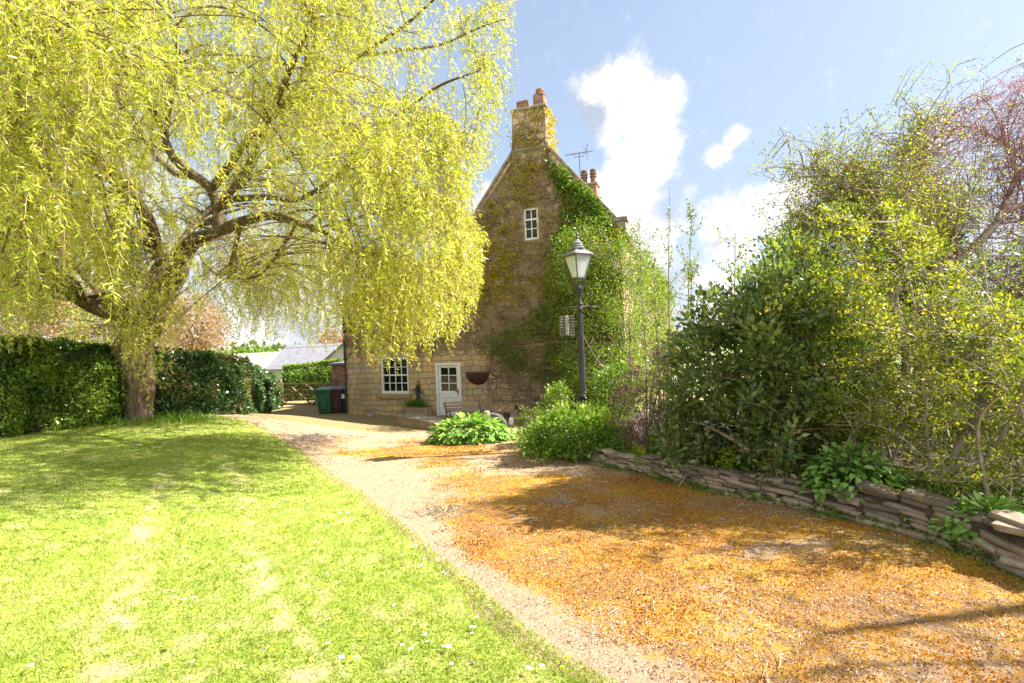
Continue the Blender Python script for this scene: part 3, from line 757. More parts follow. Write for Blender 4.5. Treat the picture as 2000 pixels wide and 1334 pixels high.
def poly_wall(mb, outer, holes, y, thick):
    """wall in the s-h plane with openings and their reveals"""
    loops = [outer] + holes; flat = [Vector((p[0], p[1], 0)) for lp_ in loops for p in lp_]
    tris = tessellate_polygon([[Vector((p[0], p[1], 0)) for p in lp_] for lp_ in loops])
    mb.add([(p.x, y, p.y) for p in flat], [tuple(t_) for t_ in tris])
    for h_ in holes:
        q = len(h_); mb.add([(p[0], y, p[1]) for p in h_] + [(p[0], y + thick, p[1]) for p in h_], [(i, (i + 1) % q, q + (i + 1) % q, q + i) for i in range(q)])


def rect(s0, s1, h0, h1): return [(s0, h0), (s1, h0), (s1, h1), (s0, h1)]


SL, SR, SA, HAp, HE = -4.65, 6.49, 3.5, 9.9, 6.45
ds0, dh0 = fac(853, 812); ds1, dh1 = fac(899, 708)
ws0, wh0 = fac(745, 769); ws1, wh1 = fac(796, 697)
gs0, gh0 = fac(1025, 470); gs1, gh1 = fac(1050, 405)
door_r = (ds0 + .02, ds1, 0.02, dh1); win_r = (ws0, ws1, wh0, wh1); gab_r = (gs0, gs1, gh0, gh1)
print('door', door_r, 'window', win_r, 'gable window', gab_r)
fr = MB(); fr.m = 0
low0, low1 = 0.42, 6.05
poly_wall(fr, [(SL, -0.4), (SR, -0.4), (SR, HE), (SA + .55, HAp - .6), (SA - .55, HAp - .6), (low0, HE - .25), (low0, low1), (SL, 4.45)],
          [rect(*r_) for r_ in (door_r, win_r, gab_r)], 0.0, 0.16)
LEN = 11.0; L2 = 26.0
fr.m = 1
WFL = [(1.6, 1.2, 1.1, 1.5), (5.2, 1.2, 1.1, 1.5), (1.6, 4.1, 1.1, 1.3), (5.2, 4.1, 1.1, 1.3), (8.8, 4.1, 1.1, 1.3), (13.5, 3.9, 1.1, 1.2), (19, 3.9, 1.1, 1.2)]
outer = [(0, -0.6), (L2, -0.6), (L2, HE - .3), (0, HE - .3)]; holes = [rect(y0, y0 + w_, h0, h0 + h_) for (y0, h0, w_, h_) in WFL]
tmp = MB(); poly_wall(tmp, outer, holes, 0.0, 0.14); fr.add([(SR - v_[1], v_[0], v_[2]) for v_ in tmp.v], tmp.f)
fr.add([(SL, 0, -.4), (SL, 8, -.4), (SL, 8, 4.4), (SL, 0, 4.45)], [(0, 1, 2, 3)])
fr.add([(low0, 0.01, 4), (low0, LEN, 4), (low0, LEN, HE - .3), (low0, .01, HE - .25)], [(0, 1, 2, 3)])
fr.m = 0
fr.add([(SL, 8, -.4), (low0, 8, -.4), (low0, 8, 6), (SL, 8, 4.4)], [(0, 1, 2, 3)])
fr.add([(low0, L2, -.4), (SR, L2, -.4), (SR, L2, HE - .3), (SA, L2, HAp - .7), (low0, L2, HE - .3)], [(0, 1, 2, 3, 4)])
wall_o = fr.build('wall', ['stone_front', 'stone_side'], house)
# roofs
pitch = (HAp - HE) / (SR - SA)
rf = MB()
for sgn, se in ((1, SR + .18), (-1, 2 * SA - SR - .18)):
    he = HAp - pitch * abs(se - SA) - .12
    for (y0, y1, d) in ((0.28, LEN, 0.0), (LEN + .002, L2, -0.25)):
        rf.add([(SA, y0, HAp - .12 + d), (se, y0, he + d), (se, y1, he + d), (SA, y1, HAp - .12 + d), (SA, y0, HAp - .26 + d), (se, y0, he - .14 + d), (se, y1, he - .14 + d), (SA, y1, HAp - .26 + d)],
               [(0, 1, 2, 3), (7, 6, 5, 4), (0, 4, 5, 1), (1, 5, 6, 2), (2, 6, 7, 3)])
rf.add([(low0, -.12, low1 + .05), (SL - .2, -.12, 4.42), (SL - .2, 8.1, 4.42), (low0, 8.1, low1 + .05), (low0, -.12, low1 + .17), (SL - .2, -.12, 4.54), (SL - .2, 8.1, 4.54), (low0, 8.1, low1 + .17)],
       [(0, 1, 2, 3), (7, 6, 5, 4), (0, 4, 5, 1), (1, 5, 6, 2), (2, 6, 7, 3)])
roof_o = rf.build('roof', 'tile_red', house)
# verge stones with kneelers
a0 = (SA - .58, HAp - .55); a1 = (low0 - .02, HE - .32); b0 = (SA + .58, HAp - .55); b1 = (SR - .12, HE + .05)
for (p, q) in ((a0, a1), (b0, b1)):
    vg = MB(); nseg = 8
    for i in range(nseg):
        u0 = i / nseg + .0008; u1 = (i + 1) / nseg - .0008; j = .012 * math.sin(i * 2.3)
        A_ = (p[0] + (q[0] - p[0]) * u0, -.05 + j, p[1] + (q[1] - p[1]) * u0 + .05); B_ = (p[0] + (q[0] - p[0]) * u1, -.05 + j, p[1] + (q[1] - p[1]) * u1 + .05)
        vg.bar((A_[0], .13, A_[2]), (B_[0], .13, B_[2]), 0.36, 0.10)
    vg.build('coping', 'stone_grey', house, bevel=.012)
vg = MB(); vg.box(SR - .42, SR + .22, -.06, .34, HE + .02, HE + .16); vg.box(SR - .05, SR + .16, -.04, .3, HE - .22, HE + .018)
vg.build('kneeler', 'stone_grey', house, bevel=.012)
# gable chimney
ch = MB(); c0, c1 = 2.9, 4.10; ct = 11.9
ct = fac(1035, 214)[1]
ch.m = 0; ch.box(c0, c1, -.03, .86, HAp - 1.15, ct)
chm = ch.build('chimney', 'stone_front', house, bevel=.02)
cc = MB(); cc.box(c0 - .05, c1 + .05, -.08, .91, ct, ct + .10); cc.build('chimney_cap', 'stone_grey', chm, bevel=.02); cc = MB(); cc.box(c0 - .04, c1 + .04, -.07, .90, HAp - .62, HAp - .52); cc.build('drip_course', 'stone_grey', chm, bevel=.02)
pt = MB(); pt.box(c0 + .1, c0 + .50, .2, .62, ct + .1, ct + .48); pt.build('chimney_pot', 'brick_front', chm, bevel=.015)
pt = MB(); pt.box(c0 + .72, c0 + 1.1, .2, .62, ct + .1, ct + .58); pt.lathe([(.21, 0), (.23, .05), (.12, .09), (.10, .16), (.14, .17), (.14, .24), (.06, .27)], (c0 + .91, .41, ct + .58), 12)
pt.build('chimney_pot', 'brick_front', chm, bevel=.01)
# far chimney
fc0, fc1 = 3.25, 4.15; ft = fac(1158, 365, 10.0)[1]; print('far chimney top', ft)
f_ = MB(); f_.box(fc0, fc1, 9.6, 10.4, HAp - .6, ft); fch = f_.build('chimney', 'brick_front', house, bevel=.02)
f_ = MB(); f_.box(fc0 - .06, fc1 + .06, 9.54, 10.46, ft, ft + .12); f_.build('chimney_cap', 'stone_grey', fch, bevel=.02)
for sx in (fc0 + .2, fc1 - .22):
    f_ = MB(); f_.lathe([(.17, 0), (.15, .1), (.15, .38), (.19, .40), (.19, .46), (.15, .48), (.15, .54), (.19, .56), (.19, .62), (.15, .64), (.15, .70), (.18, .72), (.17, .8), (.08, .84)], (sx, 10, ft + .12), 16)
    f_.build('chimney_pot', 'pot_clay', fch, smooth=True)
# aerial on the far chimney
ant = empty('television_aerial', H2W(3.1, 9.5, HAp - .3), 'thin television aerial on a mast beside the far chimney', 'aerial', rz=-HA)
topa = fac(1131, 300, 9.5); an = MB(); hh = topa[1] - (HAp - .3); sa_ = topa[0] - 3.1
an.tube([(sa_ + .06, 0, -.6), (sa_, 0, hh)], .022, 8); an.build('mast', 'worn_iron', ant)
an = MB(); an.bar((sa_ - .75, 0, hh + .02), (sa_ + .75, 0, hh + .02), .025)
for i in range(9): an.bar((sa_ - .72 + i * .13, -.17, hh + .05), (sa_ - .72 + i * .13, .17, hh + .05), .014)
an.bar((sa_ + .35, 0, hh + .02), (sa_ + .5, 0, hh + .48), .018); an.bar((sa_ + .35, 0, hh + .02), (sa_ + .5, 0, hh - .42), .018)
for q in (-.3, -.15, 0, .15, .3): an.bar((sa_ + .42, -.2, hh + q + .12), (sa_ + .42, .2, hh + q + .12), .012)
an.bar((sa_ + .2, 0, hh + .35), (sa_ + .52, 0, hh - .1), .014)
an.bar((sa_ - .25, 0, hh - .16), (sa_ + .25, 0, hh - .16), .018); an.bar((sa_ - .25, 0, hh - .16), (sa_ - .28, 0, hh + .02), .018); an.bar((sa_ + .25, 0, hh - .16), (sa_ + .28, 0, hh + .02), .018)
an.build('antenna', 'worn_iron', ant)


def sash(rect_, cols, rows, fw, bw, y=0.07, name='window', parent=house, split=None):
    s0, s1, h0, h1 = rect_; f = MB(); d0, d1 = y - .04, y + .06
    f.box(s0 + .002, s0 + fw, d0, d1, h0 + .002, h1 - .002); f.box(s1 - fw, s1 - .002, d0, d1, h0 + .002, h1 - .002)
    f.box(s0 + fw, s1 - fw, d0, d1, h1 - fw, h1 - .002); f.box(s0 + fw, s1 - fw, d0 - .02, d1, h0 + .002, h0 + fw * 1.3)
    w = f.build(name, 'white_paint', parent, bevel=.006)
    a0, a1, b0, b1 = s0 + fw, s1 - fw, h0 + fw * 1.3, h1 - fw
    g = MB(); g.box(a0, a1, y + .035, y + .045, b0, b1); g.build('pane', 'glass', w)
    bb = MB()
    for i in range(1, cols): x_ = a0 + (a1 - a0) * i / cols; bb.box(x_ - bw / 2, x_ + bw / 2, y, y + .032, b0, b1)
    for j in range(1, rows):
        z_ = b0 + (b1 - b0) * j / rows; q = bw * (1.9 if split == j else 1); bb.box(a0, a1, y - .004 - (.02 if split == j else 0), y + .030, z_ - q / 2, z_ + q / 2)
    bb.build('glazing_bar', 'white_paint', w)
    return w


sash(win_r, 4, 4, .075, .028, split=2)
sl = MB(); sl.box(ws0 - .13, ws1 + .13, -.07, .12, wh0 - .17, wh0 - .002); sl.build('sill', 'stone_warm', house, bevel=.012)
w_ = sash(gab_r, 2, 3, .055, .03, y=.05, split=2)
# flank windows
for (y0, h0, w_, h_) in WFL:
    f = MB(); x_ = SR - .10
    f.box(x_ - .04, x_ + .05, y0 + .003, y0 + .08, h0 + .003, h0 + h_ - .003); f.box(x_ - .04, x_ + .05, y0 + w_ - .08, y0 + w_ - .003, h0 + .003, h0 + h_ - .003)
    f.box(x_ - .04, x_ + .05, y0 + .08, y0 + w_ - .08, h0 + .003, h0 + .09); f.box(x_ - .04, x_ + .05, y0 + .08, y0 + w_ - .08, h0 + h_ - .09, h0 + h_ - .003)
    f.box(x_ - .02, x_ + .03, y0 + .08, y0 + w_ - .08, h0 + h_ / 2 - .03, h0 + h_ / 2 + .03); f.box(x_ - .02, x_ + .028, y0 + w_ / 2 - .015, y0 + w_ / 2 + .015, h0 + .09, h0 + h_ / 2 - .03)
    wn = f.build('window', 'white_paint', house); g = MB(); g.box(x_ - .035, x_ - .025, y0 + .08, y0 + w_ - .08, h0 + .09, h0 + h_ - .09); g.build('pane', 'glass', wn)
# door: frame, leaf with six panes and two panels, lever handle
s0, s1, h0, h1 = door_r
f = MB(); f.box(s0 + .002, s0 + .09, -.015, .12, h0, h1 - .002); f.box(s1 - .09, s1 - .002, -.015, .12, h0, h1 - .002); f.box(s0 + .09, s1 - .09, -.015, .12, h1 - .09, h1 - .002)
f.build('door_frame', 'white_paint', house, bevel=.006)
a0, a1, b0, b1 = s0 + .095, s1 - .095, h0 + .02, h1 - .095
dl = MB(); st = .10; gy0 = b0 + (b1 - b0) * .50; yy0, yy1 = .035, .085
dl.box(a0, a0 + st, yy0, yy1, b0, b1); dl.box(a1 - st, a1, yy0, yy1, b0, b1); dl.box(a0 + st, a1 - st, yy0, yy1, b1 - .09, b1)
dl.box(a0 + st, a1 - st, yy0, yy1, b0, b0 + .2); dl.box(a0 + st, a1 - st, yy0, yy1, gy0 - .27, gy0 - .02)
mid = (a0 + a1) / 2; dl.box(mid - .05, mid + .05, yy0, yy1, b0 + .2, gy0 - .27)
dl.box(a0 + st, mid - .05, yy0 + .03, yy1, b0 + .2, gy0 - .27); dl.box(mid + .05, a1 - st, yy0 + .03, yy1, b0 + .2, gy0 - .27)
door = dl.build('door', 'white_paint', house, bevel=.008)
bb = MB(); bb.box(mid - .016, mid + .016, yy0 + .005, yy1 - .01, gy0 - .02, b1 - .09)
for j in (1, 2): z_ = gy0 - .02 + (b1 - .09 - gy0 + .02) * j / 3; bb.box(a0 + st, a1 - st, yy0 + .009, yy1 - .012, z_ - .016, z_ + .016)
bb.build('glazing_bar', 'white_paint', door)
bb = MB(); bb.box(a0 + st, a1 - st, yy1 - .02, yy1 - .008, gy0 - .02, b1 - .09); bb.build('pane', 'glass', door)
bb = MB(); bb.box(a1 - .075, a1 - .035, yy0 - .014, yy0 - .001, gy0 - .15, gy0 + .05); bb.tube([(a1 - .055, yy0 - .012, gy0 - .03), (a1 - .055, yy0 - .06, gy0 - .03), (a1 - .10, yy0 - .065, gy0 - .035), (a1 - .17, yy0 - .06, gy0 - .05)], .012, 8)
bb.build('handle', 'black_iron', door, smooth=True)
sp_ = MB(); sp_.box(ds0 - .15, ds1 + .15, -.38, -.003, -.04, .012); sp_.build('doorstep', 'stone_grey', house, bevel=.015)
# white security lamp under the creeper
q = fac(858, 656); lt = empty('security_lamp', H2W(q[0], 0, q[1]), 'small white round lamp on the stone wall above the door', 'wall lamp', rz=-HA)
l_ = MB(); l_.lathe([(.05, 0), (.05, .02), (.025, .03)], (0, 0, 0), 12); o = l_.build('bracket', 'white_paint', lt, smooth=True); o.rotation_euler = (R(90), 0, 0)
l_ = MB(); l_.lathe([(.02, -.02), (.075, .02), (.085, .07), (.05, .11), (.01, .12)], (0, -.07, -.06), 14); l_.build('lamp_head', 'white_paint', lt, smooth=True)
# drain pipe stub and cable at the left corner
dp = MB(); dp.tube([(SL + .10, -.06, .05), (SL + .10, -.06, 4.25), (SL - .05, -.1, 4.4)], .04, 10)
for z_ in (.8, 2.2, 3.6): dp.box(SL + .04, SL + .16, -.11, -.01, z_, z_ + .04)
dp.build('drainpipe', 'black_iron', house, smooth=True)

# ================================================================ WILLOW
def limb(rows, n=None, wob=0.05):
    P = np.array([list(W(a, b, d)) + [r] for a, b, d, r in rows]); S = spline(P, n or 6 * len(rows))
    L_ = len(S); S[:, :3] += (np.stack([noise3(S[:, :3] * 1.3 + 5, q) for q in (1, 2, 3)], -1) - .5) * wob * np.linspace(0.1, 1, L_)[:, None] * 2
    S[:, 3] = np.maximum(S[:, 3], 0.008); return S


wb = G(272, 826); WY = wb[1]; print('willow base', wb)
YT = 12.0
limbs = [
    [(290, 655, 12, .30), (315, 595, 11.9, .29), (345, 540, 11.8, .26), (362, 492, 11.7, .25), (388, 465, 11.6, .2), (425, 455, 11.4, .17), (470, 435, 11.2, .15), (520, 425, 10.9, .12), (580, 435, 10.5, .09), (640, 460, 10, .06), (700, 500, 9.6, .03)],
    [(425, 455, 11.4, .15), (425, 410, 11.3, .14), (412, 370, 11.2, .13), (385, 345, 11.1, .13), (350, 320, 11, .12), (328, 285, 10.9, .11), (322, 255, 10.8, .1), (335, 180, 10.4, .08), (345, 110, 10, .06), (330, 20, 9.8, .04), (320, -80, 9.8, .02)],
    [(412, 370, 11.2, .12), (440, 335, 11, .12), (480, 280, 10.7, .1), (530, 230, 10.4, .08), (575, 180, 10, .06), (600, 110, 9.7, .05), (590, 20, 9.3, .03), (600, -90, 9.3, .02)],
    [(440, 390, 11.1, .1), (520, 385, 10.9, .09), (580, 390, 10.6, .07), (650, 350, 10.3, .06), (720, 280, 10, .05), (790, 215, 9.8, .04), (870, 160, 9.5, .03), (950, 130, 9.3, .014)],
    [(275, 650, 12, .25), (300, 565, 11.5, .21), (318, 520, 11.2, .19), (305, 480, 11, .17), (290, 430, 10.8, .15), (260, 380, 10.4, .12), (215, 330, 10, .1), (160, 280, 9.5, .07), (90, 240, 9, .05), (0, 210, 8.5, .02)],
    [(262, 645, 12, .24), (238, 615, 11.9, .24), (190, 602, 11.6, .22), (140, 572, 11.2, .2), (100, 525, 10.9, .18), (60, 480, 10.6, .16), (20, 420, 10.3, .13), (-30, 340, 10, .1), (-80, 240, 9.6, .06), (-120, 120, 9.4, .03)],
    [(238, 615, 11.9, .14), (200, 580, 12, .12), (150, 520, 12.3, .1), (110, 490, 12.6, .08), (50, 480, 13, .05), (-30, 440, 13.4, .02)],
    [(300, 600, 12.1, .16), (350, 480, 13.2, .13), (420, 400, 14.2, .1), (520, 330, 15, .08), (650, 260, 15.6, .05), (760, 200, 16, .02)],
    [(385, 345, 11.1, .12), (330, 330, 12.3, .1), (260, 240, 13.5, .08), (200, 120, 14.5, .06), (140, -20, 15, .03)],
    [(322, 255, 10.8, .09), (270, 170, 9.6, .08), (200, 80, 8.2, .06), (100, -20, 7, .04), (20, -120, 6.3, .02)],
    [(530, 230, 10.4, .07), (620, 170, 9.8, .06), (700, 110, 9.4, .05), (800, 40, 9, .035), (880, -30, 8.6, .02)],
    [(700, 110, 9.4, .04), (770, 100, 9.3, .035), (850, 90, 9.2, .03), (920, 60, 9.1, .02), (985, 40, 9.0, .01)],
    [(760, 240, 9.9, .04), (810, 270, 9.6, .03), (850, 310, 9.4, .02), (900, 350, 9.2, .012)],
    [(640, 440, 10, .05), (720, 420, 9.6, .04), (800, 400, 9.4, .03), (870, 410, 9.2, .02), (925, 440, 9.2, .01)],
    [(580, 435, 10.5, .06), (540, 500, 11, .05), (500, 540, 11.6, .04), (430, 545, 12.4, .03)],
    [(470, 435, 11.2, .08), (455, 500, 12, .06), (440, 535, 12.5, .05), (415, 530, 12.8, .03), (375, 480, 13, .02)],
    [(305, 480, 11, .1), (280, 420, 9.8, .08), (210, 330, 8.4, .06), (120, 230, 7.2, .04), (30, 150, 6.2, .02)],
    [(425, 410, 11.3, .1), (480, 330, 10, .08), (540, 200, 8.8, .06), (600, 60, 7.8, .04), (640, -80, 7.2, .02)],
]
willow = empty('weeping_willow', (wb[0], WY, wb[2] - .03), 'large weeping willow in yellow green spring leaf standing on the lawn', 'tree')
SK = [limb(l_) for l_ in limbs]
for S in SK: S[:, 3] *= .80
parts = []
trunk = limb([(271, 832, 12, .34), (272, 818, 12, .295), (274, 790, 12, .27), (277, 755, 12, .275), (268, 715, 12, .31), (262, 680, 12, .38), (276, 650, 12, .37), (292, 615, 12, .27)], 40, 0.05)
a_ = np.arange(28) * 2 * math.pi / 28; cen = trunk[:, None, :3]
dirs = np.stack([np.cos(a_), np.sin(a_), a_ * 0], -1)[None]
rad = trunk[:, 3][:, None] * (1 + 0.16 * (noise3(np.concatenate([np.broadcast_to(dirs * 2.2, (40, 28, 3))[..., :2], trunk[:, None, 2:3] * 0.6 + np.zeros((40, 28, 1))], -1), 4) - .5) * 2)
rad = rad * (1 + 0.09 * np.sin(a_ * 7 + 1)[None] * np.linspace(1, .3, 40)[:, None])
V = (cen + dirs * rad[..., None]); idx = np.arange(40 * 28).reshape(40, 28)
F = np.stack([idx[:-1], np.roll(idx[:-1], -1, 1), np.roll(idx[1:], -1, 1), idx[1:]], -1).reshape(-1, 4)
raw('trunk', V, F, 'bark_willow', willow, smooth=True)
for S in SK:
    V, F = tubes(S[None, :, :3], S[None, :, 3], 12 if S[0, 3] > .1 else 8); bl = raw('limb', V, F, 'bark_willow', willow, smooth=True)
# crown outline: lowest and rightmost extent of the hanging curtain
bx = [-900, 0, 50, 100, 150, 190, 215, 250, 290, 310, 340, 370, 420, 455, 520, 560, 600, 650, 680, 700, 760, 830, 850, 880, 905, 935, 946, 947, 1300]
by = [720, 690, 720, 640, 590, 570, 660, 850, 845, 760, 720, 610, 600, 670, 690, 640, 690, 690, 640, 700, 730, 715, 660, 665, 655, 590, 530, 480, 430]
ry = [-900, 0, 60, 120, 200, 260, 320, 345, 400, 440, 480, 600, 660, 700]
rx = [1010, 1005, 1005, 995, 985, 975, 965, 935, 915, 930, 946, 942, 905, 850]


def dens(px, py):
    d = np.ones_like(px)
    d *= 1 - 0.8 * np.exp(-(((px - 85) / 65) ** 2 + ((py - 300) / 60) ** 2) ** 2)
    d *= 1 - 0.75 * np.exp(-(((px - 370) / 75) ** 2 + ((py - 300) / 28) ** 2) ** 2)
    d *= 1 - 0.85 * np.exp(-(((px - 450) / 70) ** 2 + ((py - 500) / 55) ** 2) ** 2)
    d *= 1 - 0.70 * np.exp(-(((px - 180) / 60) ** 2 + ((py - 430) / 45) ** 2) ** 2)
    d *= 1 - 0.70 * np.exp(-(((px - 630) / 50) ** 2 + ((py - 560) / 90) ** 2) ** 2)
    d *= 1 - 0.70 * np.exp(-(((px - 130) / 110) ** 2 + ((py - 600) / 60) ** 2) ** 2)
    d *= 1 - 0.72 * sst(820, 930, px) * sst(420, 330, py)
    d *= 1 - 0.45 * np.exp(-(((px - 790) / 90) ** 2 + ((py - 120) / 110) ** 2) ** 2)
    return d


CX, CY, RX, RY = -8.8, 10.6, 9.3, 8.2
allp = np.concatenate([S[len(S) // 4:, :] for S in SK[:14]] + [S[len(S) // 3:, :] for S in SK[14:]])
clC = []
target = 800
while len(clC) < target:
    px = rng.uniform(-320, 1000); py = rng.uniform(-260, 640)
    if px < 0 and rng.uniform() < .45: continue
    if py < -40 and rng.uniform() < .5: continue
    if px > np.interp(py, ry, rx) - 12 or py > np.interp(px, bx, by) - 45: continue
    if rng.uniform() > dens(np.array(px), np.array(py)): continue
    u = W(px, py, 1.0)[0]
    # depths where this ray is inside the crown's footprint
    Ys = np.linspace(3.4, 18.5, 60); ins = ((u * Ys - CX) / RX) ** 2 + ((Ys - CY) / RY) ** 2 < 1
    if not ins.any(): continue
    Y = rng.choice(Ys[ins]); p = W(px, py, Y)
    if 340 < px < 680 and py > 430 and Y < 12: continue
    if py > 500 and px > 680 and Y > 13.5: continue
    if p[2] > 11.5 or p[2] < 1.2: continue
    if Y < 5.2 and rng.uniform() < .72: continue
    if 330 < px < 620 and 360 < py < 480 and Y < 11.6 and rng.uniform() < .75: continue
    if 285 < px < 390 and 420 < py < 640 and Y < 11.5 and rng.uniform() < .8: continue
    if px < 235 and 500 < py < 640 and Y < 10.5 and rng.uniform() < .6: continue
    rfull = ((p[0] - CX) / RX) ** 2 + ((p[1] - CY) / RY) ** 2
    if p[2] > 11.5 - 4.5 * rfull: continue
    clC.append(p)
for (xa, xb_, ya, yb, da, db, nn_) in ((225, 305, 600, 690, 9.6, 11.2, 15), (-60, 110, 470, 600, 6.5, 10.5, 16), (450, 690, 480, 610, 12.5, 16, 34), (700, 850, 520, 640, 9, 12, 22), (60, 330, 430, 560, 8.5, 13, 26), (560, 900, 380, 560, 8.5, 12.5, 12), (880, 990, -20, 230, 8.4, 10.5, 9), (0, 240, 480, 600, 8, 12, 20)):
    for _ in range(nn_): clC.append(W(rng.uniform(xa, xb_), rng.uniform(ya, yb), rng.uniform(da, db)))
clC = np.array(clC)
# arching boughs from the limbs to each cluster
n = len(clC); dd = np.linalg.norm(clC[:, None] - allp[None, :, :3], axis=2) + np.maximum(0, allp[None, :, 2] - clC[:, None, 2] - .3) * .8 + rng.uniform(0, .5, (n, len(allp)))
S0 = allp[np.argmin(dd, 1)]
start = S0[:, :3]; ln = np.linalg.norm(clC - start, axis=1)
mid = (start + clC) / 2; mid[:, 2] += .28 * ln + .1; mid += rng.normal(size=(n, 3)) * .12 * ln[:, None]
t_ = np.linspace(0, 1, 9)[None, :, None]
BP = start[:, None] * (1 - t_) ** 2 + mid[:, None] * 2 * t_ * (1 - t_) + clC[:, None] * t_ ** 2
BR = np.clip(np.minimum(S0[:, 3] * .5, .010 + .011 * ln), .008, .06)[:, None] * (1 - t_[..., 0]) + .006 * t_[..., 0]
V, F = tubes(BP, BR, 5); raw('bough', V, F, 'bark_willow', willow, smooth=True)['kind'] = 'stuff'
# hanging strands
per = 11
seli = np.repeat(np.arange(n), per); tk = rng.uniform(0.35, 1.0, len(seli)); tk2 = tk[:, None]
B0 = start[seli] * (1 - tk2) ** 2 + mid[seli] * 2 * tk2 * (1 - tk2) + clC[seli] * tk2 ** 2 + rng.normal(size=(len(seli), 3)) * 0.05
ns = len(seli); Ls = rng.uniform(0.45, 1.8, ns)
# front right curtain hangs long
pxs, pys = PX(B0); Ls *= np.where((pxs > 560) & (pys > 330), 1.15, 1.0)
q = rng.normal(size=(ns, 2)) * .34; q += (B0[:, :2] - np.array([CX, CY])) / 9 * .22; wig = rng.normal(size=(ns, 2)) * .10
SEG = 7; ts = np.linspace(0, 1, SEG)


def strand(i, t):
    """position on strand i at 0..1"""
    t = t[:, None]; L_ = Ls[i][:, None]; xy = q[i] * L_ * (1 - (1 - t) ** 2.2) + wig[i] * np.sin(t * 7 + i[:, None] * 1.7)
    z = -L_ * (t ** 1.35) + .10 * L_ * np.sin(t * 3.14) * .6
    return B0[i] + np.concatenate([xy, z], 1)


jit = rng.normal(size=ns) * 22
lastt = np.ones(ns)
for tq in np.linspace(1, 0.05, 20):
    P_ = strand(np.arange(ns), np.full(ns, tq)); a_x, a_y = PX(P_)
    bad = (a_y > np.interp(a_x, bx, by) + jit * .6 - 4) | (a_x > np.interp(a_y, ry, rx) + jit * .4) | (P_[:, 2] < .35) | (P_[:, 1] < 2.4)
    lastt = np.where(bad, tq - .05, lastt)
keep = lastt > .12
lpp = np.concatenate([S[:len(S) * 3 // 4] for S in SK[:9]] + [trunk[8:]]); lpp = lpp[lpp[:, 3] > .05]; lpx, lpy = PX(lpp[:, :3]); lr = 14 + lpp[:, 3] / lpp[:, 1] * FPX
for tq in (.1, .35, .6, .85):
    P_ = strand(np.arange(ns), np.full(ns, tq) * np.maximum(lastt, .05)); a_x, a_y = PX(P_)
    hit = ((np.hypot(a_x[:, None] - lpx, a_y[:, None] - lpy) < lr) & (P_[:, 1][:, None] < lpp[:, 1])).any(1)
    keep &= ~(hit & (rng.uniform(size=ns) < .30) & ~((seli >= target) & (seli < target + 15)))
ids = np.where(keep)[0]
ii = np.repeat(ids, SEG); tt_ = (np.tile(ts, len(ids)) * np.repeat(lastt[ids], SEG))
SP = strand(ii, tt_).reshape(len(ids), SEG, 3)
V, F = tubes(SP, np.repeat((np.linspace(.0042, .0018, SEG))[None], len(ids), 0), 3)
wst = raw('hanging_twig', V, F, 'twig_yellow', willow); wst['kind'] = 'stuff'
cnt = np.maximum(3, (Ls[ids] * lastt[ids] * 40).astype(int)); li = np.repeat(ids, cnt); lt_ = rng.uniform(0.02, 1, len(li)) * lastt[li]
P_ = strand(li, lt_); P2 = strand(li, np.minimum(lt_ + .04, 1)); tan = unit(P2 - P_)
o = rdir(len(li)); o = unit(o - tan * (o * tan).sum(1, keepdims=True)); D = tan * rng.uniform(.1, 1.0, (len(li), 1)) + o * rng.uniform(.5, 1.3, (len(li), 1)); D[:, 2] -= .2
sz = rng.uniform(.05, .105, len(li))
V, F = kites(P_, D, rdir(len(li), .5), sz, sz * rng.uniform(.15, .24, len(li)), -.06, .4)
sr_ = rng.uniform(0, 1, ns); rv = np.clip(.55 * sr_[li] + .45 * rng.uniform(0, 1, len(li)), 0, 1)
cl_o = raw('crown', V, F, 'leaf_willow', willow, rnd=np.repeat(rv, 4)); print('willow leaves', len(li), 'strands', len(ids))
# weedy grass round the trunk foot
n = 900; aa = rng.uniform(0, 6.28, n); r_ = rng.uniform(.35, 1.15, n); x = wb[0] + .35 + r_ * np.cos(aa) * 1.2; y = wb[1] + r_ * np.sin(aa) * .7
V, F = kites(np.stack([x, y, LZ(x, y)], -1), rdir(n, 1.0), rdir(n), rng.uniform(.1, .32, n), .02, .1, .4)
tag(raw('long_grass', V, F, 'leaf_bright', rnd=leaf_rnd(n)), 'tuft of long uncut grass round the willow trunk', 'grass', kind='stuff')

# ================================================================ CREEPER ON THE GABLE
def hz(s):  # height of the wall top at s
    s = np.asarray(s, float); main = HAp - pitch * np.abs(s - SA) - .3
    main = np.where((s > c0) & (s < c1), ct - .1, main)
    low = 4.45 + (low1 - 4.45) * (s - SL) / (low0 - SL) - .1
    return np.where(s > low0, main, low)


creeper = empty('wall_creeper', H2W(5.6, -.25, 0.1), 'bare stemmed creeper with small yellow leaf tufts spreading over the gable wall', 'climbing plant')
# stems: seeded at the right foot and fanning out, plus fine side shoots
NSt = 700; SG = 15
st = []; s_now = np.where(rng.uniform(size=NSt) < .55, rng.uniform(1.5, 6.3, NSt), rng.uniform(SL + .3, 6.3, NSt))
h_now = rng.uniform(0, 1, NSt) * (hz(s_now) - .6); h_now = np.where(s_now < 1.2, np.maximum(h_now, 2.5 + .1 * (1.2 - s_now)), h_now)
ang = np.where(rng.uniform(size=NSt) < .62, rng.normal(math.pi * .86, .42, NSt), rng.normal(math.pi * .35, .5, NSt))
PS = np.zeros((NSt, SG, 2)); stp = rng.uniform(.07, .22, NSt)
for j in range(SG):
    PS[:, j, 0] = s_now; PS[:, j, 1] = h_now; ang = ang + rng.normal(0, .33, NSt)
    s_now = np.clip(s_now + np.cos(ang) * stp, SL + .05, SR - .05); h_now = np.clip(h_now + np.sin(ang) * stp, .1, hz(s_now) + .05)
sh = MB
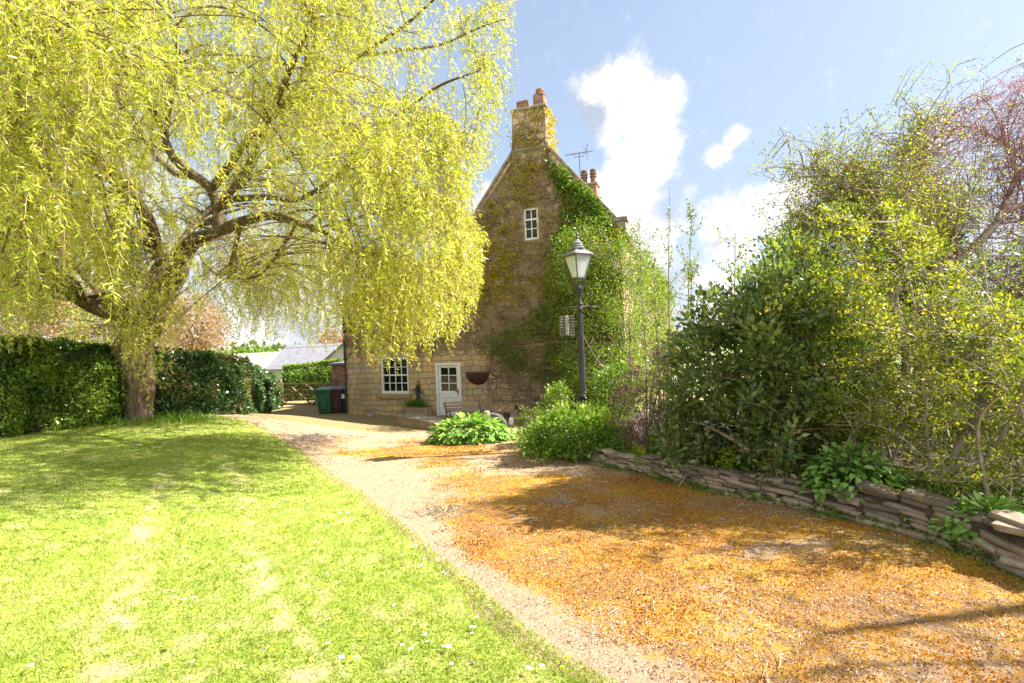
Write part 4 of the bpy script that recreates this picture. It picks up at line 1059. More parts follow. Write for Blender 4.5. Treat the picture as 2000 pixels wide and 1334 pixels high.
off = -.03 - .03 * rng.uniform(size=(NSt, 1)) - .02 * np.sin(np.linspace(0, 9, SG))[None] ** 2
bare = (PS[..., 1] < 2.3) & (PS[..., 0] < 1.6)
RR = (rng.uniform(.009, .024, NSt)[:, None] * np.linspace(1, .35, SG)[None]) * np.where(bare, 0.15, 1)
inwin = ((PS[..., 0] > gs0 - .05) & (PS[..., 0] < gs1 + .05) & (PS[..., 1] > gh0 - .05) & (PS[..., 1] < gh1 + .05)) | ((PS[..., 0] > ds0 - .05) & (PS[..., 0] < ds1 + .05) & (PS[..., 1] < dh1 + .05)) | ((PS[..., 0] > ws0 - .05) & (PS[..., 0] < ws1 + .05) & (PS[..., 1] < wh1 + .05) & (PS[..., 1] > wh0 - .1))
RR = np.where(inwin, .0005, RR)
V, F = tubes(H2W(PS[..., 0], off, PS[..., 1]), RR, 4)
# fine shoots
NF = 5600; SG2 = 7
sf = rng.uniform(SL, SR, NF); dens_f = np.where(sf < .6, .75, 1.0)
hf = rng.uniform(0, 1, NF) * hz(sf); kp = (hf > 1.9 + 1.3 * fbm(sf, sf * 0, 1.1, 4, 3) + .5 * (rng.uniform(size=NF) - .5) - 2.6 * sst(1.0, 3.2, sf) * rng.uniform(.3, 1, NF)) & (rng.uniform(size=NF) < dens_f)
sf, hf = sf[kp], hf[kp]; NF = len(sf); an_ = rng.normal(math.pi * .8, .9, NF); stp = rng.uniform(.03, .12, NF); P2_ = np.zeros((NF, SG2, 2))
for j in range(SG2):
    P2_[:, j, 0] = sf; P2_[:, j, 1] = hf; an_ = an_ + rng.normal(0, .45, NF); sf = np.clip(sf + np.cos(an_) * stp, SL + .02, SR); hf = np.clip(hf + np.sin(an_) * stp, .1, hz(sf) + .08)
iw = ((P2_[..., 0] > gs0 - .08) & (P2_[..., 0] < gs1 + .08) & (P2_[..., 1] > gh0 - .08) & (P2_[..., 1] < gh1 + .08)) | ((P2_[..., 0] > ds0 - .1) & (P2_[..., 0] < ds1 + .1) & (P2_[..., 1] < dh1 + .15)) | ((P2_[..., 0] > ws0 - .1) & (P2_[..., 0] < ws1 + .1) & (P2_[..., 1] < wh1 + .1) & (P2_[..., 1] > wh0 - .2))
V3, F3 = tubes(H2W(P2_[..., 0], -.015 - .04 * rng.uniform(size=(NF, 1)), P2_[..., 1]), np.where(iw, .0004, rng.uniform(.005, .013, NF)[:, None] * np.ones((1, SG2))), 3)
raw('stems', *join([(V, F), (V3, F3)]), 'stem_dark', creeper, smooth=True)
# yellow-green tufts
NTu = 3600; s_ = rng.uniform(SL + .1, SR, NTu); h_ = rng.uniform(0, 1, NTu) ** .75 * hz(s_)
pk = sst(2.6, 6.5, h_) * (.35 + 1.1 * sst(.4, .6, fbm(s_, h_, .9, 71, 3))) * np.where(s_ < low0, .35, 1)
pk = np.where(h_ > HAp - .9, pk * .18, pk); kp = (rng.uniform(size=NTu) < pk) & ~((s_ > gs0 - .1) & (s_ < gs1 + .1) & (h_ > gh0 - .1) & (h_ < gh1 + .1)); s_, h_ = s_[kp], h_[kp]
C = H2W(s_, -.07, h_); outn = np.array([-hs, -hc, 0.0])
per = 15; n = len(C) * per; o = rng.normal(size=(n, 3)) * np.array([.11, .03, .05]); P_ = np.repeat(C, per, 0) + o; D = rdir(n) + outn * .8 + np.array([0, 0, -.25])
Va, Fa = kites(P_, D, rdir(n) + outn, rng.uniform(.05, .095, n), rng.uniform(.04, .065, n), .1, .45)
ra = leaf_rnd(n, len(C))
# chimney sides too
NC = 75; yy = rng.uniform(0, .86, NC); hh_ = rng.uniform(HAp - .9, ct, NC); C = H2W(c1 + .07, yy, hh_); per = 12; n = NC * per
P_ = np.repeat(C, per, 0) + rng.normal(size=(n, 3)) * .06; Vb, Fb = kites(P_, rdir(n), rdir(n), rng.uniform(.05, .1, n), rng.uniform(.04, .06, n))
NC2 = 45; s2 = rng.uniform(c0, c1, NC2); h2 = rng.uniform(HAp - .9, ct, NC2); C = H2W(s2, -.1, h2); n2 = NC2 * 12
Vc, Fc = kites(np.repeat(C, 12, 0) + rng.normal(size=(n2, 3)) * .06, rdir(n2), rdir(n2), rng.uniform(.04, .08, n2), rng.uniform(.03, .05, n2))
raw('leaves', *join([(Va, Fa), (Vb, Fb), (Vc, Fc)]), 'leaf_creeper', creeper, rnd=np.concatenate([ra, leaf_rnd(n, NC), leaf_rnd(n2, NC2)]))


# dark ivy streak climbing from the shrub to the verge
def on_fac(poly, n):
    P = np.array([fac(*p) for p in poly]); out = []
    lo, hi = P.min(0), P.max(0)
    while len(out) < n:
        a = rng.uniform(lo, hi, (n * 3, 2)); out += list(a[in_poly(a[:, 0], a[:, 1], P)])
    return np.array(out[:n])


ivy = empty('green_ivy', H2W(5.2, -.1, 1.0), 'dark green ivy streak climbing the right half of the gable towards the roof edge', 'ivy')
ip = [(1075, 310), (1100, 330), (1150, 375), (1195, 425), (1190, 470), (1155, 462), (1130, 480), (1085, 490), (1092, 430), (1100, 390), (1075, 350), (1062, 320)]
A_ = on_fac(ip, 900); kp = fbm(A_[:, 0], A_[:, 1], 1.5, 91, 3) + .35 * (rng.uniform(size=900) - .3) > .60; A_ = A_[kp]
C = H2W(A_[:, 0], -.1, A_[:, 1]); n = len(C) * 16
Vv, Ff = kites(np.repeat(C, 16, 0) + rng.normal(size=(n, 3)) * .08, rdir(n) + outn * .6 + np.array([0, 0, -.5]), rdir(n) + outn * 1.4, rng.uniform(.06, .10, n), rng.uniform(.05, .085, n), .08, .4)
raw('leaves', Vv, Ff, 'leaf_climber', ivy, rnd=leaf_rnd(n, len(C)) * .8)
P, Rr = twig_net(H2W(np.array([5.1, 5.0, 5.4, 4.9]), -.04, np.array([4.2, 5.0, 4.6, 5.6])), C[::4], .010, .003, sag=0, up=0)
raw('stems', *tubes(P, Rr, 3), 'twig_brown', ivy, smooth=True)

# big climbing shrub wrapping the corner: front part and flank part
cl = empty('climbing_shrub', H2W(6.0, -.4, 0), 'large bright green climbing shrub wrapped round the right corner of the farmhouse', 'climbing plant')
front = [(1070, 500), (1095, 478), (1140, 470), (1180, 450), (1215, 440), (1245, 470), (1255, 560), (1262, 700), (1262, 790), (1215, 800), (1165, 810), (1110, 780), (1060, 745), (1010, 720), (955, 680), (952, 655), (990, 640), (1040, 622), (1085, 590), (1080, 545)]
A_ = on_fac(front, 900); dd_ = fbm(A_[:, 0], A_[:, 1], .9, 33, 3)
kp = rng.uniform(size=900) < np.where(A_[:, 0] < 4.6, .62, 1.0); A_ = A_[kp]
dep = -.08 - rng.uniform(0, 1, len(A_)) ** .7 * (.3 + 1.4 * sst(3.8, 5.6, A_[:, 0]))
C1 = H2W(A_[:, 0] - .25 * (-dep), dep, A_[:, 1])
nf = 1400; yf = rng.uniform(0, 1, nf) ** .8 * 24; hf_ = rng.uniform(0, 1, nf) * (HE - .1 - .3 * rng.uniform(size=nf))
kp = fbm(yf, hf_, .55, 44, 3) > .38; yf, hf_ = yf[kp], hf_[kp]
C2 = H2W(SR + rng.uniform(.05, .55, len(yf)), yf, hf_); yx_ = rng.uniform(0, 2.5, 130); C2 = np.concatenate([C2, H2W(SR + rng.uniform(.05, .4, 130), yx_, rng.uniform(.2, HE - .1, 130))])
C = np.concatenate([C1, C2]); C = C[fbm(C[:, 0] + C[:, 1], C[:, 2], 1.4, 83, 3) > .36]; C = np.concatenate([C]); per = 44; n = len(C) * per
sc_l = np.repeat(1 + np.clip(C[:, 1] - 16, 0, 30) * .05, per)
Vv, Ff = kites(np.repeat(C, per, 0) + rng.normal(size=(n, 3)) * (.15 * sc_l[:, None]), rdir(n) + np.array([0, 0, .2]), rdir(n, .7), rng.uniform(.045, .10, n) * sc_l, rng.uniform(.03, .055, n) * sc_l, .08, .45)
raw('foliage', Vv, Ff, 'leaf_climber', cl, rnd=leaf_rnd(n, len(C), .45))
sb = H2W(np.array([5.9, 6.2, 5.6, 5.3, 6.45, 6.6, 6.6, 6.6]), np.array([-.3, -.25, -.3, -.25, -.2, 2, 6, 12]), np.array([.2, 1.4, 2.6, 3.6, 4.6, 2, 2, 2]))
P, Rr = twig_net(sb, C[::2], .016, .004); st_ = [spline([list(H2W(6.0, -.25, -.1)) + [1], list(H2W(5.7, -.3, 1.6)) + [.8], list(H2W(5.5, -.25, 3.4)) + [.6], list(H2W(6.1, -.3, 5.4)) + [.3]], 14), spline([list(H2W(6.2, -.3, -.1)) + [1], list(H2W(6.5, -.35, 2.0)) + [.8], list(H2W(6.3, -.35, 4.0)) + [.5], list(H2W(6.5, -.2, 5.8)) + [.2]], 14), spline([list(H2W(5.9, -.3, -.1)) + [.8], list(H2W(5.0, -.2, 1.3)) + [.6], list(H2W(4.0, -.15, 2.3)) + [.4], list(H2W(3.2, -.12, 2.5)) + [.2]], 14)]
st_ = np.array(st_); raw('stems', *join([tubes(P, Rr, 3), tubes(st_[:, :, :3], st_[:, :, 3] * .05, 7)]), 'twig_brown', cl, smooth=True)

# ================================================================ THINGS AGAINST THE GABLE
# wall basket (hayrack)
s0_, h0_ = fac(911, 727); s1_, _ = fac(957, 727); w2 = (s1_ - s0_) / 2; hb_ = fac(933, 751)[1]; dp_ = h0_ - hb_
hb = empty('wall_basket', H2W((s0_ + s1_) / 2, 0, h0_), 'half round black iron wall basket with dark coir liner beside the door', 'wall basket', rz=-HA)
b_ = MB(); b_.tube([(w2 * math.cos(a) , -.26 * math.sin(a) - .02, 0) for a in np.linspace(0, math.pi, 15)], .010, 6); b_.tube([(-w2, -.02, 0), (w2, -.02, 0)], .010, 6)
b_.build('rim', 'black_iron', hb, smooth=True)
for a in np.linspace(0.12, math.pi - .12, 13):
    b_ = MB(); b_.tube([(w2 * math.cos(a) * math.cos(q), -.26 * math.sin(a) * math.cos(q) - .02, -dp_ * math.sin(q)) for q in np.linspace(0, math.pi / 2 - .02, 8)], .007, 5); b_.build('bar', 'black_iron', hb, smooth=True)
Vl = []; nn_ = 14
for j in range(7):
    q = j / 6 * math.pi / 2
    for a in np.linspace(0, math.pi, nn_): Vl.append((w2 * .94 * math.cos(a) * math.cos(q), -.24 * math.sin(a) * math.cos(q) - .022 + .012 * math.sin(a * 11 + j), -dp_ * .95 * math.sin(q) - .03))
b_ = MB(); b_.add(Vl, [(j * nn_ + i, j * nn_ + i + 1, (j + 1) * nn_ + i + 1, (j + 1) * nn_ + i) for j in range(6) for i in range(nn_ - 1)]); b_.build('liner', 'coir', hb, smooth=True)
# old hand pump fixed to the wall
sp0, hp0 = fac(819, 778); _, hp1 = fac(819, 744); H_ = hp1 - hp0
pm = empty('hand_pump', H2W(sp0, -.1, hp0), 'old black cast iron hand water pump on the wall between window and door', 'hand pump', rz=-HA)
b_ = MB(); b_.lathe([(.10, 0), (.10, .03), (.06, .05), (.06, H_ * .3), (.075, H_ * .32), (.075, H_ * .62), (.09, H_ * .64), (.09, H_ * .68), (.045, H_ * .74), (.03, H_ * .8)], (0, 0, 0), 14); b_.build('pump_body', 'black_iron', pm, smooth=True)
b_ = MB(); b_.tube([(-.05, -.02, H_ * .52), (-.13, -.04, H_ * .54), (-.17, -.05, H_ * .46)], [.03, .028, .032], 8); b_.build('spout', 'black_iron', pm, smooth=True)
b_ = MB(); b_.tube([(-.02, 0, H_ * .95), (.0, 0, H_ * 1.02), (.06, 0, H_ * .98), (.09, 0, H_ * .8), (.10, 0, H_ * .55), (.13, 0, H_ * .35), (.20, 0, H_ * .30)], [.02, .02, .018, .016, .016, .018, .02], 8); b_.tube([(0, 0, H_ * .78), (-.02, 0, H_ * .96)], .012, 6); b_.build('handle', 'black_iron', pm, smooth=True)
# stone planter with grassy leaves
a_, b2_ = fac(797, 815, -.4); c_, _ = fac(838, 815, -.4)
pl = empty('stone_planter', H2W((a_ + c_) / 2, -.4, 0), 'rough stone planter against the gable below the hand pump', 'planter', rz=-HA)
w2 = (c_ - a_) / 2
b_ = MB(); b_.box(-w2, w2, -.16, .3, -.12, .40)
b_.build('trough', 'stone_warm', pl, bevel=.02)
b_ = MB(); b_.box(-w2 + .05, w2 - .05, -.1, .25, .402, .43); b_.build('soil', 'soil', pl)
gp = empty('grassy_plant', H2W((a_ + c_) / 2 - .1, -.33, .42), 'clump of narrow green leaves growing in the stone planter', 'plant')
n = 420; Cc = H2W((a_ + c_) / 2 - .15 + rng.normal(size=n) * .17, -.33 + rng.normal(size=n) * .07, .42)
V, F = kites(Cc, rdir(n, 1.1), rdir(n), rng.uniform(.16, .38, n), .03, .15, .5); raw('leaves', V, F, 'leaf_bright', gp, rnd=leaf_rnd(n) * .7)
# paved terrace and long stone slab
tr = np.array([G(700, 822), G(850, 838), G(905, 850), G(1100, 850)]); 
ter = MB(); Zt = ZB
pv = [H2W(.0 + i * .62, -.01 - j * .55 - .55, 0) for i in range(1) for j in range(1)]
k_ = 0
for i in range(11):
    for j in range(5):
        a0_ = -1.0 + i * .64; j0 = -.4 - j * .56; z0 = -.02 + .012 * random.random()
        ter.box(a0_ + .008, a0_ + .632, j0 - .552, j0 - .008, z0 - .15, z0 + .035)
to = empty('paved_terrace', H2W(0, 0, 0), 'worn grey flagstone terrace laid along the foot of the gable', 'terrace', rz=-HA); to['kind'] = 'structure'
ter.build('paving', 'stone_grey', to, bevel=.012)
# long low slab
A0 = W(775, 812, 15.2); 
pA = G(777, 829); pB = G(862, 836)
pB = np.array([pB[0], pB[1] - 1.0, pB[2]]); pB = np.array(G(868, 842)); dvec = pB - pA; Ln = float(np.hypot(dvec[0], dvec[1])); rz_ = math.atan2(dvec[1], dvec[0])
slab = empty('stone_bench', (pA[0], pA[1], float(gz(pA[0], pA[1])) - .02), 'long low stone block with a worn slab top at the terrace edge', 'stone bench', rz=rz_)
b_ = MB(); b_.box(-.02, Ln + .3, -.02, .52, 0, .26); b_.build('plinth', 'stone_warm', slab, bevel=.015)
b_ = MB(); b_.box(-.06, Ln * .5, -.06, .56, .262, .33); b_.build('slab', 'stone_grey', slab, bevel=.014)
b_ = MB(); b_.box(Ln * .5 + .008, Ln + .34, -.055, .565, .262, .332); b_.build('slab', 'stone_grey', slab, bevel=.014)
# folding garden bench behind the hosta
gb = W(905, 815, 14.2); gzb = float(gz(gb[0], gb[1])); BH = W(905, 806, 14.2)[2] - gzb
be_ = empty('garden_bench', (gb[0], gb[1], gzb), 'slatted wooden garden bench facing away, its back showing above the leafy plant', 'bench', rz=-.12)
bw = .52; topz = max(.78, BH)
for sx in (-bw, bw):
    b_ = MB(); b_.bar((sx, -.16, topz), (sx * 1.0, .05, .44), .035, .05); b_.bar((sx, .05, .44), (sx, .12, 0), .035, .05); b_.bar((sx, .5, .44), (sx, .46, 0), .035, .045); b_.bar((sx, .03, .44), (sx, .52, .44), .03, .04)
    b_.build('frame_side', 'worn_iron', be_)
for i in range(3):
    z_ = topz - .03 - i * .10; b_ = MB(); b_.box(-bw + .02, bw - .02, -.14 + (topz - z_) * .5, -.12 + (topz - z_) * .5, z_ - .035, z_ + .035); b_.build('slat', 'wood_grey', be_, bevel=.005)
for i in range(5):
    b_ = MB(); b_.box(-bw + .02, bw - .02, .06 + i * .09, .13 + i * .09, .462, .482); b_.build('slat', 'wood_grey', be_, bevel=.005)
# curved metal arm of a chair
q = W(968, 838, 13.6); gq = float(gz(q[0], q[1]))
cf = empty('curved_metal_hoop', (q[0], q[1], gq), 'pale curved metal hoops standing between bench and animal hutch', 'hoop')
for i, dy in enumerate((0, .16)):
    b_ = MB(); b_.tube([(.02 * i + .42 * math.cos(a) - .12, dy, .42 * math.sin(a)) for a in np.linspace(0, math.pi, 16)], .022, 8); b_.build('hoop', 'lead', cf, smooth=True)
# staddle-like stone posts
for (px_, py0, py1, dpt, wd, lab) in ((950, 838, 803, 13.3, .19, 'short rough stone post beside the garden bench'), (1031, 858, 814, 12.6, .24, 'short rough stone post in front of the small hutch')):
    q = W(px_, py1, dpt); g_ = float(gz(q[0], q[1])); hgt = max(.4, q[2] - g_)
    b_ = MB(); b_.lathe([(wd * .72, -.05), (wd * .66, hgt * .3), (wd * .55, hgt * .7), (wd * .5, hgt * .95), (wd * .42, hgt), (.02, hgt + .01)], (0, 0, 0), 9)
    o = b_.build('stone_post', 'stone_grey', None, bevel=.012, loc=(q[0], q[1], g_)); tag(o, lab, 'stone post')
# small hutch with shingled roof and its run
q = W(985, 830, 14.6); g_ = float(gz(q[0], q[1]))
hu = empty('animal_hutch', (q[0], q[1], g_), 'small weathered wooden hutch with pitched roof against the gable', 'hutch', rz=-.3)
b_ = MB(); b_.box(-.42, .32, -.2, .3, .12, .42)
for sx in (-.4, .28):
    for sy in (-.18, .26): b_.box(sx, sx + .04, sy, sy + .04, 0, .12)
b_.build('body', 'wood_grey', hu, bevel=.006)
b_ = MB(); b_.add([(-.5, -.28, .42), (.40, -.28, .42), (.36, .05, .62), (-.46, .05, .62), (-.5, .36, .42), (.4, .36, .42), (-.5, -.28, .45), (.4, -.28, .45), (.36, .05, .65), (-.46, .05, .65), (-.5, .36, .45), (.4, .36, .45)], [(0, 1, 2, 3), (3, 2, 5, 4), (6, 7, 8, 9), (9, 8, 11, 10), (0, 1, 7, 6), (4, 5, 11, 10), (1, 2, 8, 7), (2, 5, 11, 8), (0, 3, 9, 6), (3, 4, 10, 9)]); b_.build('roof', 'wood_brown', hu)
b_ = MB(); b_.box(.06, .26, -.215, -.202, .16, .38); b_.build('dark_opening_panel', 'bin_black', hu)  # black panel paints the shaded inside of the hutch; no hole is cut
q = W(1010, 834, 14.2); g_ = float(gz(q[0], q[1]))
pk_ = empty('picket_edging', (q[0], q[1], g_), 'low miniature wooden picket edging standing before the hutch', 'edging', rz=-.2)
for i in range(11):
    b_ = MB(); b_.box(-.42 + i * .08, -.38 + i * .08, 0, .02, 0, .24); b_.build('picket', 'wood_brown', pk_, bevel=.004)
b_ = MB(); b_.box(-.45, .45, .022, .04, .15, .18); b_.build('rail', 'wood_brown', pk_)
q = W(999, 822, 14.3); b_ = MB(); b_.lathe([(.075, 0), (.095, .02), (.10, .14), (.085, .2), (.04, .23), (.0, .235)], (0, 0, 0), 12)
o = b_.build('garden_lantern', 'petal_white', None, smooth=True, loc=(q[0], q[1], q[2] - .12)); tag(o, 'small white rounded lantern standing on a stone by the hutch', 'lantern')
q2 = float(gz(q[0], q[1])); b_ = MB(); b_.lathe([(.16, 0), (.14, .06), (.13, q[2] - .12 - q2)], (0, 0, 0), 8); o = b_.build('stone_block', 'stone_grey', None, bevel=.01, loc=(q[0], q[1], q2)); tag(o, 'small grey stone carrying the white garden lantern', 'stone')
# spotlight box and rocks at the wall foot
q = G(716, 808); b_ = MB(); b_.box(-.13, .13, -.10, .10, .04, .24); b_.box(-.03, .03, -.03, .03, -.03, .04)
o = b_.build('ground_spotlight', 'slate', None, bevel=.02, loc=(q[0], q[1], q[2])); o.rotation_euler = (R(-15), 0, R(-15)); tag(o, 'grey box spotlight on the ground by the left wall foot', 'spotlight')


def rock(name, loc, r, mat='stone_grey', label=None, cat=None, seed=0, group=None, sq=(1, .8, .6)):
    n_ = 12; th = np.linspace(0, math.pi, 8)[:, None]; ph = np.arange(n_)[None] * 2 * math.pi / n_
    d = np.stack([np.sin(th) * np.cos(ph), np.sin(th) * np.sin(ph), np.cos(th) + 0 * ph], -1); rr_ = r * (.75 + .5 * noise3(d * 1.7 + seed * 3.1, seed))
    V = d * rr_[..., None] * np.array(sq) + np.array(loc); idx = np.arange(8 * n_).reshape(8, n_)
    F = np.stack([idx[:-1], np.roll(idx[:-1], -1, 1), np.roll(idx[1:], -1, 1), idx[1:]], -1).reshape(-1, 4)[:, ::-1]
    o = raw(name, V - np.array(loc), F, mat, smooth=True); o.location = tuple(map(float, loc)); return tag(o, label, cat, group)


q = G(722, 815); rock('rock', q + [0, 0, .05], .17, label='pale broken rock lying beside the grey ground spotlight', cat='rock', seed=3)
q = G(738, 812); rock('rock', q + [0, 0, .02], .11, label='small flat rock at the wall foot below the sash window', cat='rock', seed=5)

# ================================================================ LAMP POST
LB = np.array([1.37, 9.6, float(bedz(1.37, 9.6)) - .05]); lx, ly = LB[0], LB[1]
lamp = empty('street_lamp', LB, 'black cast iron lamp post with tapered glass lantern in the flower bed', 'lamp post', rz=R(8))
Z_ = lambda z: z - LB[2]
b_ = MB(); z0 = 0
b_.lathe([(0.1088, 0), (0.1088, .12), (0.0960, .16), (0.0864, .2), (0.0864, Z_(.20)), (0.1024, Z_(.24)), (0.1056, Z_(.30)), (0.0896, Z_(.35)), (0.1184, Z_(.38)), (0.1216, Z_(.42)), (0.0832, Z_(.47)), (0.0672, Z_(.52)), (0.0589, Z_(1.2)), (0.0480, Z_(2.02)), (0.0448, Z_(2.1)), (0.0576, Z_(2.12)), (0.0576, Z_(2.16)), (0.0448, Z_(2.18)), (0.0448, Z_(2.23)), (0.0563, Z_(2.25)), (0.0448, Z_(2.28)),
          (0.0397, Z_(2.36)), (0.0480, Z_(2.45)), (0.0736, Z_(2.52)), (0.0800, Z_(2.55)), (0.0704, Z_(2.58)), (0.0320, Z_(2.60)), (0.0288, Z_(2.70))], (0, 0, 0), 20)
post = b_.build('post', 'black_iron', lamp, smooth=True)
b_ = MB()
for sx in (-1, 1): b_.tube([(0, 0, Z_(2.19)), (.1 * sx, 0, Z_(2.185)), (.13 * sx, 0, Z_(2.20)), (.3 * sx, 0, Z_(2.17)), (.36 * sx, 0, Z_(2.175))], [.022, .026, .016, .018, .021], 10)
b_.build('ladder_bar', 'worn_iron', lamp, smooth=True)
lz0, lz1 = Z_(2.76), Z_(3.20)
for kx in range(4):
    a = kx * math.pi / 2 + math.pi / 4 + .35; b_ = MB(); b_.tube([(.04 * math.cos(a), .04 * math.sin(a), Z_(2.58)), (.14 * math.cos(a), .14 * math.sin(a), Z_(2.60)), (.17 * math.cos(a), .17 * math.sin(a), Z_(2.68)), (.10 * math.cos(a), .10 * math.sin(a), Z_(2.66)), (.15 * math.cos(a), .15 * math.sin(a), lz0)], .011, 6); b_.build('bracket_scroll', 'worn_iron', lamp, smooth=True)
rot = .35; rb, rt = .125, .272
cb = [(rb * math.cos(rot + math.pi / 4 + i * math.pi / 2), rb * math.sin(rot + math.pi / 4 + i * math.pi / 2), lz0) for i in range(4)]
ctp = [(rt * math.cos(rot + math.pi / 4 + i * math.pi / 2), rt * math.sin(rot + math.pi / 4 + i * math.pi / 2), lz1) for i in range(4)]
b_ = MB()
for i in range(4):
    b_.bar(cb[i], ctp[i], .024); b_.bar(cb[i], cb[(i + 1) % 4], .028); b_.bar(ctp[i], ctp[(i + 1) % 4], .035, .04)
lf = b_.build('lantern_frame', 'worn_iron', lamp)
for i in range(4):
    A = [Vector(cb[i]), Vector(cb[(i + 1) % 4]), Vector(ctp[(i + 1) % 4]), Vector(ctp[i])]; c_ = sum(A, Vector()) / 4; A = [c_ + (v_ - c_) * .97 for v_ in A]; nrm = (A[1] - A[0]).cross(A[3] - A[0]).normalized() * .004
    b_ = MB(); b_.add([v_ - nrm for v_ in A] + [v_ + nrm for v_ in A], [(0, 1, 2, 3), (7, 6, 5, 4), (0, 4, 5, 1), (1, 5, 6, 2), (2, 6, 7, 3), (3, 7, 4, 0)]); b_.build('pane', 'lantern_glass', lf)
b_ = MB(); b_.lathe([(.06, lz0), (.03, lz0 + .06), (.025, lz0 + .12), (.055, lz0 + .16), (.065, lz0 + .22), (.04, lz0 + .28), (.01, lz0 + .30)], (0, 0, 0), 12); b_.build('bulb', 'petal_white', lamp, smooth=True)
b_ = MB(); b_.lathe([(.31, lz1 + .015), (.305, lz1 + .035), (.13, lz1 + .13)], (0, 0, 0), 4, rot=rot + math.pi / 4)
b_.lathe([(.14, lz1 + .12), (.15, lz1 + .15), (.12, lz1 + .17), (.125, lz1 + .20), (.10, lz1 + .22), (.105, lz1 + .25), (.07, lz1 + .28), (.03, lz1 + .31), (.02, lz1 + .34)], (0, 0, 0), 18); b_.build('lantern_roof', 'lead', lamp, smooth=True)
b_ = MB(); b_.lathe([(.02, lz1 + .33), (.035, lz1 + .37), (.02, lz1 + .40), (.03, lz1 + .43), (.012, lz1 + .47), (.004, lz1 + .52)], (0, 0, 0), 10); b_.build('finial', 'worn_iron', lamp, smooth=True)
# caged bird feeder hanging on the ladder bar
fx, fz = lx - .27, 2.13
fd = empty('bird_feeder', (fx, ly - .05, fz), 'round wire caged bird feeder hanging from the left arm of the lamp post', 'bird feeder')
b_ = MB(); zt, zb_ = -.12, -.50; r_ = .145
for z_ in np.linspace(zb_, zt, 8): b_.tube([(r_ * math.cos(a), r_ * math.sin(a), z_) for a in np.linspace(0, 2 * math.pi, 17)], .003, 4)
for a in np.linspace(0, 2 * math.pi, 15)[:-1]: b_.tube([(0.02 * math.cos(a), .02 * math.sin(a), zt + .01), (r_ * math.cos(a), r_ * math.sin(a), zt), (r_ * math.cos(a), r_ * math.sin(a), zb_), (0.02 * math.cos(a), .02 * math.sin(a), zb_)], .003, 4)
b_.build('cage', 'zinc', fd)
b_ = MB(); b_.lathe([(.03, zb_ + .01), (.035, zb_ + .03), (.035, zt - .03), (.04, zt - .01), (.015, zt + .02)], (0, 0, 0), 12); b_.build('seed_tube', 'cable', fd, smooth=True)
b_ = MB(); b_.tube([(0, 0, zt + .02), (.03, 0, -.06), (.0, 0, 0), (-.02, 0, .05), (0, 0, .06)], .005, 5); b_.build('hook', 'zinc', fd)
# two thin wires from the post to the shrubs
for i, (ex_, ey_) in enumerate(((1195, 722), (1212, 728))):
    e_ = W(ex_, ey_, 11.2); s_ = np.array([lx + .05, ly + .03, 1.62]); tq = np.linspace(0, 1, 14)[:, None]; P = s_ * (1 - tq) + e_ * tq; P[:, 2] -= (.18 + .08 * i) * np.sin(tq[:, 0] * math.pi)
    b_ = MB(); b_.tube([tuple(p - s_) for p in P], .008, 6); o = b_.build('wire', 'cable', None, loc=tuple(s_)); tag(o, ('upper' if i else 'lower') + ' of two slack pale wires running from the lamp post into the shrubs', 'wire')

# ================================================================ DRY STONE WALL
wp = wall_pts[np.argsort(wall_pts[:, 1])]; seg = np.hypot(*(wp[1:, :2] - wp[:-1, :2]).T); cum = np.concatenate([[0], np.cumsum(seg)]); TL = cum[-1]


def wpos(t): return np.array([np.interp(t, cum, wp[:, 0]), np.interp(t, cum, wp[:, 1])])


dsw = empty('dry_stone_wall', (wp[3, 0], wp[3, 1], float(gz(wp[3, 0], wp[3, 1]))), 'low dry stone wall of thin brown stones edging the mossy drive', 'wall')
stones = []; srnd = []; cst = []; crnd = []


def add_stone(cx, cy, cz, lx_, ly_, lz_, yaw, pit, dst, drn):
    n_ = 14; th = np.linspace(0, math.pi, 9)[:, None]; ph = (np.arange(n_) * 2 * math.pi / n_)[None]
    f = lambda v_: np.sign(v_) * np.abs(v_) ** .22
    d = np.stack([f(np.sin(th)) * f(np.cos(ph)), f(np.sin(th)) * f(np.sin(ph)), f(np.cos(th)) + 0 * ph], -1)
    sd_ = rng.uniform(0, 50); d = d * (1 + .22 * (noise3(d * 1.3 + sd_, 3) - .5))[..., None]; d = d * (1 + .10 * (noise3(d * 4.5 + sd_, 9) - .5))[..., None]; d[..., 2] *= 1 + .35 * (noise3(d * np.array([.9, .2, 0]) + sd_, 7) - .5) * 2
    d = d * (1 + rng.normal(size=d.shape[:2]) * .022)[..., None]
    V = d * np.array([lx_, ly_, lz_]) / 2; V[..., 2] += V[..., 0] * pit
    c_, s_ = math.cos(yaw), math.sin(yaw); V = np.stack([V[..., 0] * c_ - V[..., 1] * s_ + cx, V[..., 0] * s_ + V[..., 1] * c_ + cy, V[..., 2] + cz], -1)
    idx = np.arange(9 * n_).reshape(9, n_); F = np.stack([idx[1:], np.roll(idx[1:], -1, 1), np.roll(idx[:-1], -1, 1), idx[:-1]], -1).reshape(-1, 4)
    dst.append((V.reshape(-1, 3), F)); drn.append(np.full(9 * n_, rng.uniform(0, 1)))


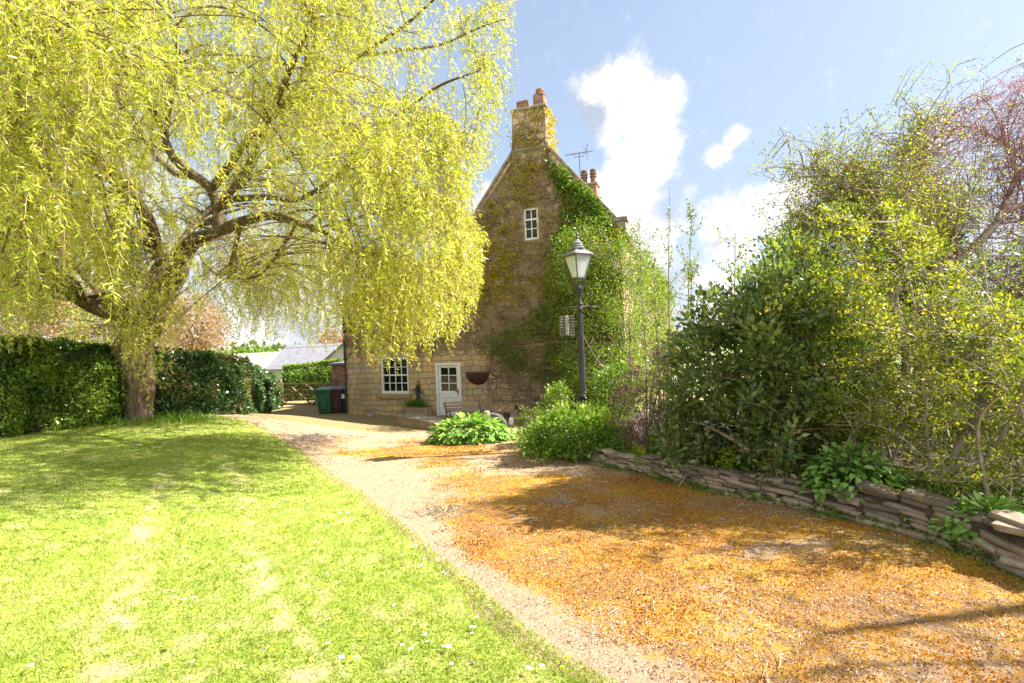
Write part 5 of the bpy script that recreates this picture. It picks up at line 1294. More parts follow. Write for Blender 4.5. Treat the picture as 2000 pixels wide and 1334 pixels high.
for course in range(7):
    t_ = rng.uniform(0, .1)
    while t_ < TL:
        p = wpos(t_); y = p[1]; Hw = .20 + .12 * sst(9, 3, y); hcs = Hw / 6
        L_ = rng.uniform(.10, .42) * (.85 + .3 * sst(8, 3, y)); p = wpos(t_ + L_ / 2); p2 = wpos(t_ + L_ / 2 + .05); yaw = math.atan2(p2[1] - p[1], p2[0] - p[0])
        nrm = np.array([math.sin(yaw), -math.cos(yaw)])
        if course == 6 and rng.uniform() < .45: t_ += L_; continue
        lean = .010 * course - .02 * (course == 6)
        zc = float(gz(p[0], p[1])) + hcs * (course + .5) - .01 + rng.normal() * .006
        p = p + nrm * (.10 + lean) + nrm * rng.normal() * .014
        th_ = hcs * rng.uniform(.86, 1.12)
        add_stone(p[0], p[1], zc, L_ * rng.uniform(.96, 1.04), rng.uniform(.17, .24), th_, yaw + rng.normal() * .06, rng.normal() * .04, *( (stones, srnd) if course < 6 else (cst, crnd)))
        t_ += L_
V, F = join(stones); raw('stonework', V, F, 'wall_stone', dsw, rnd=np.concatenate(srnd))
V, F = join(cst); raw('coping', V, F, 'wall_stone', dsw, rnd=np.concatenate(crnd))
tq = np.linspace(0, TL, 80); cp = np.array([wpos(q_) for q_ in tq]); tg = np.gradient(cp, axis=0); tg = unit(tg); nr = np.stack([tg[:, 1], -tg[:, 0]], 1)
hw = .20 + .12 * sst(9, 3, cp[:, 1]) - .05
rows = [(.055, -.1), (.055, 1), (.22, 1), (.22, -.1)]
V = np.stack([np.concatenate([cp + nr * o_, (gz(cp[:, 0], cp[:, 1]) + (hw if hh_ > 0 else hh_))[:, None]], 1) for o_, hh_ in rows], 1)
idx = np.arange(80 * 4).reshape(80, 4); raw('fill', V.reshape(-1, 3), np.stack([idx[:-1, :-1], idx[:-1, 1:], idx[1:, 1:], idx[1:, :-1]], -1).reshape(-1, 4), 'soil', dsw)

# ================================================================ LEFT SIDE: hedges, gate, bins, buildings
def hedge(name, label, path, height, depth, mat, n, L, core_off=.16, seed=0, lump=.18):
    """path of ground points along the face; leaves over face, top and back"""
    path = np.array(path, float); sg = np.hypot(*(path[1:, :2] - path[:-1, :2]).T); cm = np.concatenate([[0], np.cumsum(sg)]); T = cm[-1]
    base = path[len(path) // 2]; root = empty(name, base, label, 'hedge')
    def pos(t, d, h):
        x = np.interp(t, cm, path[:, 0]); y = np.interp(t, cm, path[:, 1]); x2 = np.interp(np.minimum(t + .1, T), cm, path[:, 0]); y2 = np.interp(np.minimum(t + .1, T), cm, path[:, 1]); x1 = np.interp(np.maximum(t - .1, 0), cm, path[:, 0]); y1 = np.interp(np.maximum(t - .1, 0), cm, path[:, 1])
        a = np.stack([x2 - x1, y2 - y1], -1); a = unit(a); return np.stack([x - a[..., 1] * d, y + a[..., 0] * d, gz(x, y) + h], -1)
    # solid dark core sheet behind the leaves
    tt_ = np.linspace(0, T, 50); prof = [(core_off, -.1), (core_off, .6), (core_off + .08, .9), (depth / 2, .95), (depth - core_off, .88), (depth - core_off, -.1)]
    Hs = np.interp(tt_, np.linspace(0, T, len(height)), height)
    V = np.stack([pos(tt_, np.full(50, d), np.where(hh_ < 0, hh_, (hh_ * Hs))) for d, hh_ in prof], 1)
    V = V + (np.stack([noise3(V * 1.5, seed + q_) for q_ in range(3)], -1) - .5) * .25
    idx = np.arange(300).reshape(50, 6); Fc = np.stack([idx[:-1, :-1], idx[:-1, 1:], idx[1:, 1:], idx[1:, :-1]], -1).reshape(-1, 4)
    raw('dark_inner_sheet', V.reshape(-1, 3), Fc, 'dark_core', root)
    t = rng.uniform(0, T, n); H_ = np.interp(t, np.linspace(0, T, len(height)), height); u = rng.uniform(0, 1, n)
    per_ = H_ + depth * .8 + H_ * .25; s = u * per_
    d = np.where(s < H_, 0.02, np.where(s < H_ + depth * .8, (s - H_) / .8, depth)); h = np.where(s < H_, s, np.where(s < H_ + depth * .8, H_, H_ - (s - H_ - depth * .8)))
    lp_ = (fbm(t * 1.0, h + d * 2, 1.6, 51 + seed, 4) - .5) * 2 * lump; rnd_c = .30 * sst(.75, 1, h / H_) + .18 * (fbm(t, t * 0, .9, 90 + seed, 3) - .5) * sst(.6, 1, h / H_) * 2
    dp2 = rng.uniform(0, .16, n); ctr_d, ctr_h = depth / 2, H_ * .6
    vx = d - ctr_d; vh = np.where(d < .1, 0, h - ctr_h); ln_ = np.hypot(vx, vh) + 1e-6
    d = d + vx / ln_ * (lp_ - dp2 - rnd_c); h = np.clip(h + (vh / ln_) * (lp_ - dp2), .02, None)
    P_ = pos(t, d, h); outv = P_ - pos(t, np.full(n, ctr_d), np.minimum(h, ctr_h)); outv = unit(outv)
    L_ = L * rng.uniform(.7, 1.3, n)
    V, F = kites(P_, rdir(n) + outv * .5 + np.array([0, 0, -.15]), rdir(n) * .9 + outv, L_, L_ * .55, .06, .45)
    rv = np.clip(.05 + 1.3 * (fbm(P_[:, 0] + P_[:, 1], P_[:, 2], 2.2, 13 + seed, 4) - .12) + rng.normal(size=n) * .2, 0, 1)  # lighter leaf patches put sunlit speckles into the hedge colour
    raw('foliage', V, F, mat, root, rnd=np.repeat(rv, 4)); return root


hp = [G(-420, 890), G(-200, 872), G(0, 858), G(120, 842), G(235, 828), G(300, 822)]
hedge('evergreen_hedge', 'dark green evergreen hedge along the left edge of the lawn', hp, [2.1, 2.1, 2.05, 2.0, 1.95, 1.75], 1.6, 'leaf_laurel', 64000, .075, seed=1, lump=.42)
ip_ = [G(285, 822), G(345, 815), G(420, 812), G(480, 809), G(530, 803), G(548, 798)]
print('ivy', [np.round(v_, 1) for v_ in ip_])
hedge('ivy_hedge', 'glossy ivy covered hedge running from the willow to the wooden gate', ip_, [1.6, 1.65, 1.7, 1.85, 1.95, 1.6], 1.5, 'leaf_ivy', 48000, .105, seed=2, lump=.4)
g0 = W(553, 797, 23.5); g1 = W(650, 797, 22.5); gzz = (g0[2] + g1[2]) / 2; print('gate z', g0, g1, gz(g0[0], g0[1]))
hb0 = [np.array([g0[0] - 2, 27.5, 0]), np.array([g0[0] + 1.0, 28, 0]), np.array([g1[0] + 1.2, 28.5, 0])]
hedge('yellow_hedge', 'sunlit yellow green hedge seen beyond the wooden gate', hb0, [1.9, 2.15, 1.7], 1.2, 'leaf_bright', 14000, .13, seed=3)
# gate
grz = math.atan2(g1[1] - g0[1], g1[0] - g0[0]); GL = float(np.hypot(g1[0] - g0[0], g1[1] - g0[1])) ; gH = 1.12
gzb_ = float(gz(g0[0], g0[1]))
ga = empty('field_gate', (g0[0], g0[1], gzb_), 'weathered wooden five bar gate with crossed braces at the end of the drive', 'gate', rz=grz)
for z_ in (.14, .36, .58, .80, 1.10):
    b_ = MB(); b_.box(0, GL, -.015, .015, z_ - .045, z_ + .045); b_.build('rail', 'wood_brown', ga, bevel=.006)
for (a, b) in (((.02, .1), (GL * .5, 1.1)), ((GL * .98, .1), (GL * .5, 1.1)), ((GL * .2, .98), (GL * .62, .1)), ((GL * .62, .1), (GL * .9, 1.0))):
    b_ = MB(); b_.bar((a[0], -.035, a[1]), (b[0], -.035, b[1]), .03, .08, up=(0, 1, 0)); b_.build('brace', 'wood_brown', ga)
for x_ in (.04, GL - .04, ):
    b_ = MB(); b_.box(x_ - .045, x_ + .045, -.08, -.02, .05, 1.18); b_.build('stile', 'wood_brown', ga, bevel=.006)
for i, x_ in enumerate((-.16, GL + .16)):
    wv = (g0[0] + math.cos(grz) * x_, g0[1] + math.sin(grz) * x_); b_ = MB(); b_.box(-.09, .09, -.09, .09, -.2, 1.35); o = b_.build('gate_post', 'wood_brown', None, bevel=.015, loc=(wv[0], wv[1], gzb_)); tag(o, ('square wooden gate post beside the ivy hedge', 'square wooden gate post hidden behind the wheeled bins')[i], 'gate post')
# bins


def wheelie(px, pyb, Y, mat, lab, rz=0.0):
    q = W(px, pyb, Y); z = float(gz(q[0], q[1])); r = empty('wheeled_bin', (q[0], q[1], z), lab, 'wheeled bin', 'wheeled bins beside the house corner', rz)
    b_ = MB(); tw, td, bw_, bd = .29, .36, .23, .26
    b_.add([(-bw_, -bd, .03), (bw_, -bd, .03), (bw_, bd, .03), (-bw_, bd, .03), (-tw, -td, .93), (tw, -td, .93), (tw, td, .93), (-tw, td, .93)], [(3, 2, 1, 0), (0, 1, 5, 4), (1, 2, 6, 5), (2, 3, 7, 6), (3, 0, 4, 7), (4, 5, 6, 7)])
    b_.box(-tw - .02, tw + .02, -td - .02, td + .02, .90, .955); b_.box(-.12, .12, -td + .005, -td + .05, .2, .75); b_.build('body', mat, r, bevel=.012)
    b_ = MB(); b_.add([(-tw - .03, -td - .05, .957), (tw + .03, -td - .05, .957), (tw + .03, td + .03, .957), (-tw - .03, td + .03, .957), (-tw - .01, -td - .02, 1.02), (tw + .01, -td - .02, 1.02), (tw + .01, td, 1.07), (-tw - .01, td, 1.07)], [(3, 2, 1, 0), (0, 1, 5, 4), (1, 2, 6, 5), (2, 3, 7, 6), (3, 0, 4, 7), (4, 5, 6, 7)]); b_.build('lid', mat, r, bevel=.015)
    b_ = MB(); b_.tube([(-.2, td + .06, 1.0), (.2, td + .06, 1.0)], .016, 8); b_.build('handle', 'bin_black', r)
    for sx in (-.22, .22):
        b_ = MB(); b_.tube([(sx - .03, bd + .02, .10), (sx + .03, bd + .02, .10)], .10, 14); b_.build('wheel', 'bin_black', r, smooth=True)
    return r


wheelie(638, 806, 19.9, 'bin_green', 'green wheeled bin, farthest from the house corner', .05)
wheelie(661, 806, 20.1, 'bin_purple', 'dark purple wheeled bin between the green and black bins', -.04)
rb_ = wheelie(683, 806, 20.15, 'bin_black', 'black wheeled bin with a white sticker, tight against the house corner', 0)
b_ = MB(); b_.box(-.08 - .12, .02 - .08, -.375, -.368, .62, .80); b_.build('sticker', 'petal_white', rb_)


# brick store and farm buildings beyond
def gabled(name, lab, x0, x1, y0, y1, zb, ze, zr, wall, roofm, axis='x', gable=None, cat='outbuilding'):
    r = empty(name, ((x0 + x1) / 2, y0, zb), lab, cat); ox, oy = (x0 + x1) / 2, y0
    X0, X1, Y1 = x0 - ox, x1 - ox, y1 - oy; he, hr = ze - zb, zr - zb; w = MB()
    if axis == 'x':
        ym = Y1 / 2; w.box(X0, X1, 0, Y1, -.3, he); w.add([(X0 + .01, 0, he), (X0 + .01, Y1, he), (X0 + .01, ym, hr - .05)], [(0, 1, 2)]); w.add([(X1 - .01, 0, he), (X1 - .01, Y1, he), (X1 - .01, ym, hr - .05)], [(0, 1, 2)])
        w.build('wall', wall, r); f = MB()
        for sg_, yy_ in ((1, -.3), (-1, Y1 + .3)):
            f.add([(X0 - .2, ym, hr), (X1 + .2, ym, hr), (X1 + .2, yy_, he - .1), (X0 - .2, yy_, he - .1), (X0 - .2, ym, hr - .1), (X1 + .2, ym, hr - .1), (X1 + .2, yy_, he - .2), (X0 - .2, yy_, he - .2)], [(0, 1, 2, 3), (7, 6, 5, 4), (1, 5, 6, 2), (0, 4, 7, 3), (2, 6, 7, 3)])
        f.build('roof', roofm, r)
    else:
        xm = (X0 + X1) / 2; w.box(X0, X1, 0, Y1, -.3, he); w.build('wall', wall, r); w = MB(); w.add([(X0, -.01, he), (X1, -.01, he), (xm, -.01, hr - .08), (X0, .05, he), (X1, .05, he), (xm, .05, hr - .08)], [(0, 1, 2), (3, 4, 5), (0, 1, 4, 3), (1, 2, 5, 4), (0, 2, 5, 3)]); w.build('gable', gable or wall, r); f = MB()
        for xx_ in (X0 - .25, X1 + .25):
            f.add([(xm, -.2, hr), (xx_, -.2, he - .1), (xx_, Y1 + .2, he - .1), (xm, Y1 + .2, hr), (xm, -.2, hr - .1), (xx_, -.2, he - .2), (xx_, Y1 + .2, he - .2), (xm, Y1 + .2, hr - .1)], [(0, 1, 2, 3), (7, 6, 5, 4), (0, 4, 5, 1), (1, 5, 6, 2)])
        f.build('roof', roofm, r)
    return r


q0 = W(648, 713, 23.4); q1 = W(720, 713, 23.4)
bs = empty('brick_store', ((q0[0] + q1[0]) / 2, 23.4, -1.45), 'small flat roofed red brick store behind the wheeled bins', 'outbuilding')
wd_ = (q1[0] - q0[0]) / 2; b_ = MB(); b_.box(-wd_, wd_, 0, 3, -.2, q0[2] + 1.45 - .01); b_.build('wall', 'brick_front', bs)
b_ = MB(); b_.box(-wd_ - .12, wd_ + .1, -.12, 3.1, q0[2] + 1.45, q0[2] + 1.45 + .10); b_.build('roof', 'slate', bs)
e0 = W(525, 719, 42); e1 = W(668, 719, 42); rg = W(560, 679, 45)
gabled('long_barn', 'long low farm barn with grey sheet roof behind the hedge', e0[0], e1[0] + 3, 42, 50, -2.3, e0[2], rg[2] + .25, 'boards', 'slate')
b0_ = W(628, 713, 34); b1_ = W(730, 713, 34); rr2 = W(690, 672, 34)
gabled('boarded_barn', 'pale vertical boarded barn gable above the brick store', b0_[0], b1_[0], 34, 41.5, -2.2, b0_[2] + .1, rr2[2] + .3, 'boards', 'slate', axis='y', gable='boards')
c0_ = W(405, 722, 46); c1_ = W(530, 722, 46); cr_ = W(470, 690, 49)
gabled('cream_barn', 'broad farm building with a pale cream roof behind the ivy hedge', c0_[0], c1_[0], 46, 55, -2.3, c0_[2], cr_[2], 'boards', 'cream_roof')
# overhead wire
for i, (pa, pb) in enumerate((((380, 679), (680, 674)), ((440, 693), (545, 678)))):
    A = W(pa[0], pa[1], 31); B = W(pb[0], pb[1], 33); tq = np.linspace(0, 1, 10)[:, None]; P = A * (1 - tq) + B * tq; P[:, 2] -= .12 * np.sin(tq[:, 0] * 3.14)
    b_ = MB(); b_.tube([tuple(p - A) for p in P], .012, 5); o = b_.build('overhead_wire', 'bin_black', None, loc=tuple(A)); tag(o, ('long level overhead wire in front of the farm barns', 'short slanting overhead wire by the cream roofed barn')[i], 'overhead wire')


# background trees
def bgtree(label, pxc, pyc, Y, rw, rh, mat, ncl, per, L, zb=-2.0, twig='twig_brown', name='bare_tree', trunk_r=.22):
    c = W(pxc, pyc, Y); r = empty(name, (c[0], c[1], zb), label, 'tree')
    d = rdir(ncl) * (rng.uniform(.25, 1, (ncl, 1)) ** .5); C = c + d * np.array([rw, rw, rh]); C = C[C[:, 2] > zb + .6]
    b0 = np.array([c[0], c[1], zb]); pts = spline([list(b0) + [1], list((b0 + c) / 2 + rng.normal(size=3) * .15) + [.7], list(c) + [.4], list(c + [0, 0, rh * .8]) + [.05]], 12)
    subs = []
    for k_ in range(7):
        d_ = rdir(1)[0]; d_[2] = abs(d_[2]) * .7; e_ = c + d_ * np.array([rw, rw, rh]) * .75; s_ = pts[rng.integers(3, 9), :3]; subs.append(spline([list(s_) + [.45], list((s_ + e_) / 2 + [0, 0, rh * .08]) + [.28], list(e_) + [.06]], 12))
    S_ = np.array([pts] + subs); V1 = tubes(S_[:, :, :3], S_[:, :, 3] * trunk_r, 7); P, Rr = twig_net(S_[:, 3:, :3].reshape(-1, 3), C, .02, .005); raw('trunk', *V1, twig, r, smooth=True); raw('branches', *tubes(P, Rr, 3), twig, r)
    V, F = leaves_round(C, per, rw * .2, L, L * .6); raw('crown', V, F, mat, r, rnd=leaf_rnd(len(F), len(C))); return r


bgtree('orange budded tree rising behind the ivy hedge right of the willow trunk', 385, 640, 34, 2.1, 2.4, 'leaf_orange', 300, 22, .16)
bgtree('orange brown budding tree behind the ivy hedge, partly hidden by the willow trunk', 300, 630, 37, 2.6, 2.6, 'leaf_orange', 300, 20, .17)
bgtree('pinkish bare twigged tree behind the dark hedge at its far left end', 20, 610, 26, 3.2, 2.4, 'leaf_orange', 420, 16, .13)
bgtree('wide orange tinted tree behind the dark hedge under the left willow limb', 150, 620, 30, 3.6, 2.2, 'leaf_orange', 480, 16, .14)
bgtree('small green leafy tree behind the dark hedge beside the willow trunk', 205, 645, 22, 1.5, 1.5, 'leaf_spring', 160, 18, .12, zb=-1.2)
bgtree('rounded red brown tree beyond the boarded barn roof', 655, 672, 60, 2.2, 2.0, 'leaf_pink', 140, 16, .25, zb=-2.6)
# far tree line round the horizon
n = 2600; aa = rng.uniform(-1.25, 1.25, n); rr = rng.uniform(170, 260, n); C = np.stack([rr * np.sin(aa), rr * np.cos(aa), -2.5 + rng.uniform(0, 1, n) ** 1.3 * (1.2 + 3.0 * fbm(aa * 20, aa * 0, 1, 3, 3))], -1)
V, F = leaves_round(C, 14, 3.2, 2.0, 1.5); tag(raw('distant_woods', V, F, 'leaf_laurel', rnd=leaf_rnd(len(F), n)), 'hazy far off line of woods on the horizon', 'woods', kind='stuff')

# ================================================================ RIGHT SIDE PLANTING
def bed(px, py, Y):
    p = W(px, py, Y); return np.array([p[0], p[1], float(bedz(p[0], p[1])) - .03])


# big glossy evergreen
pe = [(1285, 800), (1292, 720), (1318, 640), (1350, 585), (1385, 575), (1412, 535), (1440, 548), (1480, 525), (1500, 470), (1530, 482), (1565, 450), (1600, 480), (1640, 540), (1680, 620), (1720, 750), (1680, 880), (1600, 925), (1500, 930), (1420, 935), (1350, 925), (1300, 890)]
C = sample_poly(pe, 1500, 5.0, 7.4); C = C[C[:, 2] > bedz(C[:, 0], C[:, 1]) - .05]
C = C[(C[:, 0] > bed_x(C[:, 1]) - .35)]; C = C[fbm(C[:, 0], C[:, 2] + C[:, 1], 1.6, 12, 3) > .41 + .07 * (C[:, 2] > 2.2)]; ax_, ay_ = PX(C); C = C[~((ax_ > 1375) & (ax_ < 1460) & (ay_ > 830) & (C[:, 1] < 6.2))]; ax_, ay_ = PX(C); C = C[~((ax_ > 1575) & (ax_ < 1765) & (ay_ > 868) & (C[:, 1] < 6.0))]
bush('evergreen_shrub', 'large dense shrub with glossy dark green leaves behind the stone wall', 'shrub', bed(1490, 870, 6.3), C, 'leaf_evergreen', .095, .044, 26, .13, stems=12, stem_r=.011, vert=.7)
# yellow-green twiggy shrubs
LIMBS_VIEW = [[(1745, 905, 6.6, .07), (1770, 700, 6.6, .055), (1745, 580, 6.6, .05), (1770, 530, 6.5, .045), (1750, 500, 6.5, .042), (1720, 420, 6.4, .035), (1660, 380, 6.3, .025)],
              [(1850, 700, 7.6, .10), (1790, 580, 7.6, .09), (1860, 510, 7.6, .08), (1885, 500, 7.6, .07), (1950, 420, 7.7, .06), (2010, 320, 7.8, .05)],
              [(1870, 880, 5.0, .045), (1915, 800, 5.0, .04), (1930, 740, 5.0, .035), (1922, 700, 5.0, .03), (1925, 600, 5.1, .02)]]
_lv = np.concatenate([limb(l_, 40, .01) for l_ in LIMBS_VIEW]); _lx, _ly = PX(_lv[:, :3])


def clear_box(C, x0, x1, y0, y1, Yb):
    a, b = PX(C); return C[~((a > x0) & (a < x1) & (b > y0) & (b < y1) & (C[:, 1] < Yb))]


def clear_of_limbs(C, r_=17, keep_=.18):
    a, b = PX(C); hit = ((np.hypot(a[:, None] - _lx, b[:, None] - _ly) < r_) & (C[:, 1][:, None] < _lv[:, 1] + .1)).any(1)
    return C[~(hit & (rng.uniform(size=len(C)) > keep_))]


py_ = [(1510, 620), (1535, 500), (1570, 420), (1650, 380), (1740, 395), (1830, 450), (1900, 560), (2060, 610), (2500, 600), (2500, 980), (2000, 990), (1880, 975), (1760, 930), (1700, 900), (1640, 800), (1560, 700)]
C = sample_poly(py_, 7000, 3.7, 7.8); C = C[(C[:, 2] > bedz(C[:, 0], C[:, 1]) - .05) & (C[:, 0] > bed_x(C[:, 1]) + .15)]
C = clear_box(clear_box(clear_of_limbs(C), 1575, 1765, 868, 970, 5.6), 1850, 2000, 950, 1030, 4.5)
bush('yellow_green_shrub', 'broad tangled shrub with small yellow green spring leaves filling the right border', 'shrub', bed(1900, 900, 5.3), C, 'leaf_spring', .042, .020, 15, .05, twig='twig_pale', stems=40, r0=.006, stem_r=.016, spread=.35, vert=.8)
C = sample_poly([(1600, 620), (1760, 520), (1950, 480), (2400, 430), (2500, 980), (2000, 985), (1760, 920), (1620, 800)], 700, 6.2, 8.6); C = C[(C[:, 2] > bedz(C[:, 0], C[:, 1])) & (fbm(C[:, 0], C[:, 2], 1.3, 19, 3) > .36)]
C = clear_box(clear_box(clear_of_limbs(C), 1575, 1765, 868, 970, 5.6), 1850, 2000, 950, 1030, 4.5)
bush('dark_undershrub', 'darker leafy shrub showing through gaps in the tangled yellow green shrub', 'shrub', bed(1950, 880, 7.2), C, 'leaf_evergreen', .075, .035, 22, .17, stems=14)
# small-leaved bush in front of the evergreen, lower left of it
pq = [(1500, 600), (1600, 520), (1720, 540), (1780, 760), (1760, 930), (1650, 900), (1590, 800), (1520, 720)]
C = sample_poly(pq, 1300, 4.7, 6.6); C = C[(C[:, 2] > bedz(C[:, 0], C[:, 1]) - .05) & (C[:, 0] > bed_x(C[:, 1]) + .1)]
C = clear_box(clear_box(clear_of_limbs(C), 1575, 1765, 868, 970, 5.6), 1850, 2000, 950, 1030, 4.5)
bush('budding_shrub', 'loose shrub with sparse lime green leaf rosettes between evergreen and tangled shrub', 'shrub', bed(1660, 880, 5.3), C, 'leaf_spring', .044, .022, 16, .05, twig='twig_pale', stems=12, stem_r=.014, vert=.7)


# trees with visible limbs
def limb_tree(name, label, limbs_px, base, twc, mat, L, Wd, per, rad, bark, twig, reach=.9, stem='trunk', r0=.012, tip_up=.3, cloud=None):
    S = [limb(l_, 26, .06) for l_ in limbs_px]; r = empty(name, base, label, 'tree')
    raw(stem, *join([tubes(s_[None, :, :3], s_[None, :, 3], 9) for s_ in S[:1]]), bark, r, smooth=True)
    for s_ in S[1:]: raw('limb', *tubes(s_[None, :, :3], s_[None, :, 3], 7), bark, r, smooth=True)
    sp = np.concatenate([s_[4:, :3] for s_ in S])
    if cloud is not None:
        for _ in range(26):
            e_ = cloud[rng.integers(0, len(cloud))]; j_ = np.argmin(np.linalg.norm(sp - e_, axis=1) + np.maximum(0, sp[:, 2] - e_[2]) + rng.uniform(0, .8, len(sp))); s0 = sp[j_]; ln_ = np.linalg.norm(e_ - s0)
            m1_ = s0 + (e_ - s0) * .35 + rng.normal(size=3) * .13 * ln_; m2_ = s0 + (e_ - s0) * .7 + rng.normal(size=3) * .13 * ln_
            q2 = spline([list(s0) + [.026], list(m1_) + [.019], list(m2_) + [.012], list(e_) + [.004]], 14); raw('limb', *tubes(q2[None, :, :3], q2[None, :, 3], 5), bark, r, smooth=True); sp = np.concatenate([sp, q2[2:, :3]])
    k_ = rng.integers(0, len(sp), twc); d = rdir(twc, tip_up); C = sp[k_] + d * rng.uniform(.15, reach, (twc, 1))
    if cloud is not None: C = np.concatenate([C[:twc // 4], cloud])
    P, Rr = twig_net(sp, C, r0, .0025, 8, up=.5)
    P = P + np.cumsum(rng.normal(size=P.shape) * .04, 1) * np.linspace(0, 1, 8)[None, :, None]
    q_ = P[:, 3:, :].reshape(-1, 3); q_ = q_[rng.permutation(len(q_))[:3 * len(C)]]
    d2 = rdir(len(q_), .3) * rng.uniform(.12, .45, (len(q_), 1)); t2 = np.linspace(0, 1, 5)[None, :, None]; P2 = q_[:, None] + d2[:, None] * t2 + rng.normal(size=(len(q_), 1, 3)) * .06 * (t2 * t2); R2 = np.repeat(np.linspace(.0055, .002, 5)[None], len(q_), 0)
    raw('twigs', *join([tubes(P, Rr, 4), tubes(P2, R2, 3)]), twig, r, smooth=True)
    C2 = np.concatenate([P[:, j] for j in range(3, 8)] + [P2[:, -1], P2[:, 2], P2[:, 3]]); n = len(C2) * per
    V, F = kites(np.repeat(C2, per, 0) + rng.normal(size=(n, 3)) * rad, rdir(n, .4), rdir(n), L * rng.uniform(.6, 1.3, n), Wd * rng.uniform(.7, 1.2, n), .08, .45)
    raw('crown', V, F, mat, r, rnd=leaf_rnd(n, len(C2))); return r


tl = [[(1745, 905, 6.6, .07), (1770, 700, 6.6, .055), (1745, 580, 6.6, .05), (1770, 530, 6.5, .045), (1750, 500, 6.5, .042), (1720, 420, 6.4, .035), (1660, 380, 6.3, .025), (1600, 325, 6.2, .016), (1560, 335, 6.1, .008)],
      [(1755, 490, 6.5, .035), (1745, 440, 6.5, .03), (1700, 360, 6.4, .02), (1680, 345, 6.4, .016), (1610, 340, 6.3, .012), (1545, 350, 6.2, .006)],
      [(1735, 460, 6.5, .026), (1700, 395, 6.5, .022), (1640, 388, 6.4, .014), (1600, 400, 6.3, .006)],
      [(1740, 465, 6.5, .022), (1700, 462, 6.3, .018), (1640, 455, 6.2, .012), (1570, 430, 6.1, .006)],
      [(1730, 420, 6.4, .022), (1760, 370, 6.5, .018), (1770, 300, 6.6, .012), (1800, 240, 6.7, .006)],
      [(1745, 500, 6.5, .024), (1800, 460, 6.8, .02), (1850, 430, 7.0, .016), (1900, 380, 7.2, .008)]]
limb_tree('gnarled_tree', 'small gnarled tree with arching bare limbs and sparse lime leaf tufts against the sky', tl, bed(1745, 890, 6.6), 430, 'leaf_spring', .040, .020, 3, .04, 'twig_pale', 'twig_brown', .75)
tl = [[(1830, 960, 5.0, .05), (1870, 880, 5.0, .045), (1915, 800, 5.0, .04), (1930, 740, 5.0, .035), (1922, 700, 5.0, .03), (1925, 600, 5.1, .02), (1920, 480, 5.2, .01)],
      [(1925, 715, 5.0, .022), (1880, 670, 4.9, .018), (1845, 635, 4.8, .014), (1850, 610, 4.8, .01)],
      [(1922, 720, 5.0, .018), (1880, 690, 5.1, .014), (1830, 660, 5.2, .006)],
      [(1850, 790, 5.0, .012), (1930, 780, 5.0, .014), (2010, 770, 4.9, .01)]]
limb_tree('young_tree', 'slim pale stemmed young tree leaning among the shrubs at the right edge', tl, bed(1830, 955, 5.0), 150, 'leaf_spring', .038, .02, 4, .03, 'twig_pale', 'twig_pale', .5)
tl = [[(1835, 850, 7.6, .10), (1850, 700, 7.6, .095), (1790, 580, 7.6, .085), (1860, 510, 7.6, .07), (1885, 500, 7.6, .065), (1950, 420, 7.8, .055), (2010, 320, 8.2, .045), (2080, 200, 8.8, .03)],
      [(1885, 500, 7.6, .05), (1860, 465, 7.9, .045), (1830, 430, 8.9, .035), (1800, 380, 8.8, .025), (1790, 320, 8.8, .018), (1800, 240, 8.8, .008)],
      [(1950, 420, 7.8, .05), (2060, 370, 8.0, .04), (2200, 300, 9, .02)],
      [(1990, 350, 8.1, .04), (1960, 260, 8.6, .03), (1930, 200, 9.0, .015), (1900, 180, 9, .006)],
      [(2010, 320, 8.2, .03), (1920, 255, 8.8, .02), (1850, 235, 9.4, .01)],
      [(2060, 370, 8.0, .04), (2150, 200, 9.3, .03), (2250, 120, 9.4, .02)],
      [(1900, 480, 7.6, .03), (1960, 560, 7.5, .02), (2000, 620, 8, .012), (2050, 700, 7.6, .006)]]
limb_tree('red_budded_tree', 'tall tree with purple twigs and red buds rising at the right edge above the shrubs', tl, bed(1835, 850, 7.6), 700, 'leaf_pink', .034, .020, 2, .04, 'twig_pale', 'twig_red', 1.35, r0=.009, cloud=sample_poly([(1530, 375), (1640, 330), (1760, 275), (1840, 225), (1900, 185), (2000, 150), (2200, 60), (2500, 0), (2500, 700), (1950, 680), (1900, 560), (1750, 480), (1600, 450)], 2600, 7.2, 10.0))
C = sample_poly([(1700, 420), (1790, 395), (1850, 450), (1860, 560), (1880, 680), (1750, 680), (1690, 560)], 360, 8.0, 9.6)
bush('leafy_bush', 'rounded bush of larger yellow green leaves behind the gnarled tree', 'shrub', bed(1790, 800, 8.8), C, 'leaf_spring', .085, .045, 34, .2, stems=10)
C = sample_poly([(1480, 600), (1530, 440), (1600, 390), (1720, 420), (1740, 700), (1560, 720)], 420, 7.8, 9.2)
bush('leafy_bush', 'loose light green bush showing above and behind the glossy evergreen', 'shrub', bed(1600, 790, 8.5), C, 'leaf_climber', .05, .026, 34, .18, twig='twig_pale', stems=10)


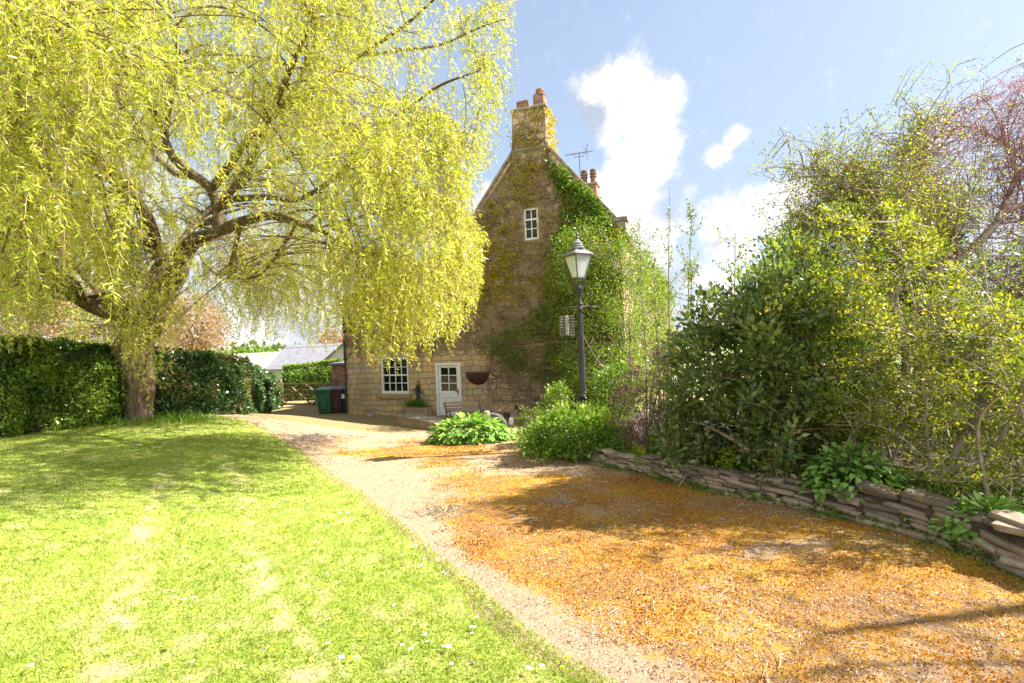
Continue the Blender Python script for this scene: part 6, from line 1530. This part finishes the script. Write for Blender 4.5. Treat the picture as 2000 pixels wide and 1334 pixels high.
# bare tree standing just outside the picture; its limbs shade the near drive
def wl(rows): return rows
bt = empty('bare_tree', (8.6, 3.6, .1), 'bare limbed tree standing beyond the right end of the stone wall', 'tree')
bs_ = [spline([[8.6, 3.6, 0, .13], [8.5, 3.6, 1.5, .11], [8.2, 3.5, 3.0, .09], [7.7, 3.4, 4.2, .06], [7.2, 3.3, 5.2, .03]], 20), spline([[8.3, 3.5, 2.6, .07], [7.6, 3.0, 3.2, .055], [6.8, 2.8, 3.6, .04], [6.0, 2.9, 4.1, .02]], 20), spline([[8.2, 3.5, 3.0, .06], [7.4, 4.2, 3.5, .05], [6.6, 4.5, 3.9, .035], [5.9, 4.4, 4.4, .015]], 20), spline([[7.4, 3.0, 3.3, .045], [6.9, 2.3, 3.9, .03], [6.3, 1.9, 4.3, .015]], 20), spline([[7.3, 4.2, 3.5, .04], [7.0, 5.0, 4.2, .025], [6.4, 5.5, 4.6, .012]], 20)]
bs_ = np.array(bs_); bs_[1:, :, 3] *= .55; raw('trunk', *tubes(bs_[:1, :, :3], bs_[:1, :, 3], 8), 'twig_pale', bt, smooth=True)
for q_ in bs_[1:]: raw('limb', *tubes(q_[None, :, :3], q_[None, :, 3], 7), 'twig_pale', bt, smooth=True)
C = bs_[:, 6:, :3].reshape(-1, 3)[rng.integers(0, 70, 420)] + rdir(420) * rng.uniform(.3, 1.3, (420, 1)); P, Rr = twig_net(bs_[:, 6:, :3].reshape(-1, 3), C, .010, .004); raw('twigs', *tubes(P, Rr, 4), 'twig_pale', bt, smooth=True)
V, F = leaves_round(C, 6, .08, .04, .02); raw('crown', V, F, 'leaf_spring', bt, rnd=leaf_rnd(len(F)))


# slender birch-like saplings
def sapling(label, px, Y, ptop, lean, nb=26, zb=None, mat='leaf_climber', tw='twig_brown'):
    b0 = bed(px, 780, Y); top = W(px + lean, ptop, Y); r = empty('sapling', b0, label, 'sapling', 'slender saplings beside the lamp post')
    stm = spline([list(b0) + [.026], list((b0 * 2 + top) / 3 + [.03, 0, 0]) + [.018], list((b0 + top * 2) / 3) + [.011], list(top) + [.004]], 16)
    k_ = rng.integers(4, 15, nb); s_ = stm[k_, :3]; e_ = s_ + np.stack([rng.normal(size=nb) * .22, rng.normal(size=nb) * .22, rng.uniform(.25, .6, nb)], -1) * (1.3 - k_ / 20)[:, None]
    t = np.linspace(0, 1, 6)[None, :, None]; m_ = (s_ + e_) / 2 + (e_ - s_) * np.array([.25, .25, -.1]); P = s_[:, None] * (1 - t) ** 2 + m_[:, None] * 2 * t * (1 - t) + e_[:, None] * t ** 2
    raw('stem', *join([tubes(stm[None, :, :3], stm[None, :, 3], 6), tubes(P, np.repeat(np.linspace(.007, .0025, 6)[None], nb, 0), 3)]), tw, r, smooth=True)
    C = P[:, 1:].reshape(-1, 3); n = len(C) * 3; V, F = kites(np.repeat(C, 3, 0) + rng.normal(size=(n, 3)) * .03, rdir(n), rdir(n), .055, .032, .1); raw('leaves', V, F, mat, r, rnd=leaf_rnd(n)); return r


for (lab, a, b, c_, d_) in (('tallest thin bare sapling right of the lamp post', 1300, 10.2, 365, 8), ('thin sapling nearest the lamp post, leaning left', 1262, 10.0, 420, -14), ('thin sapling leaning right over the evergreen shrub', 1330, 9.4, 400, 22), ('short sparse sapling behind the purple leaved shrub', 1285, 9.2, 500, -8), ('short thin sapling close beside the glossy evergreen', 1345, 8.8, 520, 6), ('wispy sapling standing before the climbing shrub', 1225, 10.8, 470, 5)):
    sapling(lab, a, b, c_, d_)
# wispy upright stems behind evergreen top
sapling('thin upright twig rising above the left shoulder of the evergreen', 1430, 7.6, 455, 6, 16); sapling('thin upright twig with fine leaves above the evergreen crown', 1555, 7.8, 400, -12, 22)
# purple shrub
C = sample_poly([(1190, 760), (1230, 700), (1262, 735), (1290, 660), (1330, 640), (1345, 720), (1330, 820), (1290, 870), (1230, 870), (1195, 830)], 330, 7.2, 8.3); C = C[C[:, 2] > bedz(C[:, 0], C[:, 1])]
bush('purple_shrub', 'twiggy shrub with dark purple leaves and seed heads left of the evergreen', 'shrub', bed(1268, 850, 7.8), C, 'leaf_purple', .032, .014, 26, .07, twig='twig_brown', stems=40, r0=.007, stem_r=.012, up=.9)
# spreading pale green perennials in front of the lamp
C = sample_poly([(1008, 850), (1060, 830), (1085, 800), (1120, 795), (1190, 800), (1230, 840), (1240, 880), (1180, 880), (1120, 895), (1060, 890), (1010, 872)], 330, 8.0, 9.6)
C[:, 2] = np.clip(C[:, 2], gz(C[:, 0], C[:, 1]) + .05, None)
bush('leafy_perennial', 'spreading fresh green leafy plant at the bed corner before the lamp post', 'plant', bed(1120, 880, 8.6), C, 'leaf_bright', .075, .045, 30, .12, twig='leaf_bright', stems=20, r0=.006, stem_r=.01)
C = sample_poly([(1155, 770), (1175, 730), (1215, 700), (1240, 760), (1235, 810), (1180, 815)], 130, 9.0, 10.2)
bush('bright_green_bush', 'bright green bush right behind the foot of the lamp post', 'shrub', bed(1200, 830, 9.7), C, 'leaf_bright', .07, .04, 30, .13, stems=8)
C = sample_poly([(1090, 800), (1068, 790), (1075, 760), (1100, 750), (1112, 790)], 46, 10.0, 10.8)
bush('low_green_bush', 'small leafy sprays left of the foot of the lamp post', 'shrub', bed(1095, 830, 10.3), C, 'leaf_bright', .07, .04, 26, .12, stems=6)
C = W(1062, 818, 12.4) + rng.normal(size=(60, 3)) * np.array([.32, .25, .13])
bush('dark_mound', 'low dark green mounded bush at the gable foot behind the stone post', 'shrub', [C[:, 0].mean(), 12.4, float(gz(C[:, 0].mean(), 12.4))], C, 'leaf_laurel', .06, .03, 40, .1, stems=6)


# euphorbia-like yellow flower heads
def behind(px, off=.3):
    for Y in np.linspace(2.5, 12, 400):
        x = W(px, 900, Y)[0]
        if x - bed_x(Y) > off: return np.array([x, Y, float(bedz(x, Y)) - .02])


def euph(label, px, py_b, Y, h, nst, spread_):
    b0 = behind(px, Y) if Y < 2 else bed(px, py_b, Y)
    r = empty('yellow_spurge', b0, label, 'plant', 'yellow spurges along the stone wall'); tips = b0 + np.stack([rng.normal(size=nst) * spread_, rng.normal(size=nst) * spread_, rng.uniform(.75, 1.05, nst) * h], -1)
    st_ = np.linspace(0, 1, 6)[None, :, None]; P = b0[None, None] * (1 - st_) + tips[:, None] * st_; raw('stem', *tubes(P, np.full(P.shape[:2], .005), 4), 'leaf_bright', r)
    C = P[:, 1:4].reshape(-1, 3); n = len(C) * 10; V, F = kites(np.repeat(C, 10, 0), rdir(n, -.1), rdir(n), .09, .018, .1); raw('leaves', V, F, 'leaf_hosta', r, rnd=leaf_rnd(n) * .6)
    C = np.concatenate([tips + rng.normal(size=tips.shape) * .025, tips + rng.normal(size=tips.shape) * .04 - [0, 0, .08]]); n = len(C) * 34; V, F = kites(np.repeat(C, 34, 0) + rng.normal(size=(n, 3)) * np.array([.03, .03, .04]), rdir(n, .5), rdir(n, 1), .022, .02, .1); raw('flower_head', V, F, 'leaf_euphorbia', r, rnd=leaf_rnd(n))


euph('single tall yellow spurge on the wall before the evergreen', 1417, 925, .16, .50, 3, .025)
euph('yellow spurge growing from the wall foot gap', 1248, 925, .05, .40, 3, .03)
euph('broad clump of yellow spurge under the lamp post', 1190, 870, 8.3, .62, 12, .18)
euph('yellow spurge clump right of the lamp post foot', 1160, 860, 8.9, .7, 8, .12)
euph('yellow spurge half hidden left of the evergreen', 1275, 890, 7.3, .45, 4, .08)
euph('small yellow spurge beside the bramble patch', 1745, 945, .25, .22, 3, .05)


# broad-leaved plants
def broad(name, label, cen, n, rx_, ry_, rz_, L, mat, cat='plant', bz=None):
    cen = np.asarray(cen, float); r = empty(name, [cen[0], cen[1], bz if bz is not None else cen[2]], label, cat)
    d = rdir(n); d[:, 2] = np.abs(d[:, 2]); P_ = np.array([cen[0], cen[1], cen[2]]) + d * np.array([rx_, ry_, rz_]) * rng.uniform(.55, 1, (n, 1)) ** .6
    out = unit(d * np.array([1, 1, .5])); D = out + rdir(n) * .5; D[:, 2] -= .35; Nn = np.array([0, 0, 1.0]) + out * .6 + rdir(n) * .3
    L_ = L * rng.uniform(.7, 1.25, n); D = unit(D); S_ = unit(np.cross(D, Nn)); N2 = np.cross(S_, D); w = L_ * .62
    # eight-point leaf with a midrib fold
    c0_ = P_; def_ = lambda f, sd, up: c0_ + D * (L_ * f)[:, None] + S_ * (w * sd / 2)[:, None] + N2 * (L_ * up)[:, None]
    V = np.stack([def_(0, 0, 0), def_(.25, -.8, .06), def_(.6, -.85, .04), def_(1, 0, -.18), def_(.6, .85, .04), def_(.25, .8, .06), def_(.45, 0, -.03)], 1)
    base_i = np.arange(n)[:, None] * 7; F = np.concatenate([base_i + np.array(q_) for q_ in ([0, 1, 2, 6], [6, 2, 3, 3], [0, 6, 4, 5], [6, 3, 4, 4])])
    F = np.concatenate([base_i + np.array([0, 6, 2, 1]), base_i + np.array([0, 5, 4, 6])]); Ft = np.concatenate([base_i + np.array([6, 3, 2]), base_i + np.array([6, 4, 3])])
    Vr = V.reshape(-1, 3)
    allF = np.concatenate([F[:, [0, 1, 2]], F[:, [0, 2, 3]], Ft]); raw('leaves', Vr, allF, mat, r, rnd=np.repeat(rng.uniform(0, 1, n), 7), smooth=True)
    b0 = np.array([[cen[0] + rng.normal() * .1, cen[1] + rng.normal() * .1, (bz if bz is not None else cen[2]) - .02] for _ in range(8)]); P, Rr = twig_net(b0, P_[::2], .007, .003, 4, up=.2); raw('stems', *tubes(P, Rr, 3), 'leaf_bright', r); return r


hc_ = G(915, 868); hcz = hc_ + [0, .55, 0]
broad('leafy_clump', 'lush clump of broad bright green leaves between the drive and the garden bench', hcz, 620, .98, .65, .52, .19, 'leaf_hosta')
for (lab, px, py, Y, nn, rr_, hh2, L_) in (('bright green bramble patch sprawling over the wall below the tangled shrub', 1665, 940, .38, 560, .50, .46, .085), ('pale green bramble leaves spilling over the wall near the right edge', 1925, 1005, .30, 380, .34, .28, .08), ('small green leafy plant on the wall top left of the bramble', 1505, 925, .22, 90, .25, .14, .06), ('low leaves between wall and young tree', 1800, 975, .3, 90, .25, .14, .06)):
    b0 = behind(px, Y); broad('bramble', lab, b0, nn, rr_, rr_ * .7, hh2, L_, 'leaf_hosta')
# creeping greenery on and below the wall
n = 5200; t = rng.uniform(0, TL, n); pc = np.array([wpos(q_) for q_ in t]); kp = fbm(pc[:, 0] * 2, pc[:, 1] * 2, 1.2, 66, 3) > .49; pc = pc[kp]; n = len(pc)
pc = pc + np.stack([rng.normal(size=n) * .10 - .02, rng.normal(size=n) * .05], -1)
V, F = kites(np.stack([pc[:, 0], pc[:, 1], gz(pc[:, 0], pc[:, 1])], -1), rdir(n, .7), rdir(n), rng.uniform(.015, .05, n), rng.uniform(.008, .02, n), .1)
tag(raw('weeds', V, F, 'leaf_bright', rnd=leaf_rnd(n) ), 'small green weeds along the foot of the stone wall', 'weeds', kind='stuff')
n = 15000; t = rng.uniform(0, TL, n); pc = np.array([wpos(q_) for q_ in t]) + np.stack([rng.uniform(.02, 1.3, n) ** 1.5, rng.normal(size=n) * .1], -1)
V, F = kites(np.stack([pc[:, 0], pc[:, 1], bedz(pc[:, 0], pc[:, 1]) + .02], -1), rdir(n, .6), rdir(n), rng.uniform(.02, .075, n), rng.uniform(.012, .035, n), .1)
tag(raw('ground_cover', V, F, 'leaf_climber', rnd=leaf_rnd(n)), 'low leafy ground cover on the soil behind the wall', 'ground cover', kind='stuff')
# dead canes leaning over the wall
for i, (a, b, Y) in enumerate((((1275, 945), (1290, 900), 6.9), ((1500, 940), (1545, 985), 5.4), ((1960, 1005), (1985, 900), 3.9), ((1985, 1000), (1930, 930), 4.0), ((1340, 925), (1325, 965), 6.3))):
    A = W(a[0], a[1], Y); B = W(b[0], b[1], Y - .1); tq = np.linspace(0, 1, 8)[:, None]; P = A * (1 - tq) + B * tq; P[:, 2] += .05 * np.sin(tq[:, 0] * 3.1); P[:, 0] += .03 * np.sin(tq[:, 0] * 5)
    b_ = MB(); b_.tube([tuple(p - A) for p in P], [.005] * 7 + [.002], 5); o = b_.build('dead_cane', 'straw', None, loc=tuple(A))
    tag(o, ('bleached cane standing at the wall break under the purple shrub', 'bleached cane hanging down the wall face below the evergreen', 'upright bare cane at the right edge above the wall', 'bare cane slanting left at the right edge above the wall', 'bleached cane drooping over the wall near the evergreen')[i], 'dead cane')
# heaps of dead twigs on the drive
for i, (px, py, r_, nn, lab) in enumerate(((605, 860, .62, 260, 'heap of dry brown willow twigs on the drive near the lawn edge'), (860, 1000, .30, 150, 'small pile of dry pale twigs in the middle of the mossy drive'), (1090, 980, .22, 60, 'thin wisp of dry stalks standing on the shaded drive'))):
    c_ = G(px, py); d = rdir(nn); d[:, 2] = np.abs(d[:, 2]) * .3; a_ = rng.normal(size=(nn, 3)) * np.array([r_ * .45, r_ * .35, 0]); a_[:, 2] = rng.uniform(0, .12, nn) * r_ * 1.8 * np.exp(-(a_[:, 0] ** 2 + a_[:, 1] ** 2) / r_ ** 2 * 3)
    S_ = c_ + a_ - d * rng.uniform(.08, .3, (nn, 1)) * r_; E_ = c_ + a_ + d * rng.uniform(.15, .6, (nn, 1)) * r_; S_[:, 2] = np.maximum(S_[:, 2], c_[2] + .005)
    t = np.linspace(0, 1, 6)[None, :, None]; m_ = (S_ + E_) / 2 + rng.normal(size=(nn, 3)) * .06 * r_ * 2; P = S_[:, None] * (1 - t) ** 2 + m_[:, None] * 2 * t * (1 - t) + E_[:, None] * t ** 2; P[..., 2] = np.maximum(P[..., 2], gz(P[..., 0], P[..., 1]) + .004)
    V, F = tubes(P, np.full(P.shape[:2], .0055 if i == 0 else .003), 3); o = raw('twig_heap', V - c_, F, 'twig_pale' if i == 0 else 'straw'); o.location = tuple(map(float, c_)); tag(o, lab, 'twig heap')


# flowers in the lawn
def flower_mesh(kind):
    st_ = MB(); st_.tube([(0, 0, 0), (.002, 0, .02), (0, .001, .042 if kind == 'daisy' else .05)], .0012, 4); hd = MB()
    if kind == 'daisy':
        for i in range(14):
            a = i * 2 * math.pi / 14; c_, s_ = math.cos(a), math.sin(a); hd.add([(c_ * .004, s_ * .004, .043), (c_ * .012 - s_ * .0028, s_ * .012 + c_ * .0028, .045), (c_ * .0165, s_ * .0165, .0435), (c_ * .012 + s_ * .0028, s_ * .012 - c_ * .0028, .045)], [(0, 1, 2, 3)])
        ey = MB(); ey.lathe([(.0055, .043), (.005, .046), (.001, .048)], (0, 0, 0), 8); return st_, hd, ey
    for ring, (r_, z_, nn_) in enumerate(((.022, .052, 18), (.017, .056, 15), (.011, .060, 10))):
        for i in range(nn_):
            a = (i + ring * .4) * 2 * math.pi / nn_; c_, s_ = math.cos(a), math.sin(a); hd.add([(0, 0, z_ - .004), (c_ * r_ * .7 - s_ * .003, s_ * r_ * .7 + c_ * .003, z_ + .001), (c_ * r_, s_ * r_, z_), (c_ * r_ * .7 + s_ * .003, s_ * r_ * .7 - c_ * .003, z_ + .001)], [(0, 1, 2, 3)])
    return st_, hd, None


def plant_flowers(kind, spots, name, label, group, mat):
    st_, hd, ey = flower_mesh(kind); first = None
    for i, (px, py, sz_) in enumerate(spots):
        p = G(px, py) if isinstance(px, (int, float)) else px; z = float(LZ(p[0], p[1]))
        if i == 0:
            r = empty(name, (p[0], p[1], z), label, name, group); h_ = hd.build('flower_head', mat, r); st_.build('stem', 'leaf_bright', r)
            if ey: ey.build('centre', 'petal_yellow', h_)
            first = r; kids = list(r.children)
        else:
            r = first.copy(); COL.objects.link(r); r.location = (p[0], p[1], z)
            for ch in kids:
                c_ = ch.copy(); COL.objects.link(c_); c_.parent = r
                for g_ in ch.children: g2 = g_.copy(); COL.objects.link(g2); g2.parent = c_
        dist = math.hypot(p[0], p[1]); s_ = sz_ * .6 * (1 + .06 * dist); r.scale = (s_, s_, s_); r.rotation_euler = (random.uniform(-.25, .25), random.uniform(-.25, .25), random.uniform(0, 6.3))


dand = [(140, 953, 1), (206, 976, 1), (362, 1073, 1), (383, 1108, 1), (196, 1212, 1), (380, 1212, 1), (125, 1324, 1), (333, 1282, 1.2), (508, 1031, 1), (568, 1036, 1), (553, 1049, 1), (650, 1025, 1), (727, 1021, 1), (635, 1160, 1), (598, 1188, 1), (545, 1215, 1), (773, 1115, 1.1), (796, 1110, 1), (900, 1143, 1.1), (789, 1163, 1), (826, 1205, 1), (713, 1263, 1), (529, 1295, 1), (688, 1305, 1), (938, 1306, 1), (1115, 1312, 1.3), (1100, 1328, 1), (1011, 1237, .9), (934, 1182, .8), (700, 1206, .8), (612, 987, .9), (470, 1012, .9), (430, 962, .9), (270, 1040, .9)]
plant_flowers('dandelion', dand, 'dandelion', 'open yellow dandelion flower in the short lawn grass', 'yellow dandelions scattered in the lawn', 'petal_yellow')
dais = [(131, 1074, 1), (449, 1082, 1), (461, 1080, 1), (471, 1085, 1), (359, 1186, 1), (381, 1183, 1), (57, 1327, 1.4), (380, 1313, 1.2), (148, 1196, .9), (245, 890, 1.2), (275, 886, 1.2), (300, 883, 1.2), (320, 878, 1.2), (340, 894, 1.2), (178, 865, 1.2), (42, 872, 1.2), (570, 1062, 1), (615, 1071, 1), (643, 1040, 1), (665, 1012, 1), (678, 1012, 1), (716, 1015, 1), (720, 1012, 1), (757, 1046, 1), (746, 1060, 1), (812, 1077, 1), (834, 1078, 1), (787, 1097, 1), (829, 1105, 1), (823, 1117, 1), (857, 1105, 1), (866, 1132, 1), (873, 1135, 1), (643, 1231, 1.2), (640, 1134, 1), (770, 1197, 1), (745, 1221, 1), (779, 1254, 1), (831, 1261, 1.1), (837, 1276, 1.1), (786, 1280, 1.1), (803, 1287, 1), (879, 1283, 1.3), (868, 1285, 1.1), (664, 1310, 1.4), (698, 1305, 1.2), (880, 1317, 1), (918, 1241, 1), (926, 1241, 1), (930, 1223, 1), (921, 1256, 1), (1030, 1330, 1.3), (1060, 1322, 1.2), (640, 1277, 1), (560, 985, 1), (600, 1003, 1), (640, 988, 1), (505, 1000, .9), (955, 1200, .8), (895, 1118, .8)]
plant_flowers('daisy', dais, 'daisy', 'small white daisy flower in the short lawn grass', 'white daisies scattered in the lawn', 'petal_white')
